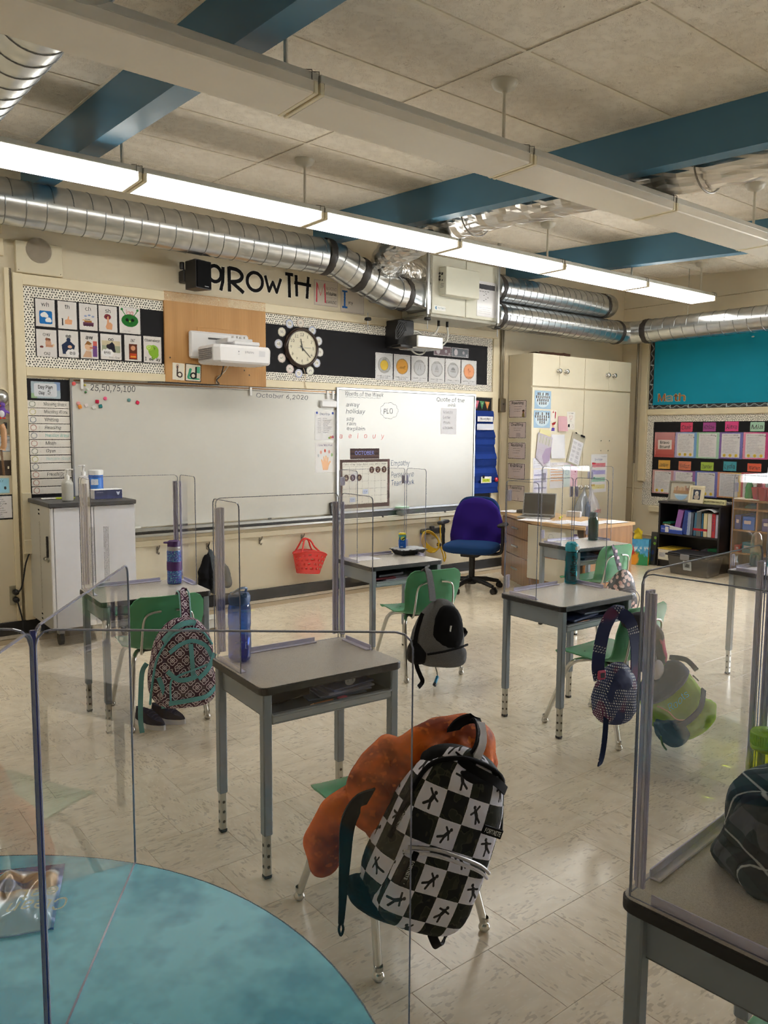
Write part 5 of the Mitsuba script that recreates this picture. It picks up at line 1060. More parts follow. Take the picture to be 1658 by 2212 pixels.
# ---------------------------------------------------------------- tall cupboard
CUP = 'd8cfb8'
t = thing('tall_cupboard', 'tall cream cupboard with chrome knobs in the corner behind the teacher desk', 'cupboard')
put('carcass', B().box([6.882, 6.066, 0], [8.768, 6.41, 2.50], 'cdc3aa', .003), 'paint', t)
DO = [('door', 6.884, 7.349, 2.128, 2.498, 7.327), ('door', 7.353, 7.826, 2.128, 2.498, 7.462), ('door', 7.834, 8.312, 2.128, 2.498, 8.264), ('door', 8.316, 8.767, 2.128, 2.498, 8.394), ('door', 6.884, 7.826, .09, 2.112, 7.79), ('door', 7.834, 8.767, .09, 2.112, 7.915)]
for nm_, u0, u1, v0, v1, ku in DO:
    k = put(nm_, B(FC).box([u0, v0, -.02], [u1, v1, 0], CUP, .003), 'paint', t)
    kv = 2.315 if v0 > 1 else .93
    K = B(frame([ku, 6.045, kv], [1, 0, 0], [0, 0, 1], [0, -1, 0])); K.lathe([(.0, .048), (.018, .046), (.029, .036), (.030, .030), (.018, .022), (.011, .012), (.020, .006), (.024, 0)], 'c9c9c6', 22)
    put('knob', K, 'chrome', k)
put('plinth', B().box([6.90, 6.10, 0], [8.75, 6.40, .09], '4a4236'), 'matte', t)
t = thing('wooden_tray', 'dark woven tray or basket lying on top of the tall cupboard', 'tray')
G = np.array([[[7.03 + .55 * i / 12, 6.08 + .22 * j / 4, 2.504 + .018 * (j > 0) * (j < 4) + .022 * (i / 12) + .006 * math.sin(i * 2.3 + j)] for j in range(5)] for i in range(13)])
put('body', B().grid(G, '4a3226').grid(G - [0, 0, .016], '3a261c', flip=True).box([7.03, 6.075, 2.502], [7.58, 6.085, 2.53], '3f2a20', .002), 'matte', t)
def stage(title, n, orn=None):
    def d(b, W, H, w):
        b.rect(.006, .006, W - .006, H - .006, w, '4a3a3a'); b.rect(.012, .012, W - .012, H - .012, w + .0003, 'c6b8b6')
        b.text(title, W * .16, H * .76, .030, w + .0006, '2c2224', width=W * .66, bold=True)
        for k in range(n): b.rect(W * (.28 + .04 * (k % 2)), H * (.62 - .13 * k), W * (.74 - .05 * (k % 3)), H * (.625 - .13 * k) + .003, w + .0006, '7a6a6a')
        if orn == 'kid': b.disc(W * .82, H * .36, .017, w + .0006, '8a5a44', ry=.022); b.poly([(W * .74, H * .05), (W * .9, H * .05), (W * .88, H * .26), (W * .76, H * .26)], w + .0006, '7a6a3a'); b.disc(W * .82, H * .40, .018, w + .0008, '2a1c18', ry=.010)
        if orn == 'bar': b.rect(W * .36, H * .16, W * .7, H * .175, w + .0006, 'b08a5a')
        if orn == 'grid': b.rect(W * .45, H * .1, W * .68, H * .34, w + .0006, 'aa9c9c')
        if orn == 'fig': b.ring(W * .4, H * .2, .014, .002, w + .0006, '8a7a7a'); b.ring(W * .6, H * .32, .012, .002, w + .0006, '8a7a7a'); b.rect(W * .62, H * .1, W * .66, H * .24, w + .0006, '8a7a7a')
    return d
for (s, v0, v1, n_, o), ps in zip((('Prewriting', 1.763, 1.972, 3, 'kid'), ('Drafting', 1.523, 1.719, 2, 'grid'), ('Revising', 1.282, 1.481, 3, 'bar'), ('Editing', 1.044, 1.236, 2, 'bar'), ('Publishing', .784, .979, 1, 'fig')), ('top', 'second', 'middle', 'fourth', 'bottom')):
    sheet('writing_poster', FS, -6.395, v0, -6.118, v1, 'd6cfc2', f'black bordered poster headed {s} on the cupboard side, {ps} of the column', 'poster', 'writing stage posters', stage(s, n_, o), w=.001)
def heart(n1):
    def d(b, W, H, w):
        b.rect(0, 0, W, H, w, '9db8ce'); b.disc(W / 2, H / 2, W * .42, w + .0002, 'c2d2dc', ry=H * .42)
        rows = n1
        for r_, cols in enumerate(rows):
            for c_ in cols: b.rect(W * (.5 + c_ * .105) - .009, H * (.82 - .17 * r_) - .014, W * (.5 + c_ * .105) + .009, H * (.82 - .17 * r_) + .014, w + .0005, '2a2c3a'); b.disc(W * (.5 + c_ * .105), H * (.83 - .17 * r_), .005, w + .0008, 'a08074', n=8)
    return d
sheet('photo_collage', FC, 6.923, 1.868, 7.209, 2.077, 'a8c0d2', 'pale blue sheet of small portraits in a heart, upper of two on the cupboard', 'poster', 'portrait heart sheets', heart([(-2.8, -1.8, 0, 1.8, 2.8), (-3.6, -2.4, -1.2, 0, 1.2, 2.4, 3.6), (-3, -1.8, -.6, .6, 1.8, 3), (-1.8, -.6, .6, 1.8)]), w=.001)
sheet('photo_collage', FC, 6.918, 1.650, 7.206, 1.850, 'a8c0d2', 'pale blue sheet of small portraits in a heart, lower of two on the cupboard', 'poster', 'portrait heart sheets', heart([(-3.6, -2.4, 0, 2.4, 3.6), (-3.8, -2.5, -1.25, 0, 1.25, 2.5, 3.8), (-2.4, -1.2, 0, 1.2, 2.4), (-1.2, 0, 1.2)]), w=.001)
def gnome(b, W, H, w):
    b.poly([(W * .1, H * .52), (W * .45, H * .98), (W * .6, H * .92), (W * .68, H * .52), (W * .4, H * .42)], w, 'e4ded8'); b.poly([(W * .3, H * .86), (W * .48, H * .98), (W * .55, H * .86)], w + .0003, 'b0504a'); b.rect(W * .7, H * .62, W * .85, H * .92, w, 'a03a4e')
    b.poly([(W * .3, H * .38), (W * .95, H * .48), (W * .8, H * .34), (W * .4, H * .28)], w + .0003, '9a2c30'); b.disc(W * .52, H * .26, .02, w, 'd8b09a'); b.poly([(W * .3, H * .02), (W * .8, H * .04), (W * .78, H * .18), (W * .36, H * .18)], w, '5a4a9a')
sheet('childs_drawing', FC, 7.200, 1.608, 7.318, 1.862, 'dcd6c8', "child's cut out drawing with a red pointed hat on the cupboard", 'drawing', None, gnome, w=.001, rot=-3)
def pinkc(b, W, H, w):
    b.rect(0, H * .66, W, H, w, 'c48a94'); b.rect(0, H * .4, W, H * .66, w, '9ab8a8'); b.rect(0, 0, W, H * .4, w, 'd4a0b4'); b.poly([(W * .5, H * .7), (W * .9, H * .72), (W * .85, H * .95), (W * .6, H * .9)], w + .0003, 'a05a68'); b.line([(W * .3, H * .15), (W * .6, H * .25), (W * .9, H * .12)], w + .0003, '9a4a80', .006)
sheet('greeting_card', FC, 7.346, 1.615, 7.505, 1.790, 'c8a0a8', 'curled pink and green striped card on the cupboard', 'card', None, pinkc, w=.003, curl=.025)
def heartc(b, W, H, w):
    b.text('To  Teacher', W * .2, H * .88, .014, w, '55555a', width=W * .6); b.line([(W * .5, H * .55), (W * .28, H * .70), (W * .36, H * .8), (W * .5, H * .73), (W * .64, H * .8), (W * .72, H * .70), (W * .5, H * .55)], w, 'b05a5a', .003); b.text('love', W * .38, H * .44, .014, w, '55555a'); b.rect(W * .15, H * .14, W * .38, H * .30, w, '1d1d22'); b.ring(W * .75, H * .2, .018, .002, w, '9a6a6a')
sheet('greeting_card', FC, 7.508, 1.634, 7.660, 1.847, 'e2ded6', 'white hand drawn card with a heart beside the pink card', 'card', None, heartc, w=.001)
t = thing('hanging_pouch', 'clear plastic pouch of papers with a yellow sheet hanging on the cupboard', 'pouch')
put('yellow_sheet', B(FC @ place(7.11, 1.56, .004, -6)).box([-.09, -.09, 0], [.10, .07, .001], 'd8d2a4'), 'paper', t)
b = B(FC @ place(7.085, 1.40, .006, -14))
b.poly([(-.14, .17), (.13, .17), (.15, -.10), (.06, -.19), (-.10, -.12)], .004, 'cfc9d8')
for k in range(9): b.rect(-.12 + .028 * k, .06, -.108 + .028 * k, .155, .0045, 'b9bf9a' if k % 2 else 'd2d2c2')
for k in range(7): b.rect(-.11, -.02 - .018 * k, .02 + .01 * (k % 3), -.017 - .018 * k, .0046, 'a9a4bc')
b.poly([(.04, .02), (.14, .06), (.145, -.1), (.06, -.17), (.0, -.08)], .0048, 'b9a8c8')
put('papers', b, 'gloss', t)
def form(n_, col='b9b9c0', bars=0, head=1):
    def d(b, W, H, w):
        if head: b.text('Schedule', W * .3, H * .92, .012, w, '66666e', width=W * .4)
        for k in range(n_): b.rect(W * .08, H * (.88 - .82 * k / n_), W * .92, H * (.88 - .82 * k / n_) + .0016, w, col)
        for k in range(4): b.rect(W * (.08 + .28 * k), H * .06, W * (.08 + .28 * k) + .0016, H * .88, w, col)
        for k in range(bars): b.rect(W * .06, H * (.75 - .25 * k), W * .94, H * (.80 - .25 * k), w + .0003, '8f8fb0')
    return d
sheet('form_sheet', FC, 7.230, 1.290, 7.475, 1.574, 'dddde2', 'white form with a curled corner in the middle of the cupboard papers', 'paper', 'cupboard papers', form(20), w=.003, curl=.02)
t = thing('clipboard', 'tilted translucent clipboard with a printed list hung on the cupboard', 'clipboard')
cf = FC @ place(7.695, 1.385, .006, -17)
put('board', B(cf).box([-.135, -.185, 0], [.125, .20, .003], 'bdb8a8', .001), 'gloss', t)
b = B(cf); b.box([-.10, -.165, .003], [.105, .12, .0036], 'dedee4')
for k in range(5):
    for j in range(2): lines(b, -.085 + .095 * j, .095 - .052 * k - .035, -.085 + .095 * j + .075, .095 - .052 * k, 3, .0042, '9a9aa6', .004, k + j)
put('list', b, 'paper', t)
put('clip', B(cf).box([.02, .185, .003], [.09, .205, .018], '2c2c30', .003), 'steel', t); put('clip', B(cf).box([-.09, .19, .003], [-.06, .203, .012], '2c2c30', .003), 'steel', t)
sheet('form_sheet', FC, 6.925, 1.178, 7.226, 1.300, 'dcdce6', 'white ruled form below the hanging pouch on the cupboard', 'paper', 'cupboard papers', form(4, '4a4a5a', 0, 0), w=.001)
sheet('form_sheet', FC, 6.935, .865, 7.180, 1.170, 'd4d4e4', 'long form with purple grey bars at the lower left of the cupboard', 'paper', 'cupboard papers', form(10, 'a4a4bc', 3), w=.001)
def stripes(b, W, H, w):
    b.text('Homework', W * .1, H * .92, .012, w, '66666e', width=W * .4)
    for k in range(6): b.rect(W * .05, H * (.82 - .11 * k), W * .95, H * (.82 - .11 * k) + .014, w, 'b9ae9a' if k == 0 else 'c89f80')
sheet('form_sheet', FC, 7.228, .938, 7.478, 1.245, 'd8d6da', 'sheet with rows of tan stripes low on the cupboard', 'paper', 'cupboard papers', stripes, w=.001)
def colr(b, W, H, w):
    b.rect(W * .5, 0, W, H, w - .0002, 'd8b4c4'); b.rect(0, 0, W * .45, H * .9, w - .0002, 'b9c6c6'); b.ring(W * .24, H * .6, .032, .003, w, '6a86a8'); b.rect(W * .06, H * .35, W * .4, H * .36, w, '7a9a9a'); b.line([(W * .6, H * .3), (W * .85, H * .3), (W * .85, H * .5), (W * .6, H * .5), (W * .6, H * .3)], w, 'b0607c', .002); b.rect(W * .8, H * .58, W * .86, H * .65, w, '8a3a5a')
sheet('form_sheet', FC, 7.480, .945, 7.740, 1.240, 'd4ccd2', 'blue grey and pink paper below the clipboard', 'paper', 'cupboard papers', colr, w=.001)
def safe(b, W, H, w):
    b.text('Government', W * .62, H * .93, .009, w, '55606a', width=W * .3); b.text('Safe Schools', W * .22, H * .84, .022, w, '2a4a8a', width=W * .5)
    for k, (c, c2) in enumerate((('c8808a', 'a82c3a'), ('9a94c4', '8a84b4'), ('8fb8a8', '2f7a6a'), ('d8d4a0', 'b89a3a'))):
        y = H * (.66 - .19 * k); b.rect(W * .08, y, W * .9, y + H * .11, w, c); b.rect(W * .06, y + H * .075, W * .28, y + H * .125, w + .0003, c2); lines(b, W * .34, y + .006, W * .84, y + H * .1, 3, w + .0004, c2, .003, k)
sheet('safety_poster', FC, 8.000, .855, 8.325, 1.332, 'e2e2e6', 'poster headed Safe Schools with coloured bands on the right cupboard door', 'poster', None, safe, w=.001)
for u, v, q in ((8.19, 1.50, 'upper left'), (8.36, 1.50, 'upper right'), (8.19, 1.375, 'lower left'), (8.34, 1.375, 'lower right')): tag(put('door_stud', B(FC).lathe([(0, .004), (.006, .003), (.007, 0)], '2c2a26', 10, (u, v, 0)), 'satin'), f'small dark stud on the right cupboard door, {q} of four', 'stud', 'cupboard door studs')
def hanging_bag(nm_, lab, u0, u1, v0, v1, knob, col, mat, pr=None, seed=1):
    t = thing(nm_, lab, 'bag')
    n, m = 28, 26; G = np.zeros((n, m, 3)); th = np.arange(m) * 2 * np.pi / m
    for i in range(n):
        s = i / (n - 1); wd = np.interp(s, [0, .12, .45, .8, 1], [.012, .03, .38, .5, .40]) * (u1 - u0); dp = np.interp(s, [0, .15, .6, .9, 1], [.012, .02, .055, .065, .04])
        cu = knob + ((u0 + u1) / 2 - knob) * min(1, s * 1.5)
        rr = 1 + .10 * np.sin(th * 5 + s * 3 + seed) + .06 * np.sin(th * 9 - s * 5)
        G[i] = np.c_[cu + wd * np.cos(th) * rr, np.full(m, v1 - (v1 - v0) * s), .075 + dp * np.sin(th) * rr]
    put('body', B(FC).grid(G, col, closed=True, flip=True).add(np.vstack([G[-1], [[(u0 + u1) / 2, v0 - .005, .075]]]), [[j, (j + 1) % m, m] for j in range(m)], col), mat, t)
    return t
t1 = hanging_bag('plastic_bag', 'grey plastic shopping bag with a water bottle hanging from the left cupboard knob', 7.63, 7.89, .56, .935, 7.79, '7d848c', 'clear', seed=1)
put('bottle', B(FC).lathe([(0, .10), (.030, .10), (.033, .12), (.033, .20), (.026, .24), (.014, .26), (.014, .285), (0, .285)], '5f6f86', 18, (7.775, .47, .15), 'y') if False else B(frame([7.775, 5.90, .56], [1, 0, 0], [0, 1, 0], [0, 0, 1])).lathe([(0, 0), (.030, 0), (.034, .01), (.034, .12), (.026, .16), (.014, .18), (.014, .2), (0, .2)], '55657f', 18), 'gloss', t1)
t2 = hanging_bag('plastic_bag', 'white plastic shopping bag with red print hanging from the right cupboard knob', 7.87, 8.075, .56, .935, 7.915, 'cfcdd4', 'clear', seed=4)
b = B(FC); b.text('giant', 7.90, .63, .05, .152, 'b03a4e', width=.13, rot=-6); put('print', b, 'satin', t2)
# ---------------------------------------------------------------- boards on the right wall
t = thing('math_board', 'bright teal bulletin board headed Math with a black chain border', 'bulletin board')
put('backing', B(FR).box([-5.985, 1.915, 0], [-3.80, 2.80, .005], '0e86a2'), 'paper', t)
def chain(u0, v0, u1, v1, vertical):
    b = B(FR); b.box([u0, v0, .005], [u1, v1, .007], '17171a')
    L = (v1 - v0) if vertical else (u1 - u0); n_ = int(L / .008); q = []
    for k in range(n_ + 1):
        s = k / n_ * L; o = .5 + .32 * math.sin(s * 2 * math.pi / .125)
        q.append((u0 + (u1 - u0) * o, v0 + s) if vertical else (u0 + s, v0 + (v1 - v0) * (o * .8 + .1)))
    b.line(q, .0074, '8d979b', .008); b.line([(a + (.014 if vertical else 0), c - (0 if vertical else .016)) for a, c in q], .0073, '5a6468', .004)
    for k in range(int(L / .25)):
        s = .06 + .25 * k
        if vertical: b.rect(u0 + .008, v0 + s, u1 - .004, v0 + s + .012, .0078, 'a9b2b6')
        else: b.rect(u0 + s, v0 + .008, u0 + s + .012, v1 - .004, .0078, 'a9b2b6')
    return b
put('chain_border', chain(-5.985, 1.915, -5.925, 2.80, True), 'satin', t); put('chain_border', chain(-5.985, 1.912, -3.80, 1.965, False), 'satin', t)
for ch, u, c in (('M', -5.848, '8a5a3a'), ('a', -5.732, '7f8a86'), ('t', -5.622, '6a4a34'), ('h', -5.555, '8a6a48')):
    b = B(FR); b.text(ch, u - .006, 2.008, .10, .0062, 'b9a888', width={'M': .115, 'a': .100, 't': .070, 'h': .102}[ch], bold=True); b.text(ch, u, 2.013, .088, .0068, c, width={'M': .103, 'a': .088, 't': .056, 'h': .09}[ch], bold=True)
    put('letter', b, 'paper', t)
tag(put('sticker', B(FR).disc(-4.638, 2.727, .018, .0065, 'c9d2d2', ry=.008), 'paper'), 'small white oval sticker near the top of the teal board', 'sticker')
t = bulletin('bulletin_board', 'black bulletin board of student letters with black dotted white border on the right wall', FR, (-6.03, .655, -3.80, 1.834), (-5.895, .775, -3.80, 1.746))
def bravo(b, W, H, w):
    for k in range(8): b.rect(W * .02, H * k / 8, W * .98, H * (k + 1) / 8, w, ('a84a48', 'b05450', 'b45c58', 'b86260', 'b87070', 'ba7a7c', 'bc8286', 'bc868a')[k])
    b.rect(W * .05, H * .1, W * .07, H * .95, w + .0003, 'd8a0a4'); b.rect(W * .18, H * .32, W * .86, H * .70, w + .0004, 'e2d4d2'); b.text('Bravo', W * .28, H * .54, .034, w + .0008, '17171a', width=W * .46, bold=True); b.text('Board', W * .28, H * .37, .034, w + .0008, '17171a', width=W * .48, bold=True)
sheet('board_title', FR, -5.873, 1.291, -5.583, 1.613, 'b87a7c', 'rose red sheet reading Bravo Board on the right wall', 'sign', None, bravo, w=.0065, mat='gloss')
def letterp(c1, c2, em, seed):
    def d(b, W, H, w):
        n_ = 10
        for k in range(n_):
            q = k / (n_ - 1); col = [(1 - q) * a + q * c for a, c in zip(*[[int(h[i:i + 2], 16) for i in (0, 2, 4)] for h in (c1, c2)])]
            b.rect(W * k / n_, 0, W * (k + 1) / n_, H, w, col)
        b.rect(W * .10, H * .05, W * .88, H * .95, w + .0003, 'dcdadd')
        b.text('My Pen Crayon', W * .16, H * .87, .013, w + .0006, '77777e', width=W * .42); b.text('ENGLISH', W * .6, H * .87, .013, w + .0006, '55555c', width=W * .2, bold=True); b.disc(W * (.82 if seed % 3 else .86), H * (.86 if seed % 2 else .80), .010, w + .0007, '5a4a4e', ry=.005)
        lines(b, W * .15, H * .22 if em else H * .08, W * .84, H * .84, 15 if em else 18, w + .0006, '9c9ca8', .0028, seed)
        for k in range(em):
            u = W * (.24 + .25 * k); v = H * .13; b.disc(u, v, .020, w + .0008, 'd8bc3a', n=16); b.disc(u - .006, v + .005, .003, w + .001, '3a2a18', n=6); b.disc(u + .006, v + .005, .003, w + .001, '3a2a18', n=6); b.rect(u - .007, v - .009, u + .007, v - .005, w + .001, '8a3a2a')
    return d
PAPERS = [(-5.577, 1.292, -5.283, 1.614, 'a8a0c8', '6a98c8', 3), (-5.282, 1.291, -4.986, 1.614, '8fb89a', 'a0c4ae', 0), (-4.986, 1.295, -4.692, 1.615, '7a5aa0', '6a6ab0', 3), (-4.689, 1.299, -4.388, 1.616, 'd88aa8', 'b83a78', 3), (-4.386, 1.299, -4.09, 1.616, '8ab0a0', '6a9ac0', 2),
          (-5.883, .820, -5.579, 1.125, 'c8a0a0', 'c09098', 2), (-5.581, .815, -5.281, 1.126, 'b8a8c8', '8a5a9a', 0), (-5.285, .813, -4.984, 1.133, '5a70b0', '6a6ab4', 3), (-4.989, .822, -4.688, 1.134, 'd09078', 'd0b060', 0), (-4.692, .831, -4.40, 1.141, 'b84a4e', 'c8888a', 0)]
PN = ['first paper of the upper row, lilac to blue', 'second paper of the upper row, pale green', 'third paper of the upper row, purple', 'fourth paper of the upper row, pink to magenta', 'fifth paper of the upper row at the picture edge', 'first paper of the lower row behind the grey frame', 'mauve second paper of the lower row', 'third paper of the lower row, blue', 'fourth paper of the lower row, orange to yellow', 'red fifth paper of the lower row']
for i, (a, b_, c, d_, c1, c2, em) in enumerate(PAPERS): sheet('student_letter', FR, a, b_, c, d_, c1, f'student letter on the right wall, {PN[i]}', 'paper', 'student letters', letterp(c1, c2, em, i), w=.0065, mat='gloss')
NAMES = [(-5.511, 1.620, -5.345, 1.737, 'c84a6a', 'Clair', 'crimson pink'), (-5.207, 1.626, -5.040, 1.735, '9a4a8a', 'Khloe', 'purple'), (-4.923, 1.626, -4.755, 1.744, 'd04a84', 'Alexa', 'bright magenta'), (-4.614, 1.627, -4.445, 1.736, '9cc0ac', 'Mia', 'pale mint'),
         (-5.804, 1.141, -5.635, 1.253, 'd0a050', 'Jasper', 'golden orange'), (-5.515, 1.136, -5.344, 1.248, 'cc7a60', 'Madison', 'salmon'), (-5.212, 1.143, -5.044, 1.246, 'a0b850', 'Zander', 'lime green'), (-4.919, 1.151, -4.755, 1.264, '4a98a8', 'Lydia', 'blue teal'), (-4.622, 1.155, -4.456, 1.250, 'd8644c', 'Warren', 'red orange')]
for a, b_, c, d_, col, s, cn in NAMES:
    def d(b, W, H, w, s=s): b.text(s, W * .10, H * .26, H * .46, w, '3a3038', width=W * .78, hand=.5)
    sheet('name_card', FR, a, b_, c, d_, col, f'small {cn} card with a handwritten name on the right wall', 'card', 'name cards', d, w=.0065)
t = thing('conduit', 'thin steel and beige conduit bending along the right wall near the corner', 'conduit')
put('pipe', B(FR).cyl([-6.163, 1.20, .02], [-6.163, 3.0, .02], .013, 'a0988a', 10), 'steel', t)
put('pipe', B(FR).tube(smooth_path([[-6.163, 1.20, .02], [-6.165, .60, .02], [-6.165, .40, .02], [-6.15, .30, .02], [-6.09, .262, .02], [-5.9, .256, .02], [-5.3, .256, .02]], 30), .013, 'cdc3a9', 10), 'paint', t)
t = thing('wall_box', 'beige rectangular electrical box on the right wall left of the black bookcase', 'box')
put('body', B(FR).box([-5.90, .575, 0], [-5.70, .648, .05], 'd3c9ae', .005), 'paint', t)
# ---------------------------------------------------------------- black bookcase
t = thing('bookcase', 'low black bookcase with two shelves against the right wall', 'bookcase')
X0, X1, Y0, Y1 = 8.36, 8.75, 4.53, 5.305; K1 = '161518'
put('side_panel', B().box([X0, Y0, 0], [X1, Y0 + .022, .765], K1, .002), 'satin', t); put('side_panel', B().box([X0, Y1 - .022, 0], [X1, Y1, .765], K1, .002), 'satin', t)
put('top_panel', B().box([X0 - .01, Y0 - .008, .765], [X1, Y1 + .008, .790], '232226', .003), 'satin', t)
put('back_panel', B().box([X1 - .008, Y0, 0], [X1, Y1, .765], '0f0e10'), 'satin', t)
for z in (.065, .390): put('shelf', B().box([X0 + .004, Y0 + .022, z], [X1 - .008, Y1 - .022, z + .022], '1d1c1f', .002), 'satin', t)
put('plinth', B().box([X0 + .02, Y0 + .022, 0], [X0 + .036, Y1 - .022, .065], '121114'), 'satin', t)
SHZ = .412
def book(nm_, y0, y1, h, col, lab, lean=0, d=.24, band=None, txt=None, z=SHZ, cat='book', grp='binders and books on the upper shelf', tw=None):
    M = place(X0 + .02, (y0 + y1) / 2, z) @ place(0, 0, 0, 0, lean)
    hw = (y1 - y0) / 2
    b = B(); b.box([0, -hw, 0], [d, hw, h], col, .003)
    if lean: M = M @ place(0, 0, hw * abs(math.sin(math.radians(lean))))
    f = B(frame([-.0004, 0, 0], [0, -1, 0], [0, 0, 1], [-1, 0, 0]))
    key = thing(nm_, lab, cat, grp)
    put('cover', b, 'satin', key, M=M)
    if band:
        f.rect(-hw * .7, h * band[0], hw * .7, h * band[1], .0003, band[2])
        if txt: f.F = f.F @ frame([0, h * band[0] + .01, 0], [0, 1, 0], [-1, 0, 0], [0, 0, 1]); f.text(txt, 0, -hw * .3, hw * .8, .0008, '2a3a6a', width=h * (band[1] - band[0]) * .85)
        put('spine_label', f, 'paper', key, M=M)
book('binder', 5.045, 5.115, .285, '8a5aa0', 'purple binder leaning on the upper shelf of the black bookcase', 11, .25)
book('binder', 4.945, 5.015, .285, '27408f', 'royal blue binder with a white spine label leaning on the upper shelf', 8, .25, (.1, .92, 'd8dce6'), 'Daily Planning')
book('folder', 4.905, 4.945, .270, 'b4c2d8', 'pale blue patterned binder standing on the upper shelf', 2, .24, (.02, .98, '8f9fc0'))
book('folder', 4.872, 4.902, .265, '4a5468', 'thin slate blue folder beside the patterned binder', 2, .24)
book('folder', 4.830, 4.862, .270, '34627f', 'thin teal blue folder on the upper shelf', 3, .24)
book('binder', 4.768, 4.826, .295, '5a6468', 'tall grey binder in the middle of the upper shelf', 0, .25)
book('folder', 4.748, 4.760, .27, '2a6a9a', 'very thin bright blue folder beside the tall grey binder', 0, .22)
book('book', 4.694, 4.738, .275, 'd8cfa8', 'cream book, first of the upright books at the right of the shelf', 0, .22)
book('book', 4.640, 4.688, .272, 'd4d0cc', 'white book between the cream and red books', 0, .22)
book('book', 4.596, 4.636, .275, 'b02c38', 'red book with white lettering on its spine', 0, .22, (.25, .9, 'b02c38'), 'MATH')
book('book', 4.556, 4.592, .270, 'b4b0c8', 'lilac ruled notebook, rightmost book on the upper shelf', 0, .22)
tag(put('papers', B().strap(smooth_path([[8.40, 4.78, .70], [8.40, 4.70, .735], [8.40, 4.62, .735], [8.40, 4.57, .71]], 12), [0, 0, 1], .2, .004, 'b9b9be'), 'paper'), 'curled grey papers lying over the upright books', 'papers')
def boxed(nm_, lab, lo, hi, col, cat='box', grp=None, lid=None, mat='satin', lidcol=None, tex=None):
    key = thing(nm_, lab, cat, grp); put('body', B().box(lo, hi, col, .004), mat, key)
    if lid: put('lid', B().box([lo[0] - .006, lo[1] - .006, hi[2]], [hi[0] + .006, hi[1] + .006, hi[2] + lid], lidcol or col, .004), mat, key)
    return key
k = boxed('carton', 'blue carton with white print at the left end of the upper shelf', [8.37, 5.165, SHZ], [8.60, 5.280, SHZ + .085], '24409a')
b = B(frame([8.3695, 0, 0], [0, -1, 0], [0, 0, 1], [-1, 0, 0])); b.text('classic', -5.265, SHZ + .04, .018, .0004, 'c8d0e8', width=.07); b.rect(-5.215, SHZ + .01, -5.17, SHZ + .075, .0004, 'd8d8de'); put('print', b, 'paper', k)
boxed('carton', 'flat blue carton in front on the upper shelf', [8.355, 4.985, SHZ], [8.40, 5.160, SHZ + .045], '2a48a0')
k = boxed('paper_stack', 'green and brown books stacked on the blue carton', [8.40, 5.175, SHZ + .086], [8.58, 5.275, SHZ + .105], '6a5a30', 'books'); put('top_book', B().box([8.40, 5.165, SHZ + .105], [8.58, 5.27, SHZ + .125], '1f6a50', .003), 'satin', k)
k = boxed('plastic_bin', 'white plastic bin with a yellow rimmed lid on the lower shelf', [8.345, 5.03, .088], [8.65, 5.282, .215], 'd8d4c4', 'bin', None, .012, 'satin', 'c9a83a')
b = B(frame([8.3445, 0, 0], [0, -1, 0], [0, 0, 1], [-1, 0, 0]))
for u in (-5.27, -5.15):
    b = B(b.F); b.rect(u, .12, u + .085, .175, .0004, 'b9b9bc'); lines(b, u + .005, .125, u + .08, .17, 4, .0008, '77777c', .003); put('label', b, 'paper', k)
for y, c, l_, g in ((4.93, 'b03a5a', 'pink', 0), (4.905, 'c8909a', 'pale rose', 0), (4.88, 'b8683a', 'orange brown', 0)): book('book', y - .011, y + .011, .14, c, f'small {l_} book on the lower shelf of the bookcase', 4, .15, z=.088, grp='small books on the lower shelf')
t = thing('grey_pouch', 'crumpled grey bag on the lower shelf of the bookcase', 'bag')
ic = trimesh.creation.icosphere(4, 1); v = np.array(ic.vertices); v *= (1 + .25 * (meshkit.fbm(v * 2.2 + 5, 3) - .5))[:, None]
put('body', B(place(8.52, 4.76, .175)).add(v * [.11, .09, .085], ic.faces, '4a4850'), 'fabric', t)
boxed('plastic_box', 'translucent grey box with a green lid at the right of the lower shelf', [8.40, 4.565, .088], [8.62, 4.675, .25], '55605c', 'box', None, .03, 'gloss', '1d5a3a')
# on top of the bookcase
def pframe(nm_, lab, y0, y1, h, col, mat_, art, tilt=-8, x=8.46, z=.790, bw=.03, deg=0):
    key = thing(nm_, lab, 'picture frame'); W = y1 - y0
    F = place(x, (y0 + y1) / 2, z, deg) @ frame([0, W / 2, 0], [0, -1, 0], [0, 0, 1], [-1, 0, 0]) @ place(0, 0, 0, 0, tilt)
    for q in ((0, 0, W, bw), (0, h - bw, W, h), (0, bw, bw, h - bw), (W - bw, bw, W, h - bw)): put('moulding', B(F).box([q[0], q[1], 0], [q[2], q[3], .022], col, .003), 'satin', key)
    b = B(F); b.box([bw * .8, bw * .8, .002], [W - bw * .8, h - bw * .8, .008], mat_); art(b, W, h, .0085); put('picture', b, 'gloss', key)
    put('easel', B(F).box([W * .4, .0, -.06], [W * .6, h * .6, -.055], '2a2420', .001, M=None), 'satin', key)
def city(b, W, H, w):
    r = random.Random(3)
    for k in range(14): u = W * (.2 + .045 * k); hh = r.uniform(.12, .30) * H; b.rect(u, H * .52, u + W * .03, H * .52 + hh, w + .0002 * k, r.choice(['8a5a4a', 'b08a6a', '5a3a34', 'c0a080']))
    b.rect(W * .18, H * .40, W * .84, H * .54, w + .004, '9a7a5a'); b.disc(W * .5, H * .36, W * .25, w + .005, '9abcd8', a0=180, a1=360, ry=H * .28); b.rect(W * .24, H * .30, W * .76, H * .36, w + .005, 'c8d8e4')
pframe('picture_frame', 'grey framed city skyline picture standing on the black bookcase', 4.930, 5.235, .245, '7d7a72', 'b4b0a4', city, deg=6, bw=.02)
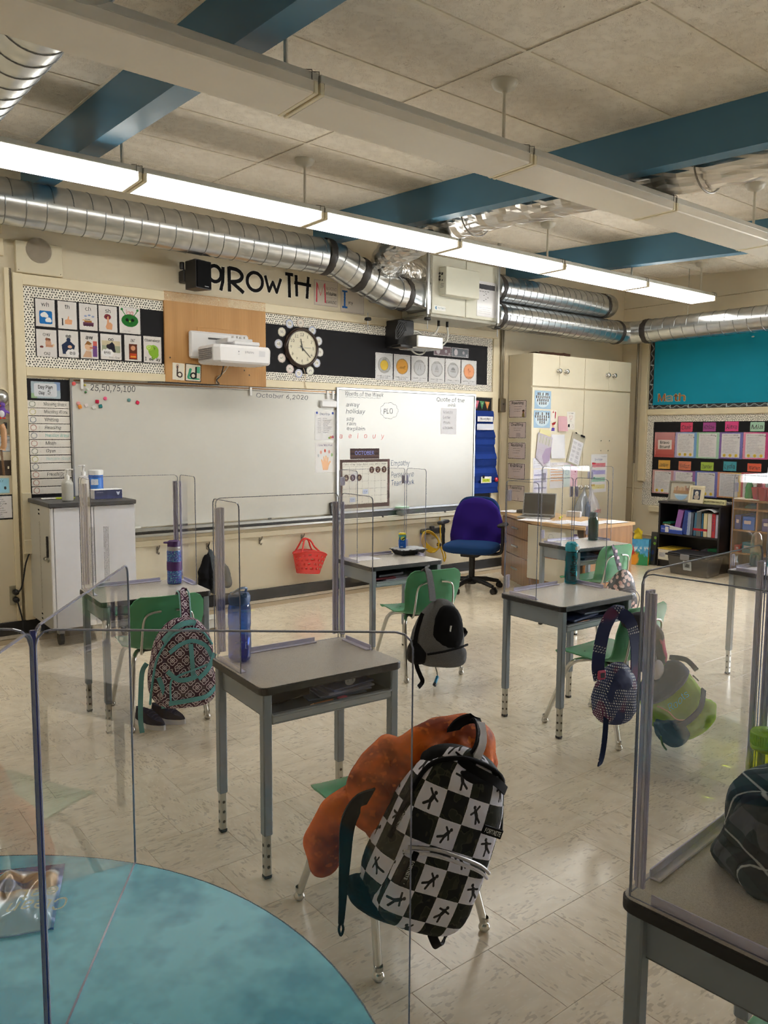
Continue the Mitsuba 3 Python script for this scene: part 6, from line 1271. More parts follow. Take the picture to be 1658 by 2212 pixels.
def dog(b, W, H, w):
    b.rect(W * .26, H * .22, W * .74, H * .78, w, '2c3444'); b.disc(W * .5, H * .36, W * .18, w + .0003, 'a89c90', ry=H * .14); b.disc(W * .5, H * .58, W * .12, w + .0006, 'cfc8c0', ry=H * .12); b.poly([(W * .4, H * .62), (W * .42, H * .76), (W * .48, H * .68)], w + .0005, '3a3030'); b.poly([(W * .6, H * .62), (W * .58, H * .76), (W * .52, H * .68)], w + .0005, '3a3030'); b.disc(W * .5, H * .54, .006, w + .0009, '1a1616')
pframe('picture_frame', 'cream framed pet photograph on the black bookcase, in front of the skyline picture', 4.755, 4.950, .205, 'd8cfb4', 'd8cfb8', dog, x=8.40, deg=-4, bw=.028)
k = thing('desk_sign', 'long cream block sign with lettering on top of the black bookcase', 'sign'); put('block', B().box([8.40, 4.50, .790], [8.43, 4.765, .850], 'c9c498', .003), 'satin', k)
put('lettering', B(frame([8.3995, 0, 0], [0, -1, 0], [0, 0, 1], [-1, 0, 0])).text("we don't know everything!", -4.755, .812, .022, .0004, '2a2824', width=.245, bold=True), 'paper', k)
k = thing('storage_crate', 'dark grey storage tub with black lid and white label on the floor by the bookcase', 'storage tub')
A_ = place(8.02, 4.70, 0, 2)
h = trimesh.convex.convex_hull(np.array([[sx * a, sy * c, z] for sx in (-1, 1) for sy in (-1, 1) for a, c, z in ((.135, .215, .005), (.165, .245, .215))]) + [.16, 0, 0])
put('tub', B(A_).mesh(h, '4a4845', flat=True), 'satin', k)
put('lid', B(A_).box([-.03, -.265, .215], [.35, .265, .235], '1b1a1c', .006).box([-.012, -.24, .235], [.33, .24, .252], '222124', .006), 'satin', k)
put('latch', B(A_ @ place(-.034, .02, .225)).box([-.008, -.055, -.045], [.004, .055, .020], '77767a', .005), 'satin', k)
b = B(A_ @ frame([.018, .06, .06], [0, -1, 0], [-.14, 0, .99], [-.99, 0, -.14])); b.box([0, 0, 0], [.10, .115, .001], 'c2cad0'); b.rect(.015, .03, .085, .09, .0013, '8f979c'); b.poly([(.025, .04), (.07, .035), (.08, .07), (.04, .08)], .0016, '4a4e52'); put('label', b, 'gloss', k)
put('sticker', B(A_ @ frame([.018, -.17, .08], [0, -1, 0], [-.14, 0, .99], [-.99, 0, -.14])).disc(0, .06, .016, .001, 'b9a4a8', ry=.024).disc(.01, .01, .02, .001, '7c7874', ry=.024), 'gloss', k)
k = thing('leaning_board', 'dark grey board with green circles leaning at the left end of the bookcase', 'board')
A_ = place(8.40, 5.36, 0) @ place(0, 0, 0, 0, 0, 7)
put('panel', B(A_).box([-.05, -.03, 0], [.02, .055, .40], '3a3a38', .004), 'satin', k)
b = B(A_ @ frame([-.0505, .055, 0], [0, -1, 0], [0, 0, 1], [-1, 0, 0]))
for v, c in ((.33, '7aa03a'), (.26, '7aa03a')): b.disc(.06, v, .018, .0005, c)
for v, c in ((.15, '2a3a6a'), (.07, '263254')): b.disc(.045, v, .02, .0005, c, ry=.028)
put('print', b, 'satin', k)
k = thing('waste_basket', 'pale grey waste basket with a liner behind the painted gift bag', 'waste basket')
put('bin', B().lathe([(0, 0), (.075, 0), (.095, .25), (.098, .26), (.09, .26), (.072, .01)], 'a9a9a8', 28, (8.47, 5.56, 0)), 'satin', k)
put('liner', B().lathe([(.101, .23), (.104, .265), (.088, .268), (.08, .22)], 'd0cfc8', 28, (8.47, 5.56, 0)), 'clear', k)
def paint_tex(p, n, uv):
    u, v = uv.x, uv.y; w = fbm(u * 9, v * 9, 2, 3)
    c = mix((0.05, 0.30, 0.62), (0.10, 0.45, 0.75), w)
    c = mix(c, (0.75, 0.82, 0.88), smoothstep(0.45, 0.6, w) * smoothstep(0.45, 0.6, v) * smoothstep(0.75, 0.62, v))
    c = mix(c, (0.03, 0.28, 0.10), smoothstep(0.50, 0.42, v + 0.25 * (0.5 - u) * -1 + 0.25 * (w - 0.5)))
    c = mix(c, (0.85, 0.35, 0.03), smoothstep(0.34, 0.20, dr.sqrt(dr.square(u - 0.2) + dr.square(v - 0.2)) + 0.2 * (w - 0.5)))
    return mix(c, (0.60, 0.03, 0.03), smoothstep(0.2, 0.1, dr.sqrt(dr.square(u - 0.08) + dr.square((v - 0.5) * 0.8)) + 0.25 * (w - 0.5)))
PR('painted', proc(paint_tex), rough=0.6)
k = thing('gift_bag', 'paper gift bag painted with sky, grass and flowers beside the teacher desk', 'gift bag')
A_ = place(8.27, 5.47, 0, -70)
P = np.array([[-.10, -.055], [.10, -.055], [.10, .055], [-.10, .055]]); b = B(A_)
for i in range(4):
    a, c = P[i], P[(i + 1) % 4]; k1 = 1.06
    b.add([[*a, 0.002], [*c, .002], [*(c * k1), .325], [*(a * k1), .315]], [[0, 1, 2, 3]], 'ffffff', [[0, 0], [1, 0], [1, 1], [0, 1]])
b.add([[*q, .003] for q in P], [[0, 1, 2, 3]], 'ffffff', [[.5, .1]] * 4); put('bag', b, 'painted', k, uv=True)
put('tissue', B(A_).grid(np.array([[[-.08 + .10 * j / 4, -.03 + .05 * math.sin(i * 1.2 + j) * .4, .28 + .18 * i / 8 - .05 * abs(j - 2) / 2] for j in range(5)] for i in range(9)]), 'd8c23a'), 'paper', k)
# ---------------------------------------------------------------- cubby shelves at the right edge
t = thing('cubby_unit', 'brown wooden cubby shelves full of bins at the right edge behind the desk', 'shelving')
Cx0, Cx1, Cy0, Cy1 = 8.55, 9.05, 3.2, 4.50
for y in (Cy0, 3.82, 4.20, Cy1 - .02): put('divider', B().box([Cx0, y, 0.02], [Cx1, y + .02, .835], '6b3c22', .002), 'oak', t)
put('top_panel', B().box([Cx0 - .01, Cy0, .835], [Cx1, Cy1, .862], '7d4a2b', .003), 'oak', t)
for z in (.02, .24, .50, .74): put('shelf', B().box([Cx0 + .005, Cy0 + .02, z], [Cx1, Cy1 - .02, z + .02], '7d4a2b', .002), 'oak', t)
put('back_panel', B().box([Cx1, Cy0, 0], [Cx1 + .01, Cy1, .84], '2c1a12'), 'matte', t)
for y0, y1, z0, h_, c, l_ in ((4.24, 4.38, .52, .15, '2a5aa8', 'blue plastic bin with labels in the middle cubby row'), (4.40, 4.47, .52, .16, '3a3f7a', 'dark blue violet bin at the left end of the cubby row'), (4.23, 4.37, .26, .12, '1d5a6a', 'dark teal bin in the lower cubby row'), (4.39, 4.46, .26, .08, 'a03a2c', 'red bin in the lower cubby row'), (3.86, 4.16, .52, .14, '4a3a6a', 'purple bin in the right cubby column')):
    k = boxed('cubby_bin', l_, [Cx0 + .02, y0, z0], [Cx1 - .1, y1, z0 + h_], c, 'bin', 'bins in the cubbies')
    b = B(frame([Cx0 + .0195, 0, 0], [0, -1, 0], [0, 0, 1], [-1, 0, 0])); b.rect(-y1 + .02, z0 + h_ * .45, -y1 + (y1 - y0) * .7, z0 + h_ * .7, .0004, 'b9a8a8'); put('label', b, 'paper', k)
tag(put('folded_cloth', B(place(8.66, 4.30, .765)).lathe([(.0, .045), (.06, .042), (.09, .02), (.10, 0)], '3f5a50', 20), 'fabric'), 'dark green folded cloth in the top cubby', 'cloth')
k = thing('paper_tray', 'flat white tray lying on top of the cubby shelves', 'tray'); put('tray', B().box([8.50, 4.18, .863], [8.75, 4.47, .875], 'd2ccc0', .004), 'satin', k)
k = thing('green_bottle', 'green soft drink bottle standing on the cubby shelves', 'bottle')
put('bottle', B(place(8.60, 4.335, .875)).lathe([(0, 0), (.040, 0), (.044, .006), (.044, .06), (.040, .075), (.043, .09), (.043, .12), (.036, .15), (.022, .18), (.016, .20), (.016, .215)], '1d7a44', 26), 'gloss', k); put('cap', B(place(8.60, 4.335, .875)).lathe([(.017, .212), (.018, .235), (0, .236)], '16301f', 20), 'satin', k)
k = thing('caddy', 'crimson plastic caddy on the cubby shelves at the picture edge', 'caddy')
h = trimesh.convex.convex_hull(np.array([[sx * a, sy * c, z] for sx in (-1, 1) for sy in (-1, 1) for a, c, z in ((.09, .12, 0), (.11, .14, .145))]))
put('body', B(place(8.62, 4.13, .863)).mesh(h, '8a1c34', flat=True), 'satin', k)
for y in (4.03, 4.11, 4.20): put('rib', B().box([8.502, y - .008, .868], [8.516, y + .008, 1.0], '7a1830', .003), 'satin', k)
k = thing('drink_bottle', 'maroon drink bottle with grey lid standing in the crimson caddy', 'bottle'); put('bottle', B(place(8.62, 4.225, 1.0)).lathe([(0, 0), (.036, 0), (.038, .10), (.034, .12), (0, .12)], '6f2038', 22), 'satin', k); put('lid', B(place(8.62, 4.225, 1.12)).lathe([(.034, 0), (.034, .03), (.022, .04), (0, .042)], '3a383c', 22), 'satin', k)
k = thing('booklet', 'white green and black booklet standing in the crimson caddy', 'booklet'); put('cover', B(place(8.60, 4.10, .99) @ place(0, 0, 0, 0, 4)).box([0, -.09, 0], [.012, .06, .24], 'c4cad0', .002), 'paper', k)
b = B(place(8.60, 4.10, .99) @ place(0, 0, 0, 0, 4) @ frame([-.0005, 0, 0], [0, -1, 0], [0, 0, 1], [-1, 0, 0])); b.rect(.03, .05, .06, .235, .0004, '1d2024'); b.rect(-.03, .12, -.005, .19, .0004, '3f9a4a'); b.rect(-.05, .02, .02, .06, .0004, '8aa8b0'); put('print', b, 'paper', k)
# ---------------------------------------------------------------- teacher desk
t = thing('teacher_desk', 'wooden teacher desk with papers and laptop in front of the tall cupboard', 'desk')
put('desktop', B().prism([(6.43, 4.325), (5.67, 4.325), (5.625, 4.60), (5.66, 4.93), (6.10, 5.78), (6.70, 5.78), (6.43, 5.20)], .722, .75, 'b08a5c'), 'maple', t)
put('end_panel', B().box([5.70, 4.335, .06], [6.41, 4.36, .722], '8a5a30', .002), 'oak', t)
put('modesty_panel', B().box([6.38, 4.36, .12], [6.40, 5.10, .722], 'b9b09c', .002), 'paint', t)
PD = place(5.66, 4.93, 0, 62.6)
put('pedestal', B(PD).box([.08, -.46, .06], [.92, -.035, .722], '6b4022', .002), 'oak', t)
for z0, z1 in ((.08, .34), (.35, .53), (.54, .71)):
    k = put('drawer', B(PD).box([.10, -.036, z0], [.90, -.018, z1], '7a4a28', .003), 'oak', t); put('handle', B(PD).box([.42, -.019, (z0 + z1) / 2 - .008], [.58, -.003, (z0 + z1) / 2 + .008], '9a9a96', .003), 'steel', k)
for q in ((5.73, 4.36), (6.38, 4.36)): put('foot', B().box([q[0] - .02, q[1] - .02, 0], [q[0] + .02, q[1] + .02, .06], '1e1e20', .003), 'satin', t)
for q in ((.12, -.08), (.88, -.08), (.12, -.42), (.88, -.42)): put('foot', B(PD).box([q[0] - .02, q[1] - .02, 0], [q[0] + .02, q[1] + .02, .06], '1e1e20', .003), 'satin', t)
k = thing('fridge_paper', 'beige hanging paper and small clippings at the kneehole of the teacher desk', 'paper')
put('sheet', B().box([5.66, 4.40, .20], [5.664, 4.98, .715], 'c2bba8'), 'paper', k)
b = B(frame([5.6595, 0, 0], [0, -1, 0], [0, 0, 1], [-1, 0, 0])); b.ring(-4.70, .62, .03, .003, .0006, '8a8478'); b.disc(-4.72, .42, .10, .0006, '9a6a50', ry=.05, a0=0, a1=180); b.rect(-4.44, .55, -4.40, .68, .0006, '5a4a7a'); put('print', b, 'paper', k)
k = thing('laptop', 'open silver laptop with black screen on the teacher desk', 'laptop')
A_ = place(5.93, 5.12, .751, -62)
put('base', B(A_).box([-.165, -.115, 0], [.165, .115, .016], 'a8a9ab', .004), 'steel', k)
put('keyboard', B(A_).box([-.14, -.02, .016], [.14, .09, .0168], '1c1c1f'), 'satin', k)
SC = A_ @ place(0, .112, .016) @ place(0, 0, 0, 0, -14)
put('screen_lid', B(SC).box([-.165, -.004, 0], [.165, .003, .225], '8f9092', .003), 'steel', k); put('screen', B(SC).box([-.155, -.0055, .012], [.155, -.0042, .215], '1c1e20'), 'satin', k)
k = thing('desk_phone', 'black desk telephone behind the laptop', 'telephone'); put('base', B(place(6.22, 5.48, .751, 100)).box([-.09, -.09, 0], [.09, .09, .035], '1c1c1f', .008), 'satin', k); put('handset', B(place(6.22, 5.48, .79, 100)).tube([[-.085, -.05, 0], [-.085, 0, .018], [-.085, .06, 0]], .016, '17171a', 10), 'satin', k)
for i, (x, y, a, w_, h_, c, l_) in enumerate(((5.76, 4.98, 15, .22, .28, 'e2e2e6', 'white paper sheet in front of the laptop on the teacher desk'), (5.85, 4.70, -8, .30, .23, 'dcdce2', 'white paper sheet in the middle of the teacher desk edge'), (6.05, 4.52, 12, .28, .22, 'e4e4e6', 'white paper sheet near the right end of the teacher desk'), (6.22, 4.44, -4, .28, .21, 'dedee0', 'rightmost white paper sheet on the teacher desk'), (5.83, 4.46, 20, .26, .2, 'd2d4e0', 'bluish paper sheet hanging over the teacher desk edge'), (6.18, 5.66, 8, .24, .20, 'e0e0e6', 'white paper sheet at the left end of the teacher desk'))):
    b = B(place(x, y, .7505 + .0013 * i, a)); b.box([-w_ / 2, -h_ / 2, 0], [w_ / 2, h_ / 2, .001], c); lines(b, -w_ * .4, -h_ * .4, w_ * .4, h_ * .4, 8, .0013, 'b4b4bc', .003, i); tag(put('loose_paper', b, 'paper'), l_, 'paper', 'papers on the teacher desk')
tag(put('highlighter', B(place(6.10, 4.95, .760, 30)).cyl([-.07, 0, 0], [.07, 0, 0], .009, 'd8d03a', 12), 'satin'), 'yellow highlighter behind the laptop', 'highlighter')
k = thing('small_box', 'small white box with print behind the papers on the teacher desk', 'box'); put('carton', B(place(6.32, 4.96, .751, 20)).box([-.03, -.07, 0], [.03, .07, .055], 'd8d8dc', .002), 'paper', k)
tag(put('stapler', B(place(6.38, 4.80, .751, 40)).box([-.07, -.015, 0], [.07, .015, .02], '2a2c3a', .006), 'satin'), 'dark stapler near the back edge of the teacher desk', 'stapler')
# ---------------------------------------------------------------- office chair with the purple garment
t = thing('office_chair', 'dark blue upholstered office chair with black armrests by the whiteboard', 'office chair')
OC = place(5.53, 5.60, 0, 228)            # local +y: the way the sitter faces
seat = trimesh.creation.icosphere(4, 1); v = np.array(seat.vertices); v = np.sign(v) * np.abs(v) ** .55
OC = place(5.53, 5.60, 0, 120)
put('seat', B(OC).add(v * [.27, .25, .055] + [0, .02, .455 - .02], seat.faces, '1c3a66'), 'fabric', t)
put('column', B(OC).cyl([0, 0, .09], [0, 0, .36], .030, '1a1a1c', 18).cyl([0, 0, .06], [0, 0, .12], .045, '1a1a1c', 18), 'satin', t)
put('mechanism', B(OC).box([-.09, -.12, .345], [.09, .12, .385], '1a1a1c', .008), 'satin', t)
for k_ in range(5):
    a = math.radians(72 * k_ + 5); d = np.array([math.cos(a), math.sin(a), 0])
    leg = put('leg', B(OC).tube([d * .03 + [0, 0, .105], d * .16 + [0, 0, .10], d * .30 + [0, 0, .072]], [.028, .024, .018], '202124', 10), 'satin', t)
    n_ = np.array([-d[1], d[0], 0]); c_ = d * .315 + [0, 0, .028]
    for s in (-1, 1): put('caster', B(OC).cyl(c_ + n_ * .008 * s, c_ + n_ * .026 * s, .028, '141416', 18), 'satin', leg)
    put('caster_hood', B(OC).tube([c_ - n_ * .02 + [0, 0, .03], c_ + [0, 0, .036], c_ + n_ * .02 + [0, 0, .03]], .011, '141416', 8), 'satin', leg)
for s in (-1, 1):
    arm = put('armrest', B(OC).box([s * .31 - .035, -.12, .655], [s * .31 + .035, .12, .69], '17171a', .014), 'satin', t)
    put('arm_post', B(OC).tube(smooth_path([[s * .10, 0, .37], [s * .26, 0, .38], [s * .305, 0, .43], [s * .31, 0, .66]], 16), .017, '17171a', 10), 'satin', arm)
put('back_bar', B(OC).tube(smooth_path([[0, -.10, .37], [0, -.27, .40], [0, -.30, .50], [0, -.29, .65]], 16), .022, '17171a', 10), 'satin', t)
bk = np.sign(np.array(seat.vertices)) * np.abs(np.array(seat.vertices)) ** .6
put('backrest', B(OC @ place(0, -.245, .70) @ place(0, 0, 0, 0, -8)).add(bk * [.225, .04, .235], seat.faces, '1b3460'), 'fabric', t)
t = thing('garment', 'purple garment draped over the back of the office chair', 'clothing')
n, m = 44, 60; G = np.zeros((n, m, 3)); R_ = np.random.default_rng(5)
for i in range(n):
    s = i / (n - 1)                                    # 0 top ridge, 1 hem
    for j in range(m):
        th = 2 * math.pi * j / m; c, sn = math.cos(th), math.sin(th)
        rx = np.interp(s, [0, .06, .2, .5, .8, 1], [.05, .15, .215, .262, .285, .29]); ry = np.interp(s, [0, .1, .4, 1], [.015, .045, .062, .085])
        z = .925 - .46 * s - .035 * max(0, c) * s
        f_ = 1 + s * (.055 * math.sin(5 * th + 3 * s) + .04 * math.sin(9 * th - 5 * s + 1) + .03 * math.sin(14 * th + 2))
        G[i, j] = [np.sign(c) * abs(c) ** .75 * rx * (1 + (f_ - 1) * .5), np.sign(sn) * abs(sn) ** .8 * ry * f_, z]
        G[i, j, 1] += .020 * s * math.sin(G[i, j, 0] * 22 + G[i, j, 2] * 12) + .012 * math.sin(G[i, j, 0] * 9 - G[i, j, 2] * 25) * s
put('cloth', B(OC @ place(0, -.245, 0) @ place(0, 0, 0, 0, -5)).grid(G, '2f1c72', closed=True).add(np.vstack([G[0], G[0].mean(0) + [0, 0, .006]]), [[j, (j + 1) % m, m] for j in range(m)], '2f1c72'), 'fabric', t)
# ---------------------------------------------------------------- the white charging cart
t = thing('charging_cart', 'white metal charging cart with perforated doors and a dark top at the left', 'cart')
cx0, cx1, cy0, cy1 = 1.535, 2.150, 5.835, 6.395
put('body', B().box([cx0, cy0, .13], [cx1, cy1, 1.028], 'b4b4b0', .003), 'paint', t)
put('top', B().box([cx0 - .012, cy0 - .035, 1.028], [cx1 + .008, cy1, 1.060], '3b3b3d', .005), 'satin', t)
for x0, x1, pu in ((cx0 + .026, (cx0 + cx1) / 2 - .002, 1.808), ((cx0 + cx1) / 2 + .002, cx1, 1.912)):
    k = put('door', B().box([x0, cy0 - .018, .135], [x1, cy0, 1.024], 'dcdde6', .003), 'paint', t)
    b = B(frame([0, cy0 - .0185, 0], [1, 0, 0], [0, 0, 1], [0, -1, 0]))
    for r in range(41):
        for c_ in range(4): b.disc(pu + .0105 * c_, .46 + .0101 * r, .0032, .0002, '24242a', n=6)
    kk = put('perforation', b, 'matte', k); labels[kk] = {'kind': 'stuff'}
put('edge_strip', B().box([cx0, cy0 - .018, .135], [cx0 + .022, cy0, 1.024], 'd6d6da', .003), 'paint', t)
b = B(frame([cx0 - .0004, 0, 0], [0, -1, 0], [0, 0, 1], [-1, 0, 0]))
for r in range(62): b.rect(-6.12, .24 + .0108 * r, -6.085, .2445 + .0108 * r, .0003, '8c8a84')
kk = put('louvre', b, 'matte', t); labels[kk] = {'kind': 'stuff'}
b = B(frame([cx0 - .0004, 0, 0], [0, -1, 0], [0, 0, 1], [-1, 0, 0]))
for v in (.955, .985, .165, .20): b.rect(-6.13, v, -6.09, v + .012, .0004, '1a1a1c')
put('slot', b, 'matte', t); labels[t + '__slot'] = {'kind': 'stuff'}
k = put('handle', B(frame([cx0, 0, 0], [0, -1, 0], [0, 0, 1], [-1, 0, 0])).box([-5.905, .66, 0], [-5.88, .815, .012], '17171a', .004), 'satin', t)
put('lock', B(frame([cx0, 0, 0], [0, -1, 0], [0, 0, 1], [-1, 0, 0])).tube(smooth_path([[-5.89, .665, .01], [-5.93, .655, .02], [-5.935, .64, .02], [-5.89, .635, .01]], 16), .005, 'a0a09c', 8).box([-5.905, .628, .0], [-5.87, .652, .014], 'a8a89c', .003), 'steel', k)
put('name_print', B(frame([0, cy0 - .0187, 0], [1, 0, 0], [0, 0, 1], [0, -1, 0])).text('bretford', 1.86, .42, .014, .0003, '4a4a50', width=.075), 'satin', t)
for x in (cx0 + .07, cx1 - .07):
    for y in (cy0 + .07, cy1 - .07): put('caster', B().cyl([x - .014, y, .05], [x + .014, y, .05], .05, '1e1e20', 22).box([x - .022, y - .03, .085], [x + .022, y + .03, .13], '8a8a8a', .003), 'satin', t)
zt = 1.0605
k = thing('pump_bottle', 'translucent white pump bottle in front on the white cart', 'bottle')
put('bottle', B(place(1.700, 5.950, zt)).lathe([(0, 0), (.036, 0), (.041, .006), (.041, .125), (.039, .135), (.030, .150), (.017, .157), (.017, .157)], 'b9b8b2', 28), 'clear', k)
put('pump', B(place(1.700, 5.950, zt)).lathe([(.018, .156), (.018, .185), (.010, .187), (.010, .19), (.005, .19), (.005, .222), (.013, .223), (.013, .236), (0, .237)], 'd6d5d0', 20).box([.0, -.007, .226], [.045, .007, .237], 'd6d5d0', .002), 'satin', k)
k = thing('pump_bottle', 'white pump bottle at the back of the cart beside the blue wipes', 'bottle')
put('bottle', B(place(1.895, 6.20, zt)).lathe([(0, 0), (.034, 0), (.038, .006), (.038, .145), (.030, .165), (.016, .172), (.016, .172)], 'd9d9dc', 28), 'satin', k)
put('pump', B(place(1.895, 6.20, zt)).lathe([(.018, .172), (.018, .20), (.006, .203), (.006, .238), (.013, .239), (.013, .252), (0, .253)], 'dcdcde', 20).box([-.04, -.006, .24], [.0, .006, .252], 'dcdcde', .002), 'satin', k)
k = thing('wipes_canister', 'blue canister of wipes with a white lid at the back of the cart', 'canister')
put('canister', B(place(1.995, 6.22, zt)).lathe([(0, 0), (.054, 0), (.054, .175)], '1c5ab4', 36), 'satin', k)
put('lid', B(place(1.995, 6.22, zt)).lathe([(.056, .172), (.057, .205), (.052, .212), (.0, .214)], 'd8d8d8', 36), 'satin', k)
b = B(); 
for a0, a1, z0, z1, c in ((-170, -60, .06, .15, '2f78cc'), (-150, -90, .095, .14, 'e0e4ea'), (-165, -60, .0, .03, '4a98d8')):
    q = np.radians(np.linspace(a0, a1, 12)); b.grid(np.array([np.c_[1.995 + .0546 * np.cos(q), 6.22 + .0546 * np.sin(q), np.full(12, zt + z)] for z in (z0, z1)]), c)
put('label', b, 'satin', k)
k = thing('glove_box', 'navy blue and white cardboard box of gloves on the white cart', 'box')
put('carton', B(place(2.01, 6.02, zt, 4)).box([-.115, -.05, 0], [.105, .05, .072], 'e0e0e4', .003), 'paper', k)
b = B(place(2.01, 6.02, zt, 4) @ frame([0, -.0505, 0], [1, 0, 0], [0, 0, 1], [0, -1, 0])); b.box([-.115, 0.001, 0], [.10, .068, .0006], '1d2550'); b.text('EXAM GLOVES', -.10, .048, .008, .001, 'c0c4d8', width=.05); b.line([(.055, .055), (.062, .04), (.068, .03), (.074, .04), (.081, .055)], .001, 'd0d4e4', .004); b.disc(.068, .040, .010, .0011, 'aab0c8', ry=.012); b.poly([(-.115, .02), (-.02, .03), (.06, .015), (.10, .02), (.10, .002), (-.115, .002)], .0009, '232c60')
put('print', b, 'satin', k)
k = thing('marker_pack', 'white and yellow green pack of pens lying on the white cart', 'pen pack'); put('pack', B(place(1.70, 6.16, zt, -4)).box([-.13, -.02, 0], [.11, .02, .010], 'd8d8d4', .003), 'satin', k); put('print', B(place(1.70, 6.16, zt, -4)).box([-.03, -.0203, .0005], [.109, .0203, .0104], 'b9c83a', .002), 'satin', k)
# ---------------------------------------------------------------- bags and clothes on the chairs
def seg(u, v, ax, ay, bx, by):
    px, py = u - ax, v - ay; dx, dy = bx - ax, by - ay
    h = dr.clip((px * dx + py * dy) / (dx * dx + dy * dy + 1e-9), 0, 1)
    return dr.sqrt(dr.square(px - dx * h) + dr.square(py - dy * h))
def checker_tex(p, n, uv):
    S = 0.071; a, b = uv.x / S, uv.y / S
    i, j = dr.floor(a), dr.floor(b); u, v = a - i - 0.5, b - j - 0.5
    par = i + j; odd = par - 2 * dr.floor(par / 2)
    an = cell_rand(i, j, 1) * 2.4 - 1.2; c, s = dr.cos(an), dr.sin(an)
    q, w = u * c - v * s, u * s + v * c
    r1, r2, r3 = cell_rand(i, j, 2) - .5, cell_rand(i, j, 3) - .5, cell_rand(i, j, 4) - .5
    d = dr.minimum(seg(q, w, 0.0, .14, .02 * r1, -.06) - .065, dr.sqrt(dr.square(q) + dr.square(w - .27)) - .06)
    d = dr.minimum(d, seg(q, w, 0, .12, .22, .10 + .3 * r1) - .032); d = dr.minimum(d, seg(q, w, 0, .12, -.22, .12 + .3 * r2) - .032)
    d = dr.minimum(d, seg(q, w, 0, -.05, .13 + .1 * r3, -.32) - .038); d = dr.minimum(d, seg(q, w, 0, -.05, -.13 + .12 * r1, -.31) - .038)
    camo = fbm(uv.x * 55, uv.y * 45, 0, 2)
    dark = mix(mix((.010, .012, .014), (.040, .040, .026), smoothstep(.48, .52, camo)), (.020, .024, .017), smoothstep(.56, .60, camo))
    white = mix((.022, .022, .026), (.78, .79, .93), smoothstep(0.0, .02, d))
    return dr.select(odd > 0.5, white, dark)
PR('checker', proc(checker_tex), rough=.75, specular=.25)
def quatre_tex(p, n, uv):
    S = 0.050; a0, b0 = (uv.x + uv.y) / S * .7071, (uv.x - uv.y) / S * .7071
    a, b = a0 - dr.floor(a0) - .5, b0 - dr.floor(b0) - .5
    a, b = (a + b) * .7071, (a - b) * .7071
    def q4(r, o):
        m = dr.minimum(dr.sqrt(dr.square(dr.abs(a) - o) + dr.square(b)), dr.sqrt(dr.square(a) + dr.square(dr.abs(b) - o)))
        return m - r
    f1, f2 = q4(.205, .24), q4(.085, .11)
    w = smoothstep(.050, .030, dr.abs(f1)) + smoothstep(.042, .024, dr.abs(f2))
    return mix((.045, .010, .028), (.62, .53, .58), dr.clip(w, 0, 1))
PR('quatrefoil', proc(quatre_tex), rough=.75, specular=.25)
def orange_tex(p, n, uv):
    f = fbm(p.x * 11, p.y * 11, p.z * 11, 4); g = fbm(p.x * 60, p.y * 60, p.z * 60, 2)
    c = mix((.20, .028, .008), (.62, .135, .018), smoothstep(.32, .66, f))
    return mix(c, (.70, .20, .03), smoothstep(.6, .75, g) * .5)
PR('orange', proc(orange_tex), rough=.7, specular=.3)
def heather_tex(p, n, uv):
    g = noise(p.x * 500, p.y * 500, p.z * 700); return mix((.055, .055, .057), (.15, .15, .152), g)
PR('heather', proc(heather_tex), rough=.9, specular=.2)
def sparkle_tex(p, n, uv):
    S = .0125; a, b = uv.x / S + .5 * uv.y / S, uv.y / S; i, j = dr.floor(a), dr.floor(b); u, v = a - i - .5, b - j - .5
    on = dr.select(noise(uv.x * 14 + 3, uv.y * 14) > .47, 1.0, 0.0) * smoothstep(.30, .22, dr.maximum(dr.abs(u), dr.abs(v)))
    base = mix((.010, .020, .085), (.070, .012, .060), smoothstep(.5, .62, noise(uv.x * 17, uv.y * 17, 4)))
    return mix(base, (.62, .64, .68), on * (.35 + .65 * cell_rand(i, j, 2)))
PR('sparkle', proc(sparkle_tex), rough=.6, specular=.4)
def pinkdot_tex(p, n, uv):
    d, e, r = voronoi(uv.x / .040, uv.y / .040)
    k = smoothstep(.40, .36, d); hi = noise(uv.x * 60, uv.y * 60, 3)
    return mix((.115, .108, .118), mix((.60, .36, .33), (.82, .70, .68), hi), k * dr.select(r > .15, 1.0, 0.0))
PR('pinkdot', proc(pinkdot_tex), rough=.45, specular=.5)
def plaid_tex(p, n, uv):
    u, v = uv.x / .115, uv.y / .115
    fu, fv = u - dr.floor(u), v - dr.floor(v)
    bu, bv = smoothstep(.035, .012, dr.abs(fu - .25)), smoothstep(.035, .012, dr.abs(fv - .25))
    wu, wv = smoothstep(.20, .18, dr.abs(fu - .68)), smoothstep(.20, .18, dr.abs(fv - .68))
    c = mix((.006, .011, .020), (.014, .040, .046), .5 * wu + .5 * wv)
    c = mix(c, (.075, .078, .10), wu * wv * .7)
    return mix(c, (.46, .48, .48), dr.clip(.7 * bu + .7 * bv, 0, .85))
PR('plaid', proc(plaid_tex), rough=.9, specular=.2, sheen=.3)
ICO5, ICO4 = trimesh.creation.icosphere(5, 1), trimesh.creation.icosphere(4, 1)
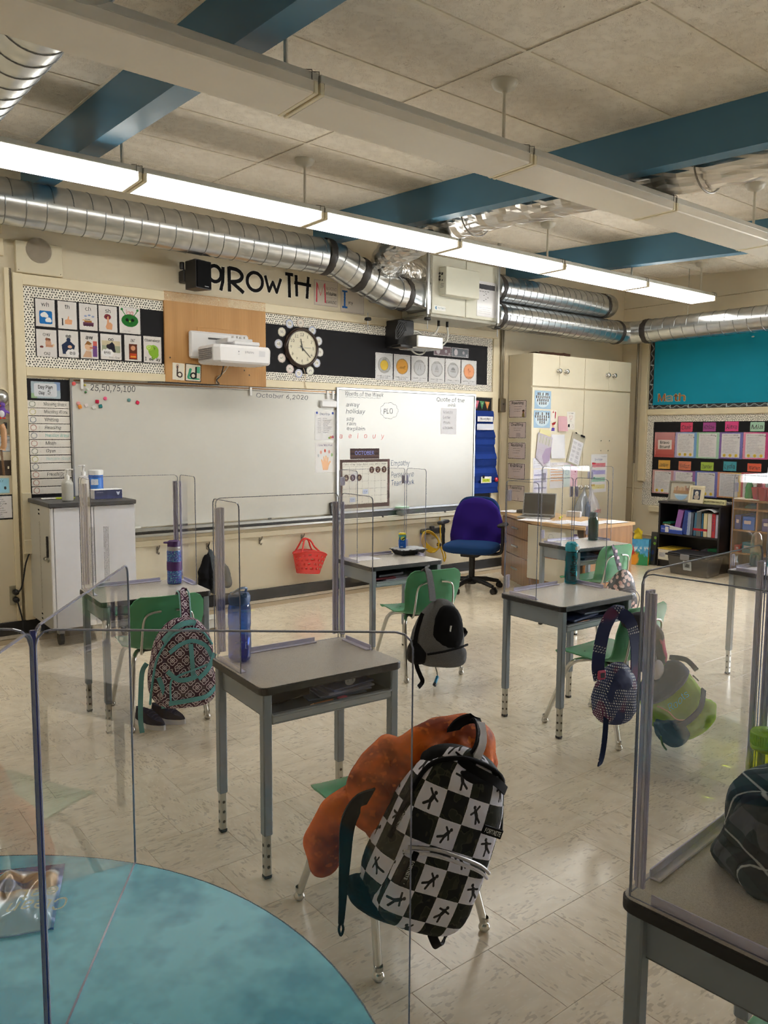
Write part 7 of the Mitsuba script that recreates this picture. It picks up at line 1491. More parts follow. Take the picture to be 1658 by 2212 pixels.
def puff(W, H, D, pw=3.2, top=.15, bot=.0, seed=0, lump=.05, ico=None, sag=0):
    """a stuffed bag: rounded box about its own centre; back flat at +y, uv over its front and round its sides"""
    m = ICO5 if ico is None else ico
    v = np.array(m.vertices); q = v / (np.abs(v) ** pw).sum(1, keepdims=True) ** (1 / pw)
    t = (q[:, 2] + 1) / 2
    x = q[:, 0] * (1 - top * t ** 2.2 - bot * (1 - t) ** 2)
    y = q[:, 1] * (1 - .35 * t ** 2); y = np.where(y > 0, y * .55, y * (1 + .18 * (1 - t)))
    k = 1 + lump * (meshkit.fbm(q * 2.1 + seed, 3) - .5) * 2
    P = np.c_[x * W / 2 * k, y * D / 2 * k, q[:, 2] * H / 2 - sag * (1 - np.abs(q[:, 0])) * (1 - t)]
    uv = np.c_[P[:, 0] + np.sign(P[:, 0]) * np.maximum(0, P[:, 1] + D * .30) * 1.0, P[:, 2]]
    return P, np.array(m.faces), uv
def bag_part(key, nm, M, W, H, D, mat, col='ffffff', **k):
    P, f, uv = puff(W, H, D, **k); b = B(M); b.add(P, f, col, uv); return put(nm, b, mat, key, uv=True)
def strap_part(key, nm, pts, nrm, w, col, mat='fabric', t=.006, n=30, uv=False):
    return put(nm, B().strap(smooth_path(pts, n), nrm, w, t, col), mat, key, uv=uv)
def LP(M, *q): return [(M @ np.array([*a, 1.0]))[:3] for a in q]
def surf_line(M, W, H, D, pts, off=.004):
    """points (x, z) as fractions of the half size laid on the front of a bag"""
    out = []
    for x, z in pts:
        pw = 3.0; t = (z + 1) / 2
        yy = -(max(0, 1 - abs(x) ** pw - abs(z) ** pw)) ** (1 / pw) * (1 - .35 * t ** 2) * (1 + .18 * (1 - t)) * D / 2
        out.append([x * W / 2 * (1 - .15 * t ** 2.2), yy - off, z * H / 2])
    return LP(M, *out)
# the checkered backpack and the orange jacket
t = thing('backpack', 'black white and camouflage checkered backpack hanging on the foreground chair', 'backpack')
BW, BH, BD = .36, .50, .20
bm = place(1.385, 1.525, .470, -16, 0, 26)
bag_part(t, 'body', bm, BW, BH, BD, 'checker', pw=3.0, top=.22, seed=2, lump=.05)
pm = bm @ place(.0, -.075, -.115, 0, 4)
bag_part(t, 'front_pocket', pm, .285, .235, .085, 'checker', pw=3.4, top=.04, seed=5, lump=.03, ico=ICO4)
put('pocket_zipper', B().tube(smooth_path(LP(bm, (-.135, -.105, -.02), (-.07, -.128, .002), (.0, -.134, .004), (.08, -.128, -.004), (.138, -.10, -.026)), 26), .0055, 'b9b9bd', 6), 'steel', t)
put('pocket_piping', B().tube(smooth_path(LP(bm, (-.14, -.100, -.034), (-.07, -.130, -.012), (.0, -.137, -.010), (.08, -.130, -.018), (.142, -.096, -.042)), 26), .005, 'd8d8e4', 6), 'fabric', t)
put('main_zipper', B().tube(smooth_path(surf_line(bm, BW, BH, BD, [(-.96, -.1), (-.95, .35), (-.82, .72), (-.4, .90), (.1, .93), (.6, .86), (.9, .66), (.97, .3)], .006), 60), .007, '131316', 7), 'fabric', t)
bag_part(t, 'top_panel', bm @ place(.0, .012, .190, 0), .275, .12, .150, 'fabric', '141417', pw=2.4, top=.25, seed=8, lump=.04, ico=ICO4)
bag_part(t, 'base_panel', bm @ place(-.015, .02, -.205, 0), .335, .085, .185, 'fabric', '15181c', pw=3.0, top=-.05, seed=9, lump=.05, ico=ICO4)
b = B(bm @ place(.085, -.112, .085, 0, -3) @ frame([0, 0, 0], [1, 0, 0], [0, 0, 1], [0, -1, 0])); b.box([-.032, -.012, -.004], [.032, .012, .003], '101012', .001); b.text('FORTNITE', -.027, -.006, .012, .0034, 'e0e0e4', width=.054, bold=True); put('brand_tag', b, 'fabric', t)
for nm_, mx, mz, ln in (('zipper_pull', -.115, -.02, .085), ('zipper_pull', -.150, .075, .085)):
    b = B(bm @ place(mx, -.118 if mz < 0 else -.055, mz, 0, 0, 8 if mz > 0 else 0) @ frame([0, 0, 0], [0, 0, -1], [1, 0, 0], [0, -1, 0])); b.box([0, -.009, -.002], [ln, .009, .003], '121215', .001); b.text('FORTNITE', .024, -.005, .010, .0034, 'dcdce0', width=.05, bold=True); put(nm_, b, 'fabric', t)
strap_part(t, 'hanging_loop', LP(bm, (-.01, .03, .20), (.0, -.02, .245), (.005, -.005, .295), (.0, .045, .325), (-.02, .085, .29), (-.03, .09, .22)), [0, 1, 0], .040, '17171b')
b = B(); b.strap(smooth_path(LP(bm, (.002, -.029, .225), (.004, -.028, .25), (.008, -.016, .285), (.004, .022, .325)), 16), (bm @ np.array([0, 1, .3, 0]))[:3], .026, .008, 'e0e0ea'); put('loop_patch', b, 'fabric', t)
strap_part(t, 'carry_handle', LP(bm, (-.07, -.03, .225), (-.02, -.068, .215), (.06, -.075, .205), (.12, -.05, .185)), (bm @ np.array([0, -1, .3, 0]))[:3], .024, '101013', n=20)
strap_part(t, 'shoulder_strap', [[1.215, 1.60, .60], [1.150, 1.565, .615], [1.105, 1.55, .575], [1.095, 1.55, .47], [1.088, 1.55, .36], [1.084, 1.55, .315]], [.35, .9, .1], np.interp(np.linspace(0, 1, 30 // 5 * 5 + 1), [0, .3, .8, 1], [.05, .045, .018, .014]), '14191d', n=30)
put('strap_loop', B().tube(smooth_path([[1.084, 1.55, .318], [1.090, 1.548, .300], [1.084, 1.55, .283], [1.079, 1.552, .300]], 16, closed=True), .0035, '14191d', 6, closed=True), 'fabric', t)
strap_part(t, 'shoulder_strap', [[1.36, 1.53, .235], [1.375, 1.52, .175], [1.405, 1.53, .128], [1.44, 1.545, .125], [1.475, 1.56, .155], [1.50, 1.575, .20]], [.3, .75, .5], .026, '121214')
def cloth_blob(chains, pitch, seed, amp, smooth=14, taub=True, wr=(9, 24), uvw=False):
    """cloth from chains of (x, y, z, r): hulls of neighbouring spheres joined, smoothed and wrinkled"""
    parts = []
    for ch in chains:
        sp = [m3.Manifold.sphere(r, 24).translate((x, y, z)) for x, y, z, r in ch]
        parts += [m3.Manifold.batch_hull([a, c]) for a, c in zip(sp[:-1], sp[1:])] if len(sp) > 1 else sp
    m = m3.Manifold.batch_boolean(parts, m3.OpType.Add).refine_to_length(pitch).to_mesh()
    tm = trimesh.Trimesh(m.vert_properties[:, :3], m.tri_verts); tm.merge_vertices()
    trimesh.smoothing.filter_taubin(tm, iterations=smooth)
    n = tm.vertex_normals; v = np.array(tm.vertices)
    w = meshkit.noise(v * wr[0] + 2.3 * meshkit.noise(v * 5, seed)[:, None], seed + 1); w2 = meshkit.noise(v * [wr[1], wr[1], wr[1] * .45] + seed, seed + 2)
    fold = 1 - np.abs(w - .5) * 4
    v = v + n * (amp * fold + amp * .6 * (w2 - .5))[:, None]
    tm.vertices = v; trimesh.smoothing.filter_taubin(tm, iterations=3)
    return tm
t = thing('jacket', 'mottled orange jacket draped over the foreground chair beneath the checkered backpack', 'jacket')
jk = cloth_blob([
    [(1.34, 1.66, .64, .075), (1.275, 1.66, .585, .080), (1.26, 1.65, .535, .065)], [(1.34, 1.66, .64, .07), (1.30, 1.64, .50, .07)], 
    [(1.335, 1.645, .640, .062), (1.41, 1.628, .692, .045), (1.50, 1.622, .706, .042), (1.575, 1.615, .690, .050), (1.63, 1.605, .640, .050), (1.66, 1.60, .58, .036)],
    [(1.60, 1.60, .66, .055), (1.63, 1.60, .52, .055), (1.58, 1.60, .36, .045)],
    [(1.42, 1.62, .66, .055), (1.42, 1.60, .48, .075), (1.36, 1.60, .31, .06)], [(1.52, 1.61, .66, .055), (1.52, 1.60, .48, .07)],
    [(1.36, 1.64, .655, .058), (1.285, 1.645, .60, .062), (1.265, 1.64, .53, .060), (1.285, 1.62, .475, .045)], [(1.30, 1.63, .62, .05), (1.36, 1.60, .45, .07)],
    [(1.245, 1.70, .545, .050), (1.175, 1.705, .520, .052), (1.13, 1.70, .46, .050), (1.12, 1.69, .405, .040)]], .012, 4, .008, wr=(7, 20))
put('cloth', B().add(jk.vertices, jk.faces, 'ffffff'), 'orange', t)
# the plum backpack
t = thing('backpack', 'plum backpack with white quatrefoil print and teal straps on the chair by the glitter bottle', 'backpack')
BW, BH, BD = .345, .47, .21
bm = place(1.61, 3.745, .385, -10, 0, 5)
bag_part(t, 'body', bm, BW, BH, BD, 'quatrefoil', pw=2.9, top=.28, seed=12)
TE = '5a9aa0'
bag_part(t, 'front_pocket', bm @ place(.02, -.085, -.10), .29, .22, .09, 'quatrefoil', pw=3.2, top=.05, seed=15, ico=ICO4)
put('piping', B().tube(smooth_path(surf_line(bm, BW, BH, BD, [(-.85, -.9), (-.92, -.4), (-.86, .2), (-.5, .66), (0, .80), (.5, .74), (.85, .45)], .006), 50), .006, TE, 6), 'fabric', t)
put('piping', B().tube(smooth_path(surf_line(bm, BW, BH, BD, [(-.45, -.7), (-.5, -.25), (-.3, -.12), (.2, .0), (.85, .12)], .045), 40), .005, TE, 6), 'fabric', t)
strap_part(t, 'zipper_band', surf_line(bm, BW, BH, BD, [(-.55, .32), (-.2, .50), (.2, .56), (.6, .44), (.8, .2)], .010), (bm @ np.array([0, 1, 0, 0]))[:3], .020, TE)
strap_part(t, 'zipper_band', surf_line(bm, BW, BH, BD, [(-.75, .55), (-.3, .86), (.15, .93), (.3, .90)], .008), (bm @ np.array([0, 1, -.4, 0]))[:3], .028, '6aa6aa')
for q in ([(-.62, -.02), (-.3, -.20), (.1, -.18), (.25, -.12)], [(.10, .50), (.14, .2), (.2, -.2)], [(.85, .30), (.6, .0), (.3, -.2)], [(-.8, -.2), (-.6, -.55), (-.5, -.95)], [(-.5, -.72), (.1, -.66), (.6, -.60), (.92, -.45)]):
    strap_part(t, 'compression_strap', surf_line(bm, BW, BH, BD, q, .050 if q[0][1] < .4 and q[0][0] > -.7 else .012), (bm @ np.array([0, 1, 0, 0]))[:3], .022, TE, n=16)
strap_part(t, 'hanging_loop', [[1.635, 3.735, .585], [1.650, 3.775, .655], [1.668, 3.83, .722], [1.672, 3.868, .735], [1.672, 3.90, .70]], [0, 1, .4], .050, 'ffffff', 'quatrefoil', uv=True)
for s in (-1, 1): put('loop_piping', B().tube(smooth_path(np.array([[1.635, 3.735, .585], [1.650, 3.775, .655], [1.668, 3.83, .722], [1.672, 3.868, .735]]) + [s * .027, -.001, 0], 20), .004, '8fbcc0', 6), 'fabric', t)
strap_part(t, 'dangling_strap', [[1.44, 3.78, .40], [1.415, 3.78, .36], [1.405, 3.78, .26], [1.40, 3.78, .12], [1.405, 3.775, .045]], [.4, .9, 0], .024, '5d969a')
# the grey and black backpack
t = thing('backpack', 'grey and black backpack hung by its strap on the chair before the juice box', 'backpack')
bm = place(3.215, 3.545, .335, -20, 0, 8); BW, BH, BD = .37, .43, .20
bag_part(t, 'body', bm, BW, BH, BD, 'heather', pw=2.6, top=.45, seed=22)
bag_part(t, 'front_panel', bm @ place(.025, -.045, .035), .25, .30, .12, 'fabric', '0d0d0f', pw=2.8, top=.35, seed=25, ico=ICO4)
bag_part(t, 'front_pocket', bm @ place(.035, -.055, -.125), .30, .15, .13, 'heather', pw=2.8, top=-.05, seed=27, ico=ICO4)
put('pocket_zipper', B().tube(smooth_path(LP(bm, (-.10, -.115, -.115), (.0, -.135, -.085), (.10, -.120, -.060), (.175, -.08, -.045)), 24), .007, '0f0f11', 6), 'fabric', t)
put('zipper_pull', B(bm @ place(.03, -.112, .06)).box([-.005, -.004, -.025], [.005, .004, .012], 'c8c8c8', .002), 'steel', t)
bag_part(t, 'side_pocket', bm @ place(-.135, -.03, -.12), .13, .15, .14, 'fabric', '101012', pw=2.8, seed=29, ico=ICO4)
strap_part(t, 'hanging_loop', [[3.165, 3.54, .54], [3.18, 3.575, .63], [3.195, 3.62, .715], [3.20, 3.65, .728], [3.205, 3.68, .69]], [0, 1, .3], .055, 'ffffff', 'heather', uv=False)
strap_part(t, 'shoulder_strap', [[3.10, 3.56, .47], [3.05, 3.55, .38], [3.02, 3.54, .26], [3.03, 3.53, .16], [3.05, 3.52, .10], [3.07, 3.52, .055], [3.03, 3.51, .03]], [.5, .8, 0], .026, '101012')
strap_part(t, 'shoulder_strap', [[3.37, 3.53, .33], [3.41, 3.52, .335], [3.43, 3.52, .30], [3.40, 3.52, .275], [3.445, 3.52, .31]], [.3, .6, .6], .022, '131315')
put('key_ring', B().tube(smooth_path([[3.15, 3.50, .15], [3.16, 3.49, .11], [3.165, 3.49, .085]], 10), .003, '6a6a6a', 6), 'steel', t)
put('key_charm', B(place(3.155, 3.488, .055, 20, 0, 40)).box([-.012, -.008, -.04], [.012, .008, .03], '2a86b4', .006).box([-.012, -.009, -.04], [.012, .009, -.018], '1c2024', .004), 'satin', t)
# navy, lime and dark things on the chair at the right
t = thing('backpack', 'navy backpack with glittering dotted straps hooked over the chair at the right', 'backpack')
bm = place(3.09, 2.155, .35, -14, 0, 10)
bag_part(t, 'body', bm, .26, .30, .15, 'sparkle', pw=2.4, top=.25, seed=33, lump=.14)
strap_part(t, 'shoulder_strap', [[2.965, 2.15, .44], [2.955, 2.155, .50], [2.985, 2.17, .58], [3.06, 2.20, .665], [3.15, 2.215, .725], [3.22, 2.205, .715]], [.6, .7, -.5], .058, 'ffffff', 'sparkle', uv=True)
strap_part(t, 'shoulder_strap', [[3.15, 2.225, .728], [3.20, 2.17, .69], [3.215, 2.14, .60], [3.19, 2.115, .48], [3.14, 2.09, .38]], [.2, 1, .2], .062, 'ffffff', 'sparkle', uv=True)
put('buckle', B(place(2.957, 2.135, .468, -15)).box([-.022, -.008, -.022], [.022, .008, .022], 'a03a5c', .006).box([-.012, -.010, -.012], [.012, .010, .012], '17203c', .002), 'satin', t)
strap_part(t, 'dangling_strap', [[2.995, 2.13, .27], [2.98, 2.12, .20], [2.955, 2.11, .12], [2.925, 2.10, .075], [2.90, 2.095, .068]], [.5, .8, .2], .024, '1a2542')
t = thing('jacket', 'dark grey jacket with a pink stripe hung on the chair behind the lime backpack', 'jacket')
dk = cloth_blob([[(3.25, 2.20, .665, .035), (3.33, 2.17, .66, .045), (3.39, 2.15, .58, .048), (3.42, 2.14, .47, .040), (3.415, 2.14, .38, .03)], [(3.30, 2.17, .62, .04), (3.33, 2.14, .45, .045)]], .014, 41, .007)
c = np.where(((dk.vertices[:, 0] - 3.25 - (.69 - dk.vertices[:, 2]) * .42) > .075)[:, None] & (dk.vertices[:, 2:3] < .57), C('9a2c4e'), C('2c2b30'))
put('cloth', B().add(dk.vertices, dk.faces, c), 'fabric', t)
put('lining', B().mesh(ICO4, 'b4b0bc', M=frame([3.345, 2.095, .43], [.045, 0, 0], [0, .025, 0], [0, 0, .05])), 'fabric', t)
t = thing('backpack', 'lime green and navy backpack with script lettering hanging low on the chair at the right', 'backpack')
bm = place(3.47, 2.10, .265, -22, 0, -34); BW, BH, BD = .31, .38, .20
bag_part(t, 'body', bm, BW, BH, BD, 'fabric', '7d9a2a', pw=2.5, top=.12, seed=44, lump=.10)
bag_part(t, 'top_band', bm @ place(.0, -.012, .12), .30, .12, .20, 'fabric', '1b2a48', pw=2.6, top=.25, seed=46, ico=ICO4)
bag_part(t, 'lower_pocket', bm @ place(.03, -.05, -.135), .27, .15, .16, 'fabric', '86a52e', pw=2.3, seed=48, lump=.12, ico=ICO4)
bag_part(t, 'mesh_pocket', bm @ place(-.09, -.035, -.10), .16, .20, .17, 'fabric', '2c3f52', pw=2.4, seed=49, lump=.1, ico=ICO4)
strap_part(t, 'navy_band', surf_line(bm, BW, BH, BD, [(-.7, -.32), (-.2, -.36), (.4, -.30), (.95, -.15)], .030), (bm @ np.array([0, 1, 0, 0]))[:3], .030, '1a2740')
put('piping', B().tube(smooth_path(surf_line(bm, BW, BH, BD, [(-.75, .35), (-.55, .1), (-.45, -.2), (-.2, -.38)], .010), 20), .003, 'c89a7a', 6), 'fabric', t)
b = B(bm @ place(.0, -.107, .03) @ frame([0, 0, 0], [1, 0, 0], [0, 0, 1], [0, -1, 0])); b.text('Roots', -.075, -.015, .040, .004, '5ab0b0', width=.125, hand=1.0); put('lettering', b, 'fabric', t)
put('zipper_pull', B().tube(LP(bm, (.155, -.03, .03), (.165, -.035, -.01)), .004, '2a2c20', 6), 'satin', t)
strap_part(t, 'side_strap', LP(bm, (.10, -.02, .19), (.155, -.05, .14), (.175, -.055, .06)), [.8, .5, 0], .024, '20242c')
put('cord', B().tube(smooth_path([[3.36, 2.07, .10], [3.365, 2.06, .06], [3.385, 2.05, .03]], 10), .005, '4a6a2a', 6), 'fabric', t)
t = thing('backpack', 'small grey backpack with shiny pink dots on the chair before the dark teal bottle', 'backpack')
bm = place(5.165, 3.585, .345, -20, 0, 12); BW, BH, BD = .29, .37, .16
bag_part(t, 'body', bm, BW, BH, BD, 'pinkdot', pw=2.5, top=.45, seed=52)
bag_part(t, 'front_pocket', bm @ place(.02, -.05, -.06), .23, .20, .09, 'pinkdot', pw=2.8, top=.2, seed=55, ico=ICO4)
put('piping', B().tube(smooth_path(LP(bm, (-.095, -.075, -.10), (-.085, -.09, .0), (.02, -.10, .055), (.12, -.085, .0), (.135, -.07, -.10)), 30), .004, '8d8a94', 6), 'fabric', t)
strap_part(t, 'hanging_loop', [[5.125, 3.565, .53], [5.115, 3.59, .61], [5.11, 3.615, .69], [5.115, 3.645, .705], [5.12, 3.67, .67]], [0, 1, .3], .042, '6f6c7a')
for k_, z in enumerate((.575, .625, .675)):
    put('square_patch', B(place(5.121 - .008 * k_, 3.567 + .013 * k_, z, -5, -14)).box([-.014, -.004, -.012], [.014, .0, .012], 'c0a0b0', .001), 'satin', t)
# shoes under the plum backpack
def sneaker(x, y, deg, lab):
    t = thing('sneaker', lab, 'shoe', 'navy sneakers under the chair'); M = place(x, y, 0, deg)
    out = [(math.cos(a) * (.040 if math.sin(a) > 0 else .034) * (1 + .12 * math.cos(a * 2)), math.sin(a) * .115) for a in np.linspace(0, 2 * np.pi, 41)[:-1]]
    b = B(M); b.prism(out, .0, .026, 'd2d2d8'); b.prism([(x_ * .9, y_ * .95) for x_, y_ in out], .026, .030, '17182a'); put('sole', b, 'satin', t)
    P = np.array(out); G = []
    for s in np.linspace(0, 1, 12):
        k = 1 - .10 * s; q = np.c_[P * [.95 * (1 - .30 * s ** 2), .96 * (1 - .06 * s)], np.zeros(40)]
        q[:, 2] = .028 + s * np.interp(q[:, 1], [-.11, -.06, .0, .05, .11], [.062, .058, .050, .028, .012]) ; G.append(q)
    b = B(M); b.grid(np.array(G), '1c1d30', closed=True); G = np.array(G); b.add(np.vstack([G[-1], G[-1].mean(0) - [0, 0, .012]]), [[j, (j + 1) % 40, 40] for j in range(40)], '23243a'); put('upper', b, 'fabric', t)
    for k_ in range(4): put('lace', B(M).tube(smooth_path([[-.02, .0 + .018 * k_, .084 - .011 * k_], [0, .004 + .018 * k_, .092 - .011 * k_], [.02, .0 + .018 * k_, .084 - .011 * k_]], 8), .003, '3a3b50', 6), 'fabric', t)
sneaker(1.515, 3.955, -160, 'left navy sneaker with white sole under the plum backpack'); sneaker(1.620, 3.965, -150, 'right navy sneaker with white sole under the plum backpack')
# drawstring bag and basket on the hooks
t = thing('drawstring_bag', 'dark grey and black bag hanging from a wall hook beneath the whiteboard', 'bag')
dg = cloth_blob([[(3.022, 6.355, .52, .012), (3.02, 6.345, .44, .04), (3.04, 6.33, .33, .075), (3.06, 6.33, .22, .08)], [(2.99, 6.35, .46, .03), (2.95, 6.335, .33, .05), (2.955, 6.335, .20, .05)], [(3.06, 6.35, .44, .03), (3.14, 6.34, .35, .045), (3.16, 6.335, .22, .05)]], .016, 61, .009)
put('cloth', B().add(dg.vertices, dg.faces, np.where((dg.vertices[:, 0] < 3.0)[:, None], C('141417'), C('474d52'))), 'fabric', t)
put('cord', B().tube(smooth_path([[3.022, 6.37, .585], [3.01, 6.365, .56], [3.02, 6.36, .52]], 8), .005, '17171a', 6), 'fabric', t)
t = thing('plastic_basket', 'red plastic basket with round holes hanging from a wall hook', 'basket')
n, m = 22, 72; th = np.linspace(0, 2 * np.pi, m + 1)[:-1]; G = np.zeros((n, m, 3))
for i in range(n):
    s = i / (n - 1); rx = .128 + .060 * s; ry = .050 + .022 * s
    lip = .020 * s * np.cos(2 * th) * -1
    q = np.c_[np.sign(np.cos(th)) * np.abs(np.cos(th)) ** .8 * rx, np.sign(np.sin(th)) * np.abs(np.sin(th)) ** .9 * ry, .205 * s + lip]
    a = math.radians(7); q[:, [0, 2]] = q[:, [0, 2]] @ np.array([[math.cos(a), math.sin(a) * -1], [math.sin(a), math.cos(a)]])
    G[i] = q + [4.035, 6.335, .215]
f, idx = [], np.arange(n * m).reshape(n, m)
for i in range(n - 1):
    for j in range(m):
        if i >= 3 and (i - 3) % 4 in (1, 2) and i < 20 and (j + 2 * ((i - 3) // 4 % 2)) % 4 in (1, 2): continue
        f.append([idx[i, j], idx[i, (j + 1) % m], idx[i + 1, (j + 1) % m], idx[i + 1, j]])
RED = 'd02a26'
b = B().add(G.reshape(-1, 3), f, RED); b.add(np.vstack([G[0], G[0].mean(0)]), [[(j + 1) % m, j, m] for j in range(m)], RED); put('basket', b, 'satin', t)
put('rim', B().tube(G[-1], .006, RED, 7, closed=True), 'satin', t)
for k_, yy in enumerate((-.05, .05)):
    hp_ = smooth_path([G[-1][np.argmin(abs(G[-1][:, 0] - 3.93) + abs(G[-1][:, 1] - 6.335 - yy))], [3.955, 6.335 + yy * .8, .49], [3.985, 6.34 + yy * .4, .545], [4.02, 6.345 + yy * .3, .555], [4.055, 6.34 + yy * .4, .535], [4.085, 6.335 + yy * .8, .475], G[-1][np.argmin(abs(G[-1][:, 0] - 4.12) + abs(G[-1][:, 1] - 6.335 - yy))]], 30)
    put('handle', B().tube(hp_, .0085, RED, 9), 'satin', t)
# ---------------------------------------------------------------- bottles and lunch things
def tint(nm, c): scene['m_' + nm] = {'type': 'thindielectric', 'int_ior': 1.5, 'specular_transmittance': {'type': 'rgb', 'value': list(c)}, 'specular_reflectance': {'type': 'rgb', 'value': [.8, .8, .8]}}
tint('bluebottle', (.13, .33, .72)); tint('tealbottle', (.02, .52, .56)); tint('darkteal', (.02, .34, .32)); tint('limebottle', (.78, .84, .05))
t = thing('water_bottle', 'tall translucent blue bottle on the front desk beside its shield', 'bottle')
BP_ = place(1.372, 2.640, .7008)
put('bottle', B(BP_).lathe([(0, .002), (.034, .0), (.042, .010), (.0435, .02), (.0435, .10), (.0405, .115), (.0405, .125), (.0435, .14), (.0435, .205), (.038, .222)], 'ffffff', 40), 'bluebottle', t)
put('water', B(BP_).lathe([(0, .006), (.038, .006), (.040, .02), (.040, .09), (0, .09)], 'ffffff', 36), 'bluebottle', t)
put('neck', B(BP_).lathe([(.039, .218), (.039, .235), (.034, .236)], '2c5288', 36), 'gloss', t)
put('lid', B(BP_).lathe([(.041, .226), (.042, .250), (.036, .262), (0, .265)], '2d4f80', 36).box([-.010, -.05, .250], [.012, .0, .268], '324f78', .006), 'satin', t)
put('carry_loop', B(BP_).tube(smooth_path([[-.03, .01, .258], [-.035, -.02, .270], [-.01, -.03, .285], [.02, -.02, .280], [.03, .01, .262]], 22), .0045, '7d93b4', 8), 'gloss', t)
b = B(BP_ @ frame([-.012, -.0445, .055], [.93, -.2, 0], [0, 0, 1], [.2, -.93, 0])); b.rect(.012, .0, .0135, .06, 0, 'b9cce8')
for k_ in range(5): b.rect(.012, .012 * k_, .02, .012 * k_ + .001, 0, 'b9cce8')
b.text('contigo', -.028, .022, .009, 0, '5f86c0', width=.03); put('print', b, 'satin', t)
t = thing('water_bottle', 'turquoise bottle with a black handwritten name on the desk at the right', 'bottle')
BP_ = place(3.665, 2.885, .7008)
put('bottle', B(BP_).lathe([(0, .002), (.032, .0), (.0385, .008), (.0385, .09), (.0355, .105), (.0355, .12), (.0385, .135), (.0385, .185), (.034, .196)], 'ffffff', 40), 'tealbottle', t)
put('water', B(BP_).lathe([(0, .006), (.034, .006), (.0355, .02), (.0355, .07), (0, .07)], 'ffffff', 32), 'tealbottle', t)
put('inner_sleeve', B(BP_).lathe([(.030, .02), (.030, .185)], '1f8c96', 28), 'satin', t)
put('lid', B(BP_).lathe([(.037, .192), (.038, .228), (.030, .236), (0, .238)], '1f8fa0', 32).box([-.012, -.046, .200], [.022, -.025, .222], 'd8d8d4', .005).box([-.03, -.02, .232], [.02, .02, .246], '2397a8', .006), 'satin', t)
b = B(BP_ @ frame([-.0155, -.0365, .05], [0, 0, 1], [-.78, .62, 0], [-.62, -.78, 0])); b.text('Khloe', 0, -.008, .034, .0032, '10181c', width=.115, hand=.8); put('name_lettering', b, 'satin', t)
t = thing('water_bottle', 'dark teal bottle with grey straw lid on the desk before the teacher desk', 'bottle')
BP_ = place(5.400, 4.035, .691)
put('bottle', B(BP_).lathe([(0, .002), (.036, .0), (.042, .008), (.042, .165), (.030, .20), (.026, .205)], 'ffffff', 36), 'darkteal', t)
put('inner_sleeve', B(BP_).lathe([(.0, .004), (.036, .006), (.036, .16), (.026, .19)], '12605c', 28), 'satin', t)
put('lid', B(BP_).lathe([(.031, .198), (.033, .228), (.026, .236), (0, .237)], '3a4a50', 30), 'satin', t)
put('straw', B(BP_).tube(smooth_path([[-.015, 0, .23], [-.018, -.012, .252], [-.008, -.03, .262]], 10), .008, 'c8d0d4', 10), 'satin', t)
put('scale_print', B(BP_ @ frame([-.01, -.0425, .06], [.95, -.2, 0], [0, 0, 1], [.2, -.95, 0])).rect(.008, 0, .0095, .075, .001, 'b8d0cc').rect(.002, .0, .016, .0012, .001, 'b8d0cc').rect(.002, .075, .016, .0762, .001, 'b8d0cc').text('contigo', -.004, -.045, .008, .001, 'c8d8d4', width=.03), 'satin', t)
def glit_tex(p, n, uv):
    d, e, r = voronoi(dr.atan2(p.y - 4.24, p.x - 1.79) * 13, p.z * 300)
    c = dr.select(r < .4, mi.Color3f(.015, .03, .30), dr.select(r < .65, mi.Color3f(.03, .22, .42), dr.select(r < .85, mi.Color3f(.14, .06, .42), mi.Color3f(.25, .52, .66)))); return c
PR('glitter', proc(glit_tex), rough=.25, specular=.6)
t = thing('water_bottle', 'blue glitter bottle with purple band and lid on the desk beside the white cart', 'bottle')
BP_ = place(1.79, 4.24, .7008)
put('bottle', B(BP_).lathe([(0, .001), (.036, .0), (.040, .006), (.040, .188), (.037, .196)], 'ffffff', 36), 'glitter', t)
put('band', B(BP_).lathe([(.0405, .078), (.0418, .080), (.0418, .128), (.0405, .130)], '4a1f66', 36), 'satin', t)
put('neck', B(BP_).lathe([(.038, .194), (.039, .200), (.039, .214), (.035, .218)], 'b8b4bc', 36), 'gloss', t)
put('lid', B(BP_).lathe([(.036, .214), (.036, .245), (.028, .250), (0, .252)], '44205e', 30).box([-.060, -.010, .236], [-.01, .010, .247], '44205e', .004), 'satin', t)
t = thing('lunch_tray', 'black plastic food tray with a clear lid on the desk in the middle', 'food tray')
A_ = place(3.600, 4.300, .7008, -6)
h = trimesh.convex.convex_hull(np.array([[sx * a, sy * c, z] for sx in (-1, 1) for sy in (-1, 1) for a, c, z in ((.085, .055, 0), (.107, .075, .036))])); put('tray', B(A_).mesh(h, '131315', flat=True), 'gloss', t)
put('rim', B(A_).box([-.115, -.082, .034], [.115, .082, .040], '1a1a1c', .002), 'gloss', t)
G = np.array([[[-.110 + .22 * i / 12, -.077 + .154 * j / 8, .041 + .008 * (0 < i < 12) * (0 < j < 8) + .004 * math.sin(i * 1.9 + j * 2.3)] for j in range(9)] for i in range(13)]); put('lid', B(A_).grid(G, 'b4b8bc', flip=False), 'gloss', t)
t = thing('juice_box', 'blue and yellow juice box with a straw standing on the black tray', 'juice box')
A_ = place(3.545, 4.305, .7525, -28)
put('carton', B(A_).box([-.0235, -.019, 0], [.0235, .019, .105], '2058b0', .002), 'paper', t)
put('top_band', B(A_).box([-.0238, -.0193, .092], [.0238, .0193, .1055], 'd8c840', .002), 'paper', t)
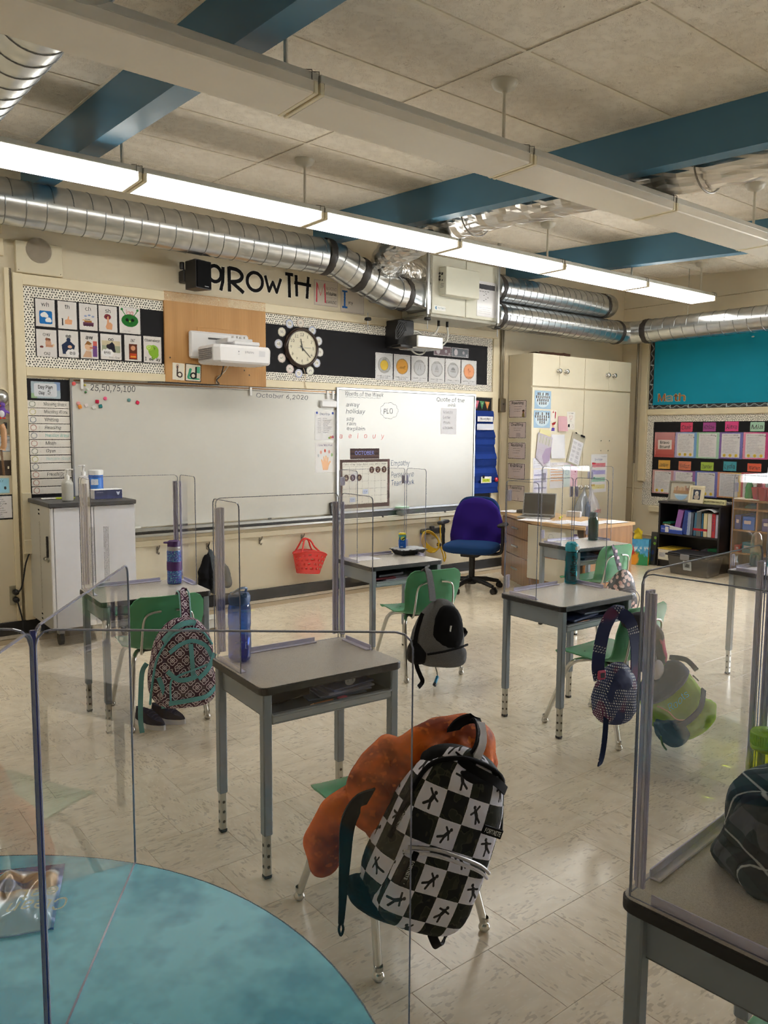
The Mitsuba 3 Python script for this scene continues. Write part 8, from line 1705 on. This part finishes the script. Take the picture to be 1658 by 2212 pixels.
for fr, wd in ((frame([0, -.0194, 0], [1, 0, 0], [0, 0, 1], [0, -1, 0]), .0235), (frame([-.0240, 0, 0], [0, -1, 0], [0, 0, 1], [-1, 0, 0]), .019)):
    b = B(A_ @ fr); b.disc(0, .068, wd * .75, .0004, 'c8d060', ry=.014); b.poly([(-wd * .5, .06), (wd * .6, .078), (wd * .7, .066), (-wd * .2, .056)], .0007, '17201c'); b.rect(-wd * .7, .035, wd * .4, .038, .0004, '6a94d8'); b.rect(-wd * .7, .006, wd * .1, .012, .0004, 'd8e0ec'); b.rect(-wd, .078, wd, .092, .0002, '58a8a0'); put('print', b, 'paper', t)
put('straw', B(A_).tube([[-.012, 0, .10], [-.014, 0, .118], [-.030, -.005, .113]], .003, 'e0e0dc', 7), 'satin', t)
t = thing('water_bottle', 'yellow green wide mouth bottle with screw lid on the lower right desk', 'bottle')
BP_ = place(1.752, .808, .7008)
put('bottle', B(BP_).lathe([(0, .002), (.038, .0), (.0445, .008), (.0445, .125), (.042, .145), (.034, .158), (.032, .165)], 'ffffff', 44), 'limebottle', t)
put('water', B(BP_).lathe([(0, .006), (.040, .006), (.041, .015), (.041, .085), (0, .085)], 'ffffff', 40), 'limebottle', t)
put('neck_ring', B(BP_).lathe([(.0345, .158), (.037, .160), (.037, .166), (.0345, .168)], '9ab010', 40), 'gloss', t)
b = B(BP_); b.lathe([(.036, .168), (.0375, .170), (.0375, .196), (.036, .199), (.022, .200), (.022, .200), (.020, .204), (.0, .204)], '8cb81c', 48)
for k_ in range(44): a = 2 * math.pi * k_ / 44; b.box([-.0012, .0372, .171], [.0012, .0385, .195], '84b018', 0, M=place(0, 0, 0, math.degrees(a)))
put('lid', b, 'satin', t)
put('lid_print', B(BP_).ring(0, 0, .016, .001, .2046, '6a9010').disc(0, 0, .0035, .2046, '4a6a08'), 'satin', t)
put('tether', B(BP_).tube([[.037 * math.cos(a), .037 * math.sin(a), .150 + .018 * (a / 3)] for a in np.linspace(2.6, 5.2, 14)], .004, '8cb81c', 7), 'satin', t)
t = thing('plaid_cloth', 'dark green plaid shirt bundled on the lower right desk', 'clothing')
pl = cloth_blob([[(1.50, .735, .755, .050), (1.545, .715, .82, .055), (1.60, .69, .85, .060), (1.68, .66, .82, .07)], [(1.47, .70, .79, .035), (1.515, .685, .80, .06), (1.56, .64, .78, .07)], [(1.43, .66, .735, .028), (1.47, .625, .735, .03), (1.54, .58, .745, .04)], [(1.48, .71, .745, .04), (1.46, .66, .74, .035)], [(1.60, .64, .76, .055), (1.70, .56, .76, .055)]], .010, 71, .020, smooth=10, wr=(11, 22))
v = np.array(pl.vertices); v[:, 2] = np.maximum(v[:, 2], .7015)
uvp = np.c_[v[:, 0] * 1.3 + .5 * v[:, 1] + .05 * meshkit.noise(v * 9, 3), v[:, 2] * 1.3 - .6 * v[:, 1] + .3 * v[:, 0] + .08 * meshkit.noise(v * 8, 5)]
put('cloth', B().add(v, pl.faces, 'ffffff', uvp), 'plaid', t, uv=True)
for i, (x, y, w_, c, ls, l_) in enumerate(((5.155, 2.530, .036, 'c4ccd0', 'tealbottle', 'clear topped bottle on the desk at the right edge, left of two'), (5.245, 2.455, .038, 'c8d0d4', 'tealbottle', 'teal bottle on the desk at the right edge, right of two'))):
    t = thing('water_bottle', l_, 'bottle'); BP_ = place(x, y, .7008)
    put('bottle', B(BP_).lathe([(0, .002), (w_ - .003, 0), (w_, .006), (w_, .12 if i else .09)], 'ffffff', 30), ls, t)
    put('inner', B(BP_).lathe([(0, .004), (w_ - .004, .005), (w_ - .004, .12 if i else .08)], '1d8a86' if i else '2a6a62', 26), 'satin', t)
    put('dome', B(BP_).lathe([(w_, .12 if i else .09), (w_, .17), (w_ * .8, .21), (w_ * .4, .228), (0, .231)], 'b8c4c8', 30), 'acrylic', t)
tag(put('loose_paper', B(place(5.02, 2.44, .7008, -20)).box([-.12, -.10, 0], [.14, .10, .001], 'b9b8cc').box([-.09, -.12, .001], [.16, .08, .002], 'c4c3d4', 0, place(0, 0, 0, 14)), 'paper'), 'lavender white papers on the desk at the right edge', 'paper')
tag(put('snack_sheet', B(place(3.20, 4.33, .7008, -3)).box([-.11, -.085, 0], [.11, .085, .0012], 'd4d4dc'), 'paper'), 'blank white paper at the left of the desk with the juice box', 'paper')
# the snack pouch on the round table
t = thing('snack_pouch', 'shiny blue and silver snack pouch lying upside down on the turquoise table', 'snack bag')
n, m = 26, 22; cA = [np.array(q) for q in ((.419, 1.569), (.341, 1.365), (.215, 1.41), (.262, 1.645))]      # far right, near right, near left, far left
uvs, G = [], np.zeros((n, m, 3))
for i in range(n):
    for j in range(m):
        a, c_ = i / (n - 1), j / (m - 1)           # a: far to near, c: left to right
        q = (1 - a) * ((1 - c_) * cA[3] + c_ * cA[0]) + a * ((1 - c_) * cA[2] + c_ * cA[1])
        e = min(1, 6 * a, 6 * (1 - a), 8 * c_, 8 * (1 - c_))
        G[i, j] = [q[0], q[1], .7025 + .020 * e * (math.sin(math.pi * a) * math.sin(math.pi * c_)) ** .5 + e * .005 * math.sin(9 * a + 14 * c_) + e * .003 * math.sin(23 * c_ - 8 * a)]; uvs.append([c_, a])
def pouch_tex(p, n_, uv):
    u, v = uv.x, uv.y; w = fbm(u * 7, v * 9, 0, 3)
    c = mix((.015, .035, .17), (.62, .66, .72), smoothstep(.14, .20, v + .05 * (w - .5)))
    c = mix(c, mix((.20, .09, .03), (.62, .45, .26), w), smoothstep(.18, .24, v) * smoothstep(.62, .50, v + .3 * (u - .5) * .4))
    c = mix(c, (.02, .04, .15), smoothstep(.10, .06, dr.abs(v - .42 - .12 * (u - .5))) * smoothstep(.2, .4, u) * smoothstep(.75, .6, u))
    c = mix(c, (.50, .60, .72), smoothstep(.60, .72, v)); c = mix(c, (.03, .07, .25), smoothstep(.93, .97, u) + smoothstep(.97, 1.0, v) + smoothstep(.86, .80, 1 - v + .4 * (1 - u)) * 0)
    return mix(c, (.75, .12, .14), smoothstep(.018, .010, dr.abs(v - .08)) * smoothstep(.55, .45, u))
PR('pouch', proc(pouch_tex), rough=.18, specular=.6, metallic=.35)
put('pouch', B().grid(G, 'ffffff', np.array(uvs), flip=True), 'pouch', t, uv=True)
ex = (cA[3] - cA[0]); ex = np.array([ex[0], ex[1], 0]); ex /= np.linalg.norm(ex); ey = np.cross([0, 0, 1], ex)
b = B(frame([.362, 1.425, .7275], ex, ey, [0, 0, 1])); b.text('eat', .0, -.030, .036, 0, 'e0d0a0', width=.06, hand=.7); b.text('Clean', -.025, .010, .036, .001, 'e0d0a0', width=.10, hand=.7); put('lettering', b, 'satin', t)
# ---------------------------------------------------------------- things along the marker ledge and the floor
trim([(4.43, .700, 0, 6.33, .762, .010)], col='3a3b3e'); trim([(4.43, .662, 0, 6.60, .700, .07)], col='c9c2b0')
t = thing('cleaning_cloth', 'grey white cleaning cloth hanging over the marker tray', 'cloth')
n, m = 26, 24; G = np.zeros((n, m, 3))
for i in range(n):
    for j in range(m):
        a, c_ = i / (n - 1), j / (m - 1)
        u = 2.50 + .36 * c_ + .03 * math.sin(6 * a); s = a * .20
        if s < .07: y, z = .014 + s * 1.0, .790 - s * .3 + .018 * math.sin(8 * c_ + 2)
        else: y, z = .086 + .010 * math.sin(7 * c_ + 3 * a), .768 - (s - .07) * (1.0 - .9 * abs(c_ - .35) * 1.1)
        G[i, j] = [u, y + .006 * math.sin(13 * c_ + 5 * a), z + .010 * math.sin(9 * c_ - 4 * a) * (1 - a)]
put('cloth', B(FB).grid(G, 'c4c3be').grid(G - [0, .004, .003], 'b9b8b3', flip=True), 'fabric', t)
k = thing('marker', 'bright green capped marker lying on the marker tray beside the cart', 'marker'); put('barrel', B(FB).cyl([2.33, .772, .05], [2.40, .772, .05], .009, 'd8d8d4', 12), 'satin', k); put('cap', B(FB).cyl([2.27, .772, .05], [2.335, .772, .05], .0105, '7ab82a', 12), 'satin', k)
for i, (u, c_, l_) in enumerate(((3.62, '55534e', 'small dark grey marker cap in the middle of the marker tray'), (2.70, '3a3a3c', 'dark marker at the foot of the cleaning cloth'))): tag(put('marker', B(FB).cyl([u, .769, .05], [u + (.03 if i == 0 else .12), .771, .05], .008, c_, 10), 'satin'), l_, 'marker')
t = thing('plastic_jar', 'small clear plastic jar with a pale green lid on the ledge below the calendar board', 'jar')
put('jar', B(place(5.235, 6.375, .700)).lathe([(0, .002), (.055, .002), (.075, .012), (.078, .05), (.074, .088)], 'ffffff', 28), 'acrylic', t)
gb = trimesh.creation.icosphere(3, 1); v = np.array(gb.vertices) * (1 + .3 * (meshkit.noise(np.array(gb.vertices) * 3, 2) - .5))[:, None]; put('contents', B(place(5.235, 6.375, .738)).add(v * [.066, .038, .034], gb.faces, '77797b'), 'satin', t)
put('lid', B(place(5.235, 6.375, .786)).lathe([(.080, 0), (.083, .004), (.083, .014), (.078, .018), (0, .018)], '9cc4ac', 32), 'clear', t)
t = thing('white_cable', 'white cable clipped along the ledge below the right whiteboard', 'cable')
put('cable', B(FB).tube(smooth_path([[4.46, .708, .035], [4.8, .706, .045], [5.1, .707, .04], [5.6, .708, .045], [5.95, .707, .04], [6.05, .712, .05], [6.12, .69, .08], [6.16, .65, .085], [6.22, .60, .06]], 50), .007, 'd8d2c4', 8), 'satin', t)
for u in (4.98, 5.86): put('clip', B(FB).box([u - .008, .702, .03], [u + .008, .72, .056], '1f1f21', .003), 'satin', t)
t = thing('power_strip', 'black power strip mounted on the wall low behind the middle desk', 'power strip')
put('body', B(FB).box([5.53, .472, .0], [5.88, .535, .045], '17171a', .010), 'satin', t)
for k_ in range(4): put('socket', B(FB).box([5.58 + .07 * k_, .485, .045], [5.62 + .07 * k_, .523, .0465], '0c0c0e', .002), 'satin', t)
put('plug', B(FB).box([5.66, .525, .01], [5.71, .560, .05], '1f1f22', .005), 'satin', t)
t = thing('extension_cord', 'coiled yellow extension cord hanging by the office chair', 'cord')
cp = []
for k_ in range(6):
    for a in np.linspace(0, 2 * np.pi, 12)[:-1]: cp.append([5.66 + .115 * math.cos(a) - .012 * k_ + .05 * math.sin(a), .40 - .085 * math.cos(a) + .045 * math.sin(a) * (1 + .2 * k_), .06 + .008 * k_])
put('coil', B(FB).tube(smooth_path(cp, 200), .007, 'c8a21c', 7), 'satin', t)
put('tail', B(FB).tube(smooth_path([[5.80, .66, .03], [5.79, .52, .05], [5.79, .42, .06], [5.80, .36, .08]], 16), .007, 'c8a21c', 7), 'satin', t)
put('tail', B(FB).tube(smooth_path([[5.72, .36, .08], [5.80, .30, .09], [5.84, .22, .09], [5.83, .16, .08], [5.80, .24, .09], [5.76, .33, .09]], 30), .0075, 'c8a21c', 7), 'satin', t)
put('tie', B(FB).box([5.73, .335, .055], [5.765, .37, .105], '2a261c', .006), 'satin', t)
tag(put('sticky_note', B(place(3.24, 6.07, .0005, 12)).box([-.06, -.03, 0], [.06, .03, .001], 'd8d2a0'), 'paper'), 'pale yellow slip of paper on the floor near the whiteboard wall', 'paper')
tag(put('floor_mat', B(place(1.15, 6.22, 0)).box([-.55, -.14, .0], [.36, .14, .010], '17171a', .004), 'fabric'), 'black mat on the floor at the left beside the white cart', 'mat') if False else None
# what lies in the open desks
def stuffing(k, items):
    M = DM[k]
    for nm_, lab, cat, x, y, z, a, w_, d_, h_, c_, mat in items:
        b = B(M @ place(x, y, z, a)); b.box([-w_ / 2, -d_ / 2, 0], [w_ / 2, d_ / 2, h_], c_, min(.004, h_ * .3)); tag(put(nm_, b, mat), lab, cat)
stuffing('a', [('folder', 'blue grey folder lying in the front desk', 'folder', .075, .0, .585, -8, .24, .30, .006, '6a7a9a', 'paper'), ('workbook', 'lower white workbook stacked in the front desk', 'book', .10, -.01, .5915, -4, .22, .28, .007, '9aa4c4', 'paper'), ('workbook', 'middle white workbook stacked in the front desk', 'book', .105, -.015, .599, 3, .215, .28, .008, 'b4bcd8', 'paper'), ('workbook', 'upper lavender workbook stacked in the front desk', 'book', .115, -.01, .6075, 8, .20, .26, .008, '8a94c0', 'paper'),
              ('pencil_case', 'black zipped pencil case in the left of the front desk', 'pencil case', -.13, -.03, .585, 6, .20, .11, .040, '131318', 'fabric'), ('eraser', 'pink eraser at the front edge of the front desk tray', 'eraser', .055, -.175, .585, 4, .04, .018, .010, 'b8586a', 'satin')])
b = B(DM['a'] @ place(-.03, -.178, .590, 3)); b.cyl([-.04, 0, 0], [.045, 0, 0], .0042, '9a5a2c', 6); b.cyl([-.055, 0, 0], [-.04, 0, 0], .001, 'd8b48a', 6, r1=.0042); tag(put('pencil', b, 'satin'), 'orange pencil at the front edge of the front desk tray', 'pencil')
b = B(DM['a'] @ place(.115, -.136, .612, 8) @ frame([0, 0, 0], [1, 0, 0], [0, 0, 1], [0, -1, 0])); b.disc(.0, .022, .026, .0, 'c4ccdc', ry=.018); b.disc(.012, .022, .004, .0006, '8a94ac'); b.disc(-.012, .022, .004, .0006, '8a94ac'); tag(put('sticker', b, 'paper'), 'pale oval sticker on the book in the front desk', 'sticker')
stuffing('b', [('folder', 'navy folder in the desk at the right', 'folder', .03, -.01, .585, -6, .40, .28, .010, '26304e', 'paper'), ('folder', 'crumpled dark blue folder on top in the desk at the right', 'folder', -.06, -.05, .596, 10, .26, .24, .012, '2c3658', 'satin'), ('workbook', 'white edged book in the desk at the right', 'book', .10, -.02, .609, -3, .24, .26, .010, '9a9cb0', 'paper')])
b = B(DM['b'] @ place(-.08, -.180, .590, 5)); b.cyl([-.05, 0, 0], [.05, 0, 0], .0042, '9a5a2c', 6); tag(put('pencil', b, 'satin'), 'orange pencil at the front of the desk at the right', 'pencil')
stuffing('c', [('workbook', 'grey white papers in the desk with the juice box', 'papers', .02, -.02, .585, 5, .36, .28, .010, 'a0a0a8', 'paper'), ('workbook', 'red edged book in the left of the desk with the juice box', 'book', -.14, -.04, .596, -4, .18, .24, .012, '7a3a40', 'paper'), ('notebook', 'black spiral notebook in the desk with the juice box', 'book', -.10, -.02, .612, 6, .22, .26, .020, '17181c', 'satin')])
stuffing('d', [('workbook', 'plum coloured book in the desk beside the cart', 'book', .0, -.02, .585, 4, .30, .26, .020, '4a2c3e', 'paper'), ('folder', 'dark blue folder in the desk beside the cart', 'folder', -.05, -.03, .606, -6, .30, .26, .008, '2a3050', 'paper')])
stuffing('e', [('folder', 'navy folder in the desk before the teacher desk', 'folder', .02, -.02, .585, 3, .36, .26, .020, '232a40', 'paper'), ('workbook', 'blue grey book in the desk before the teacher desk', 'book', -.08, -.05, .606, -8, .24, .22, .012, '55607a', 'paper')])
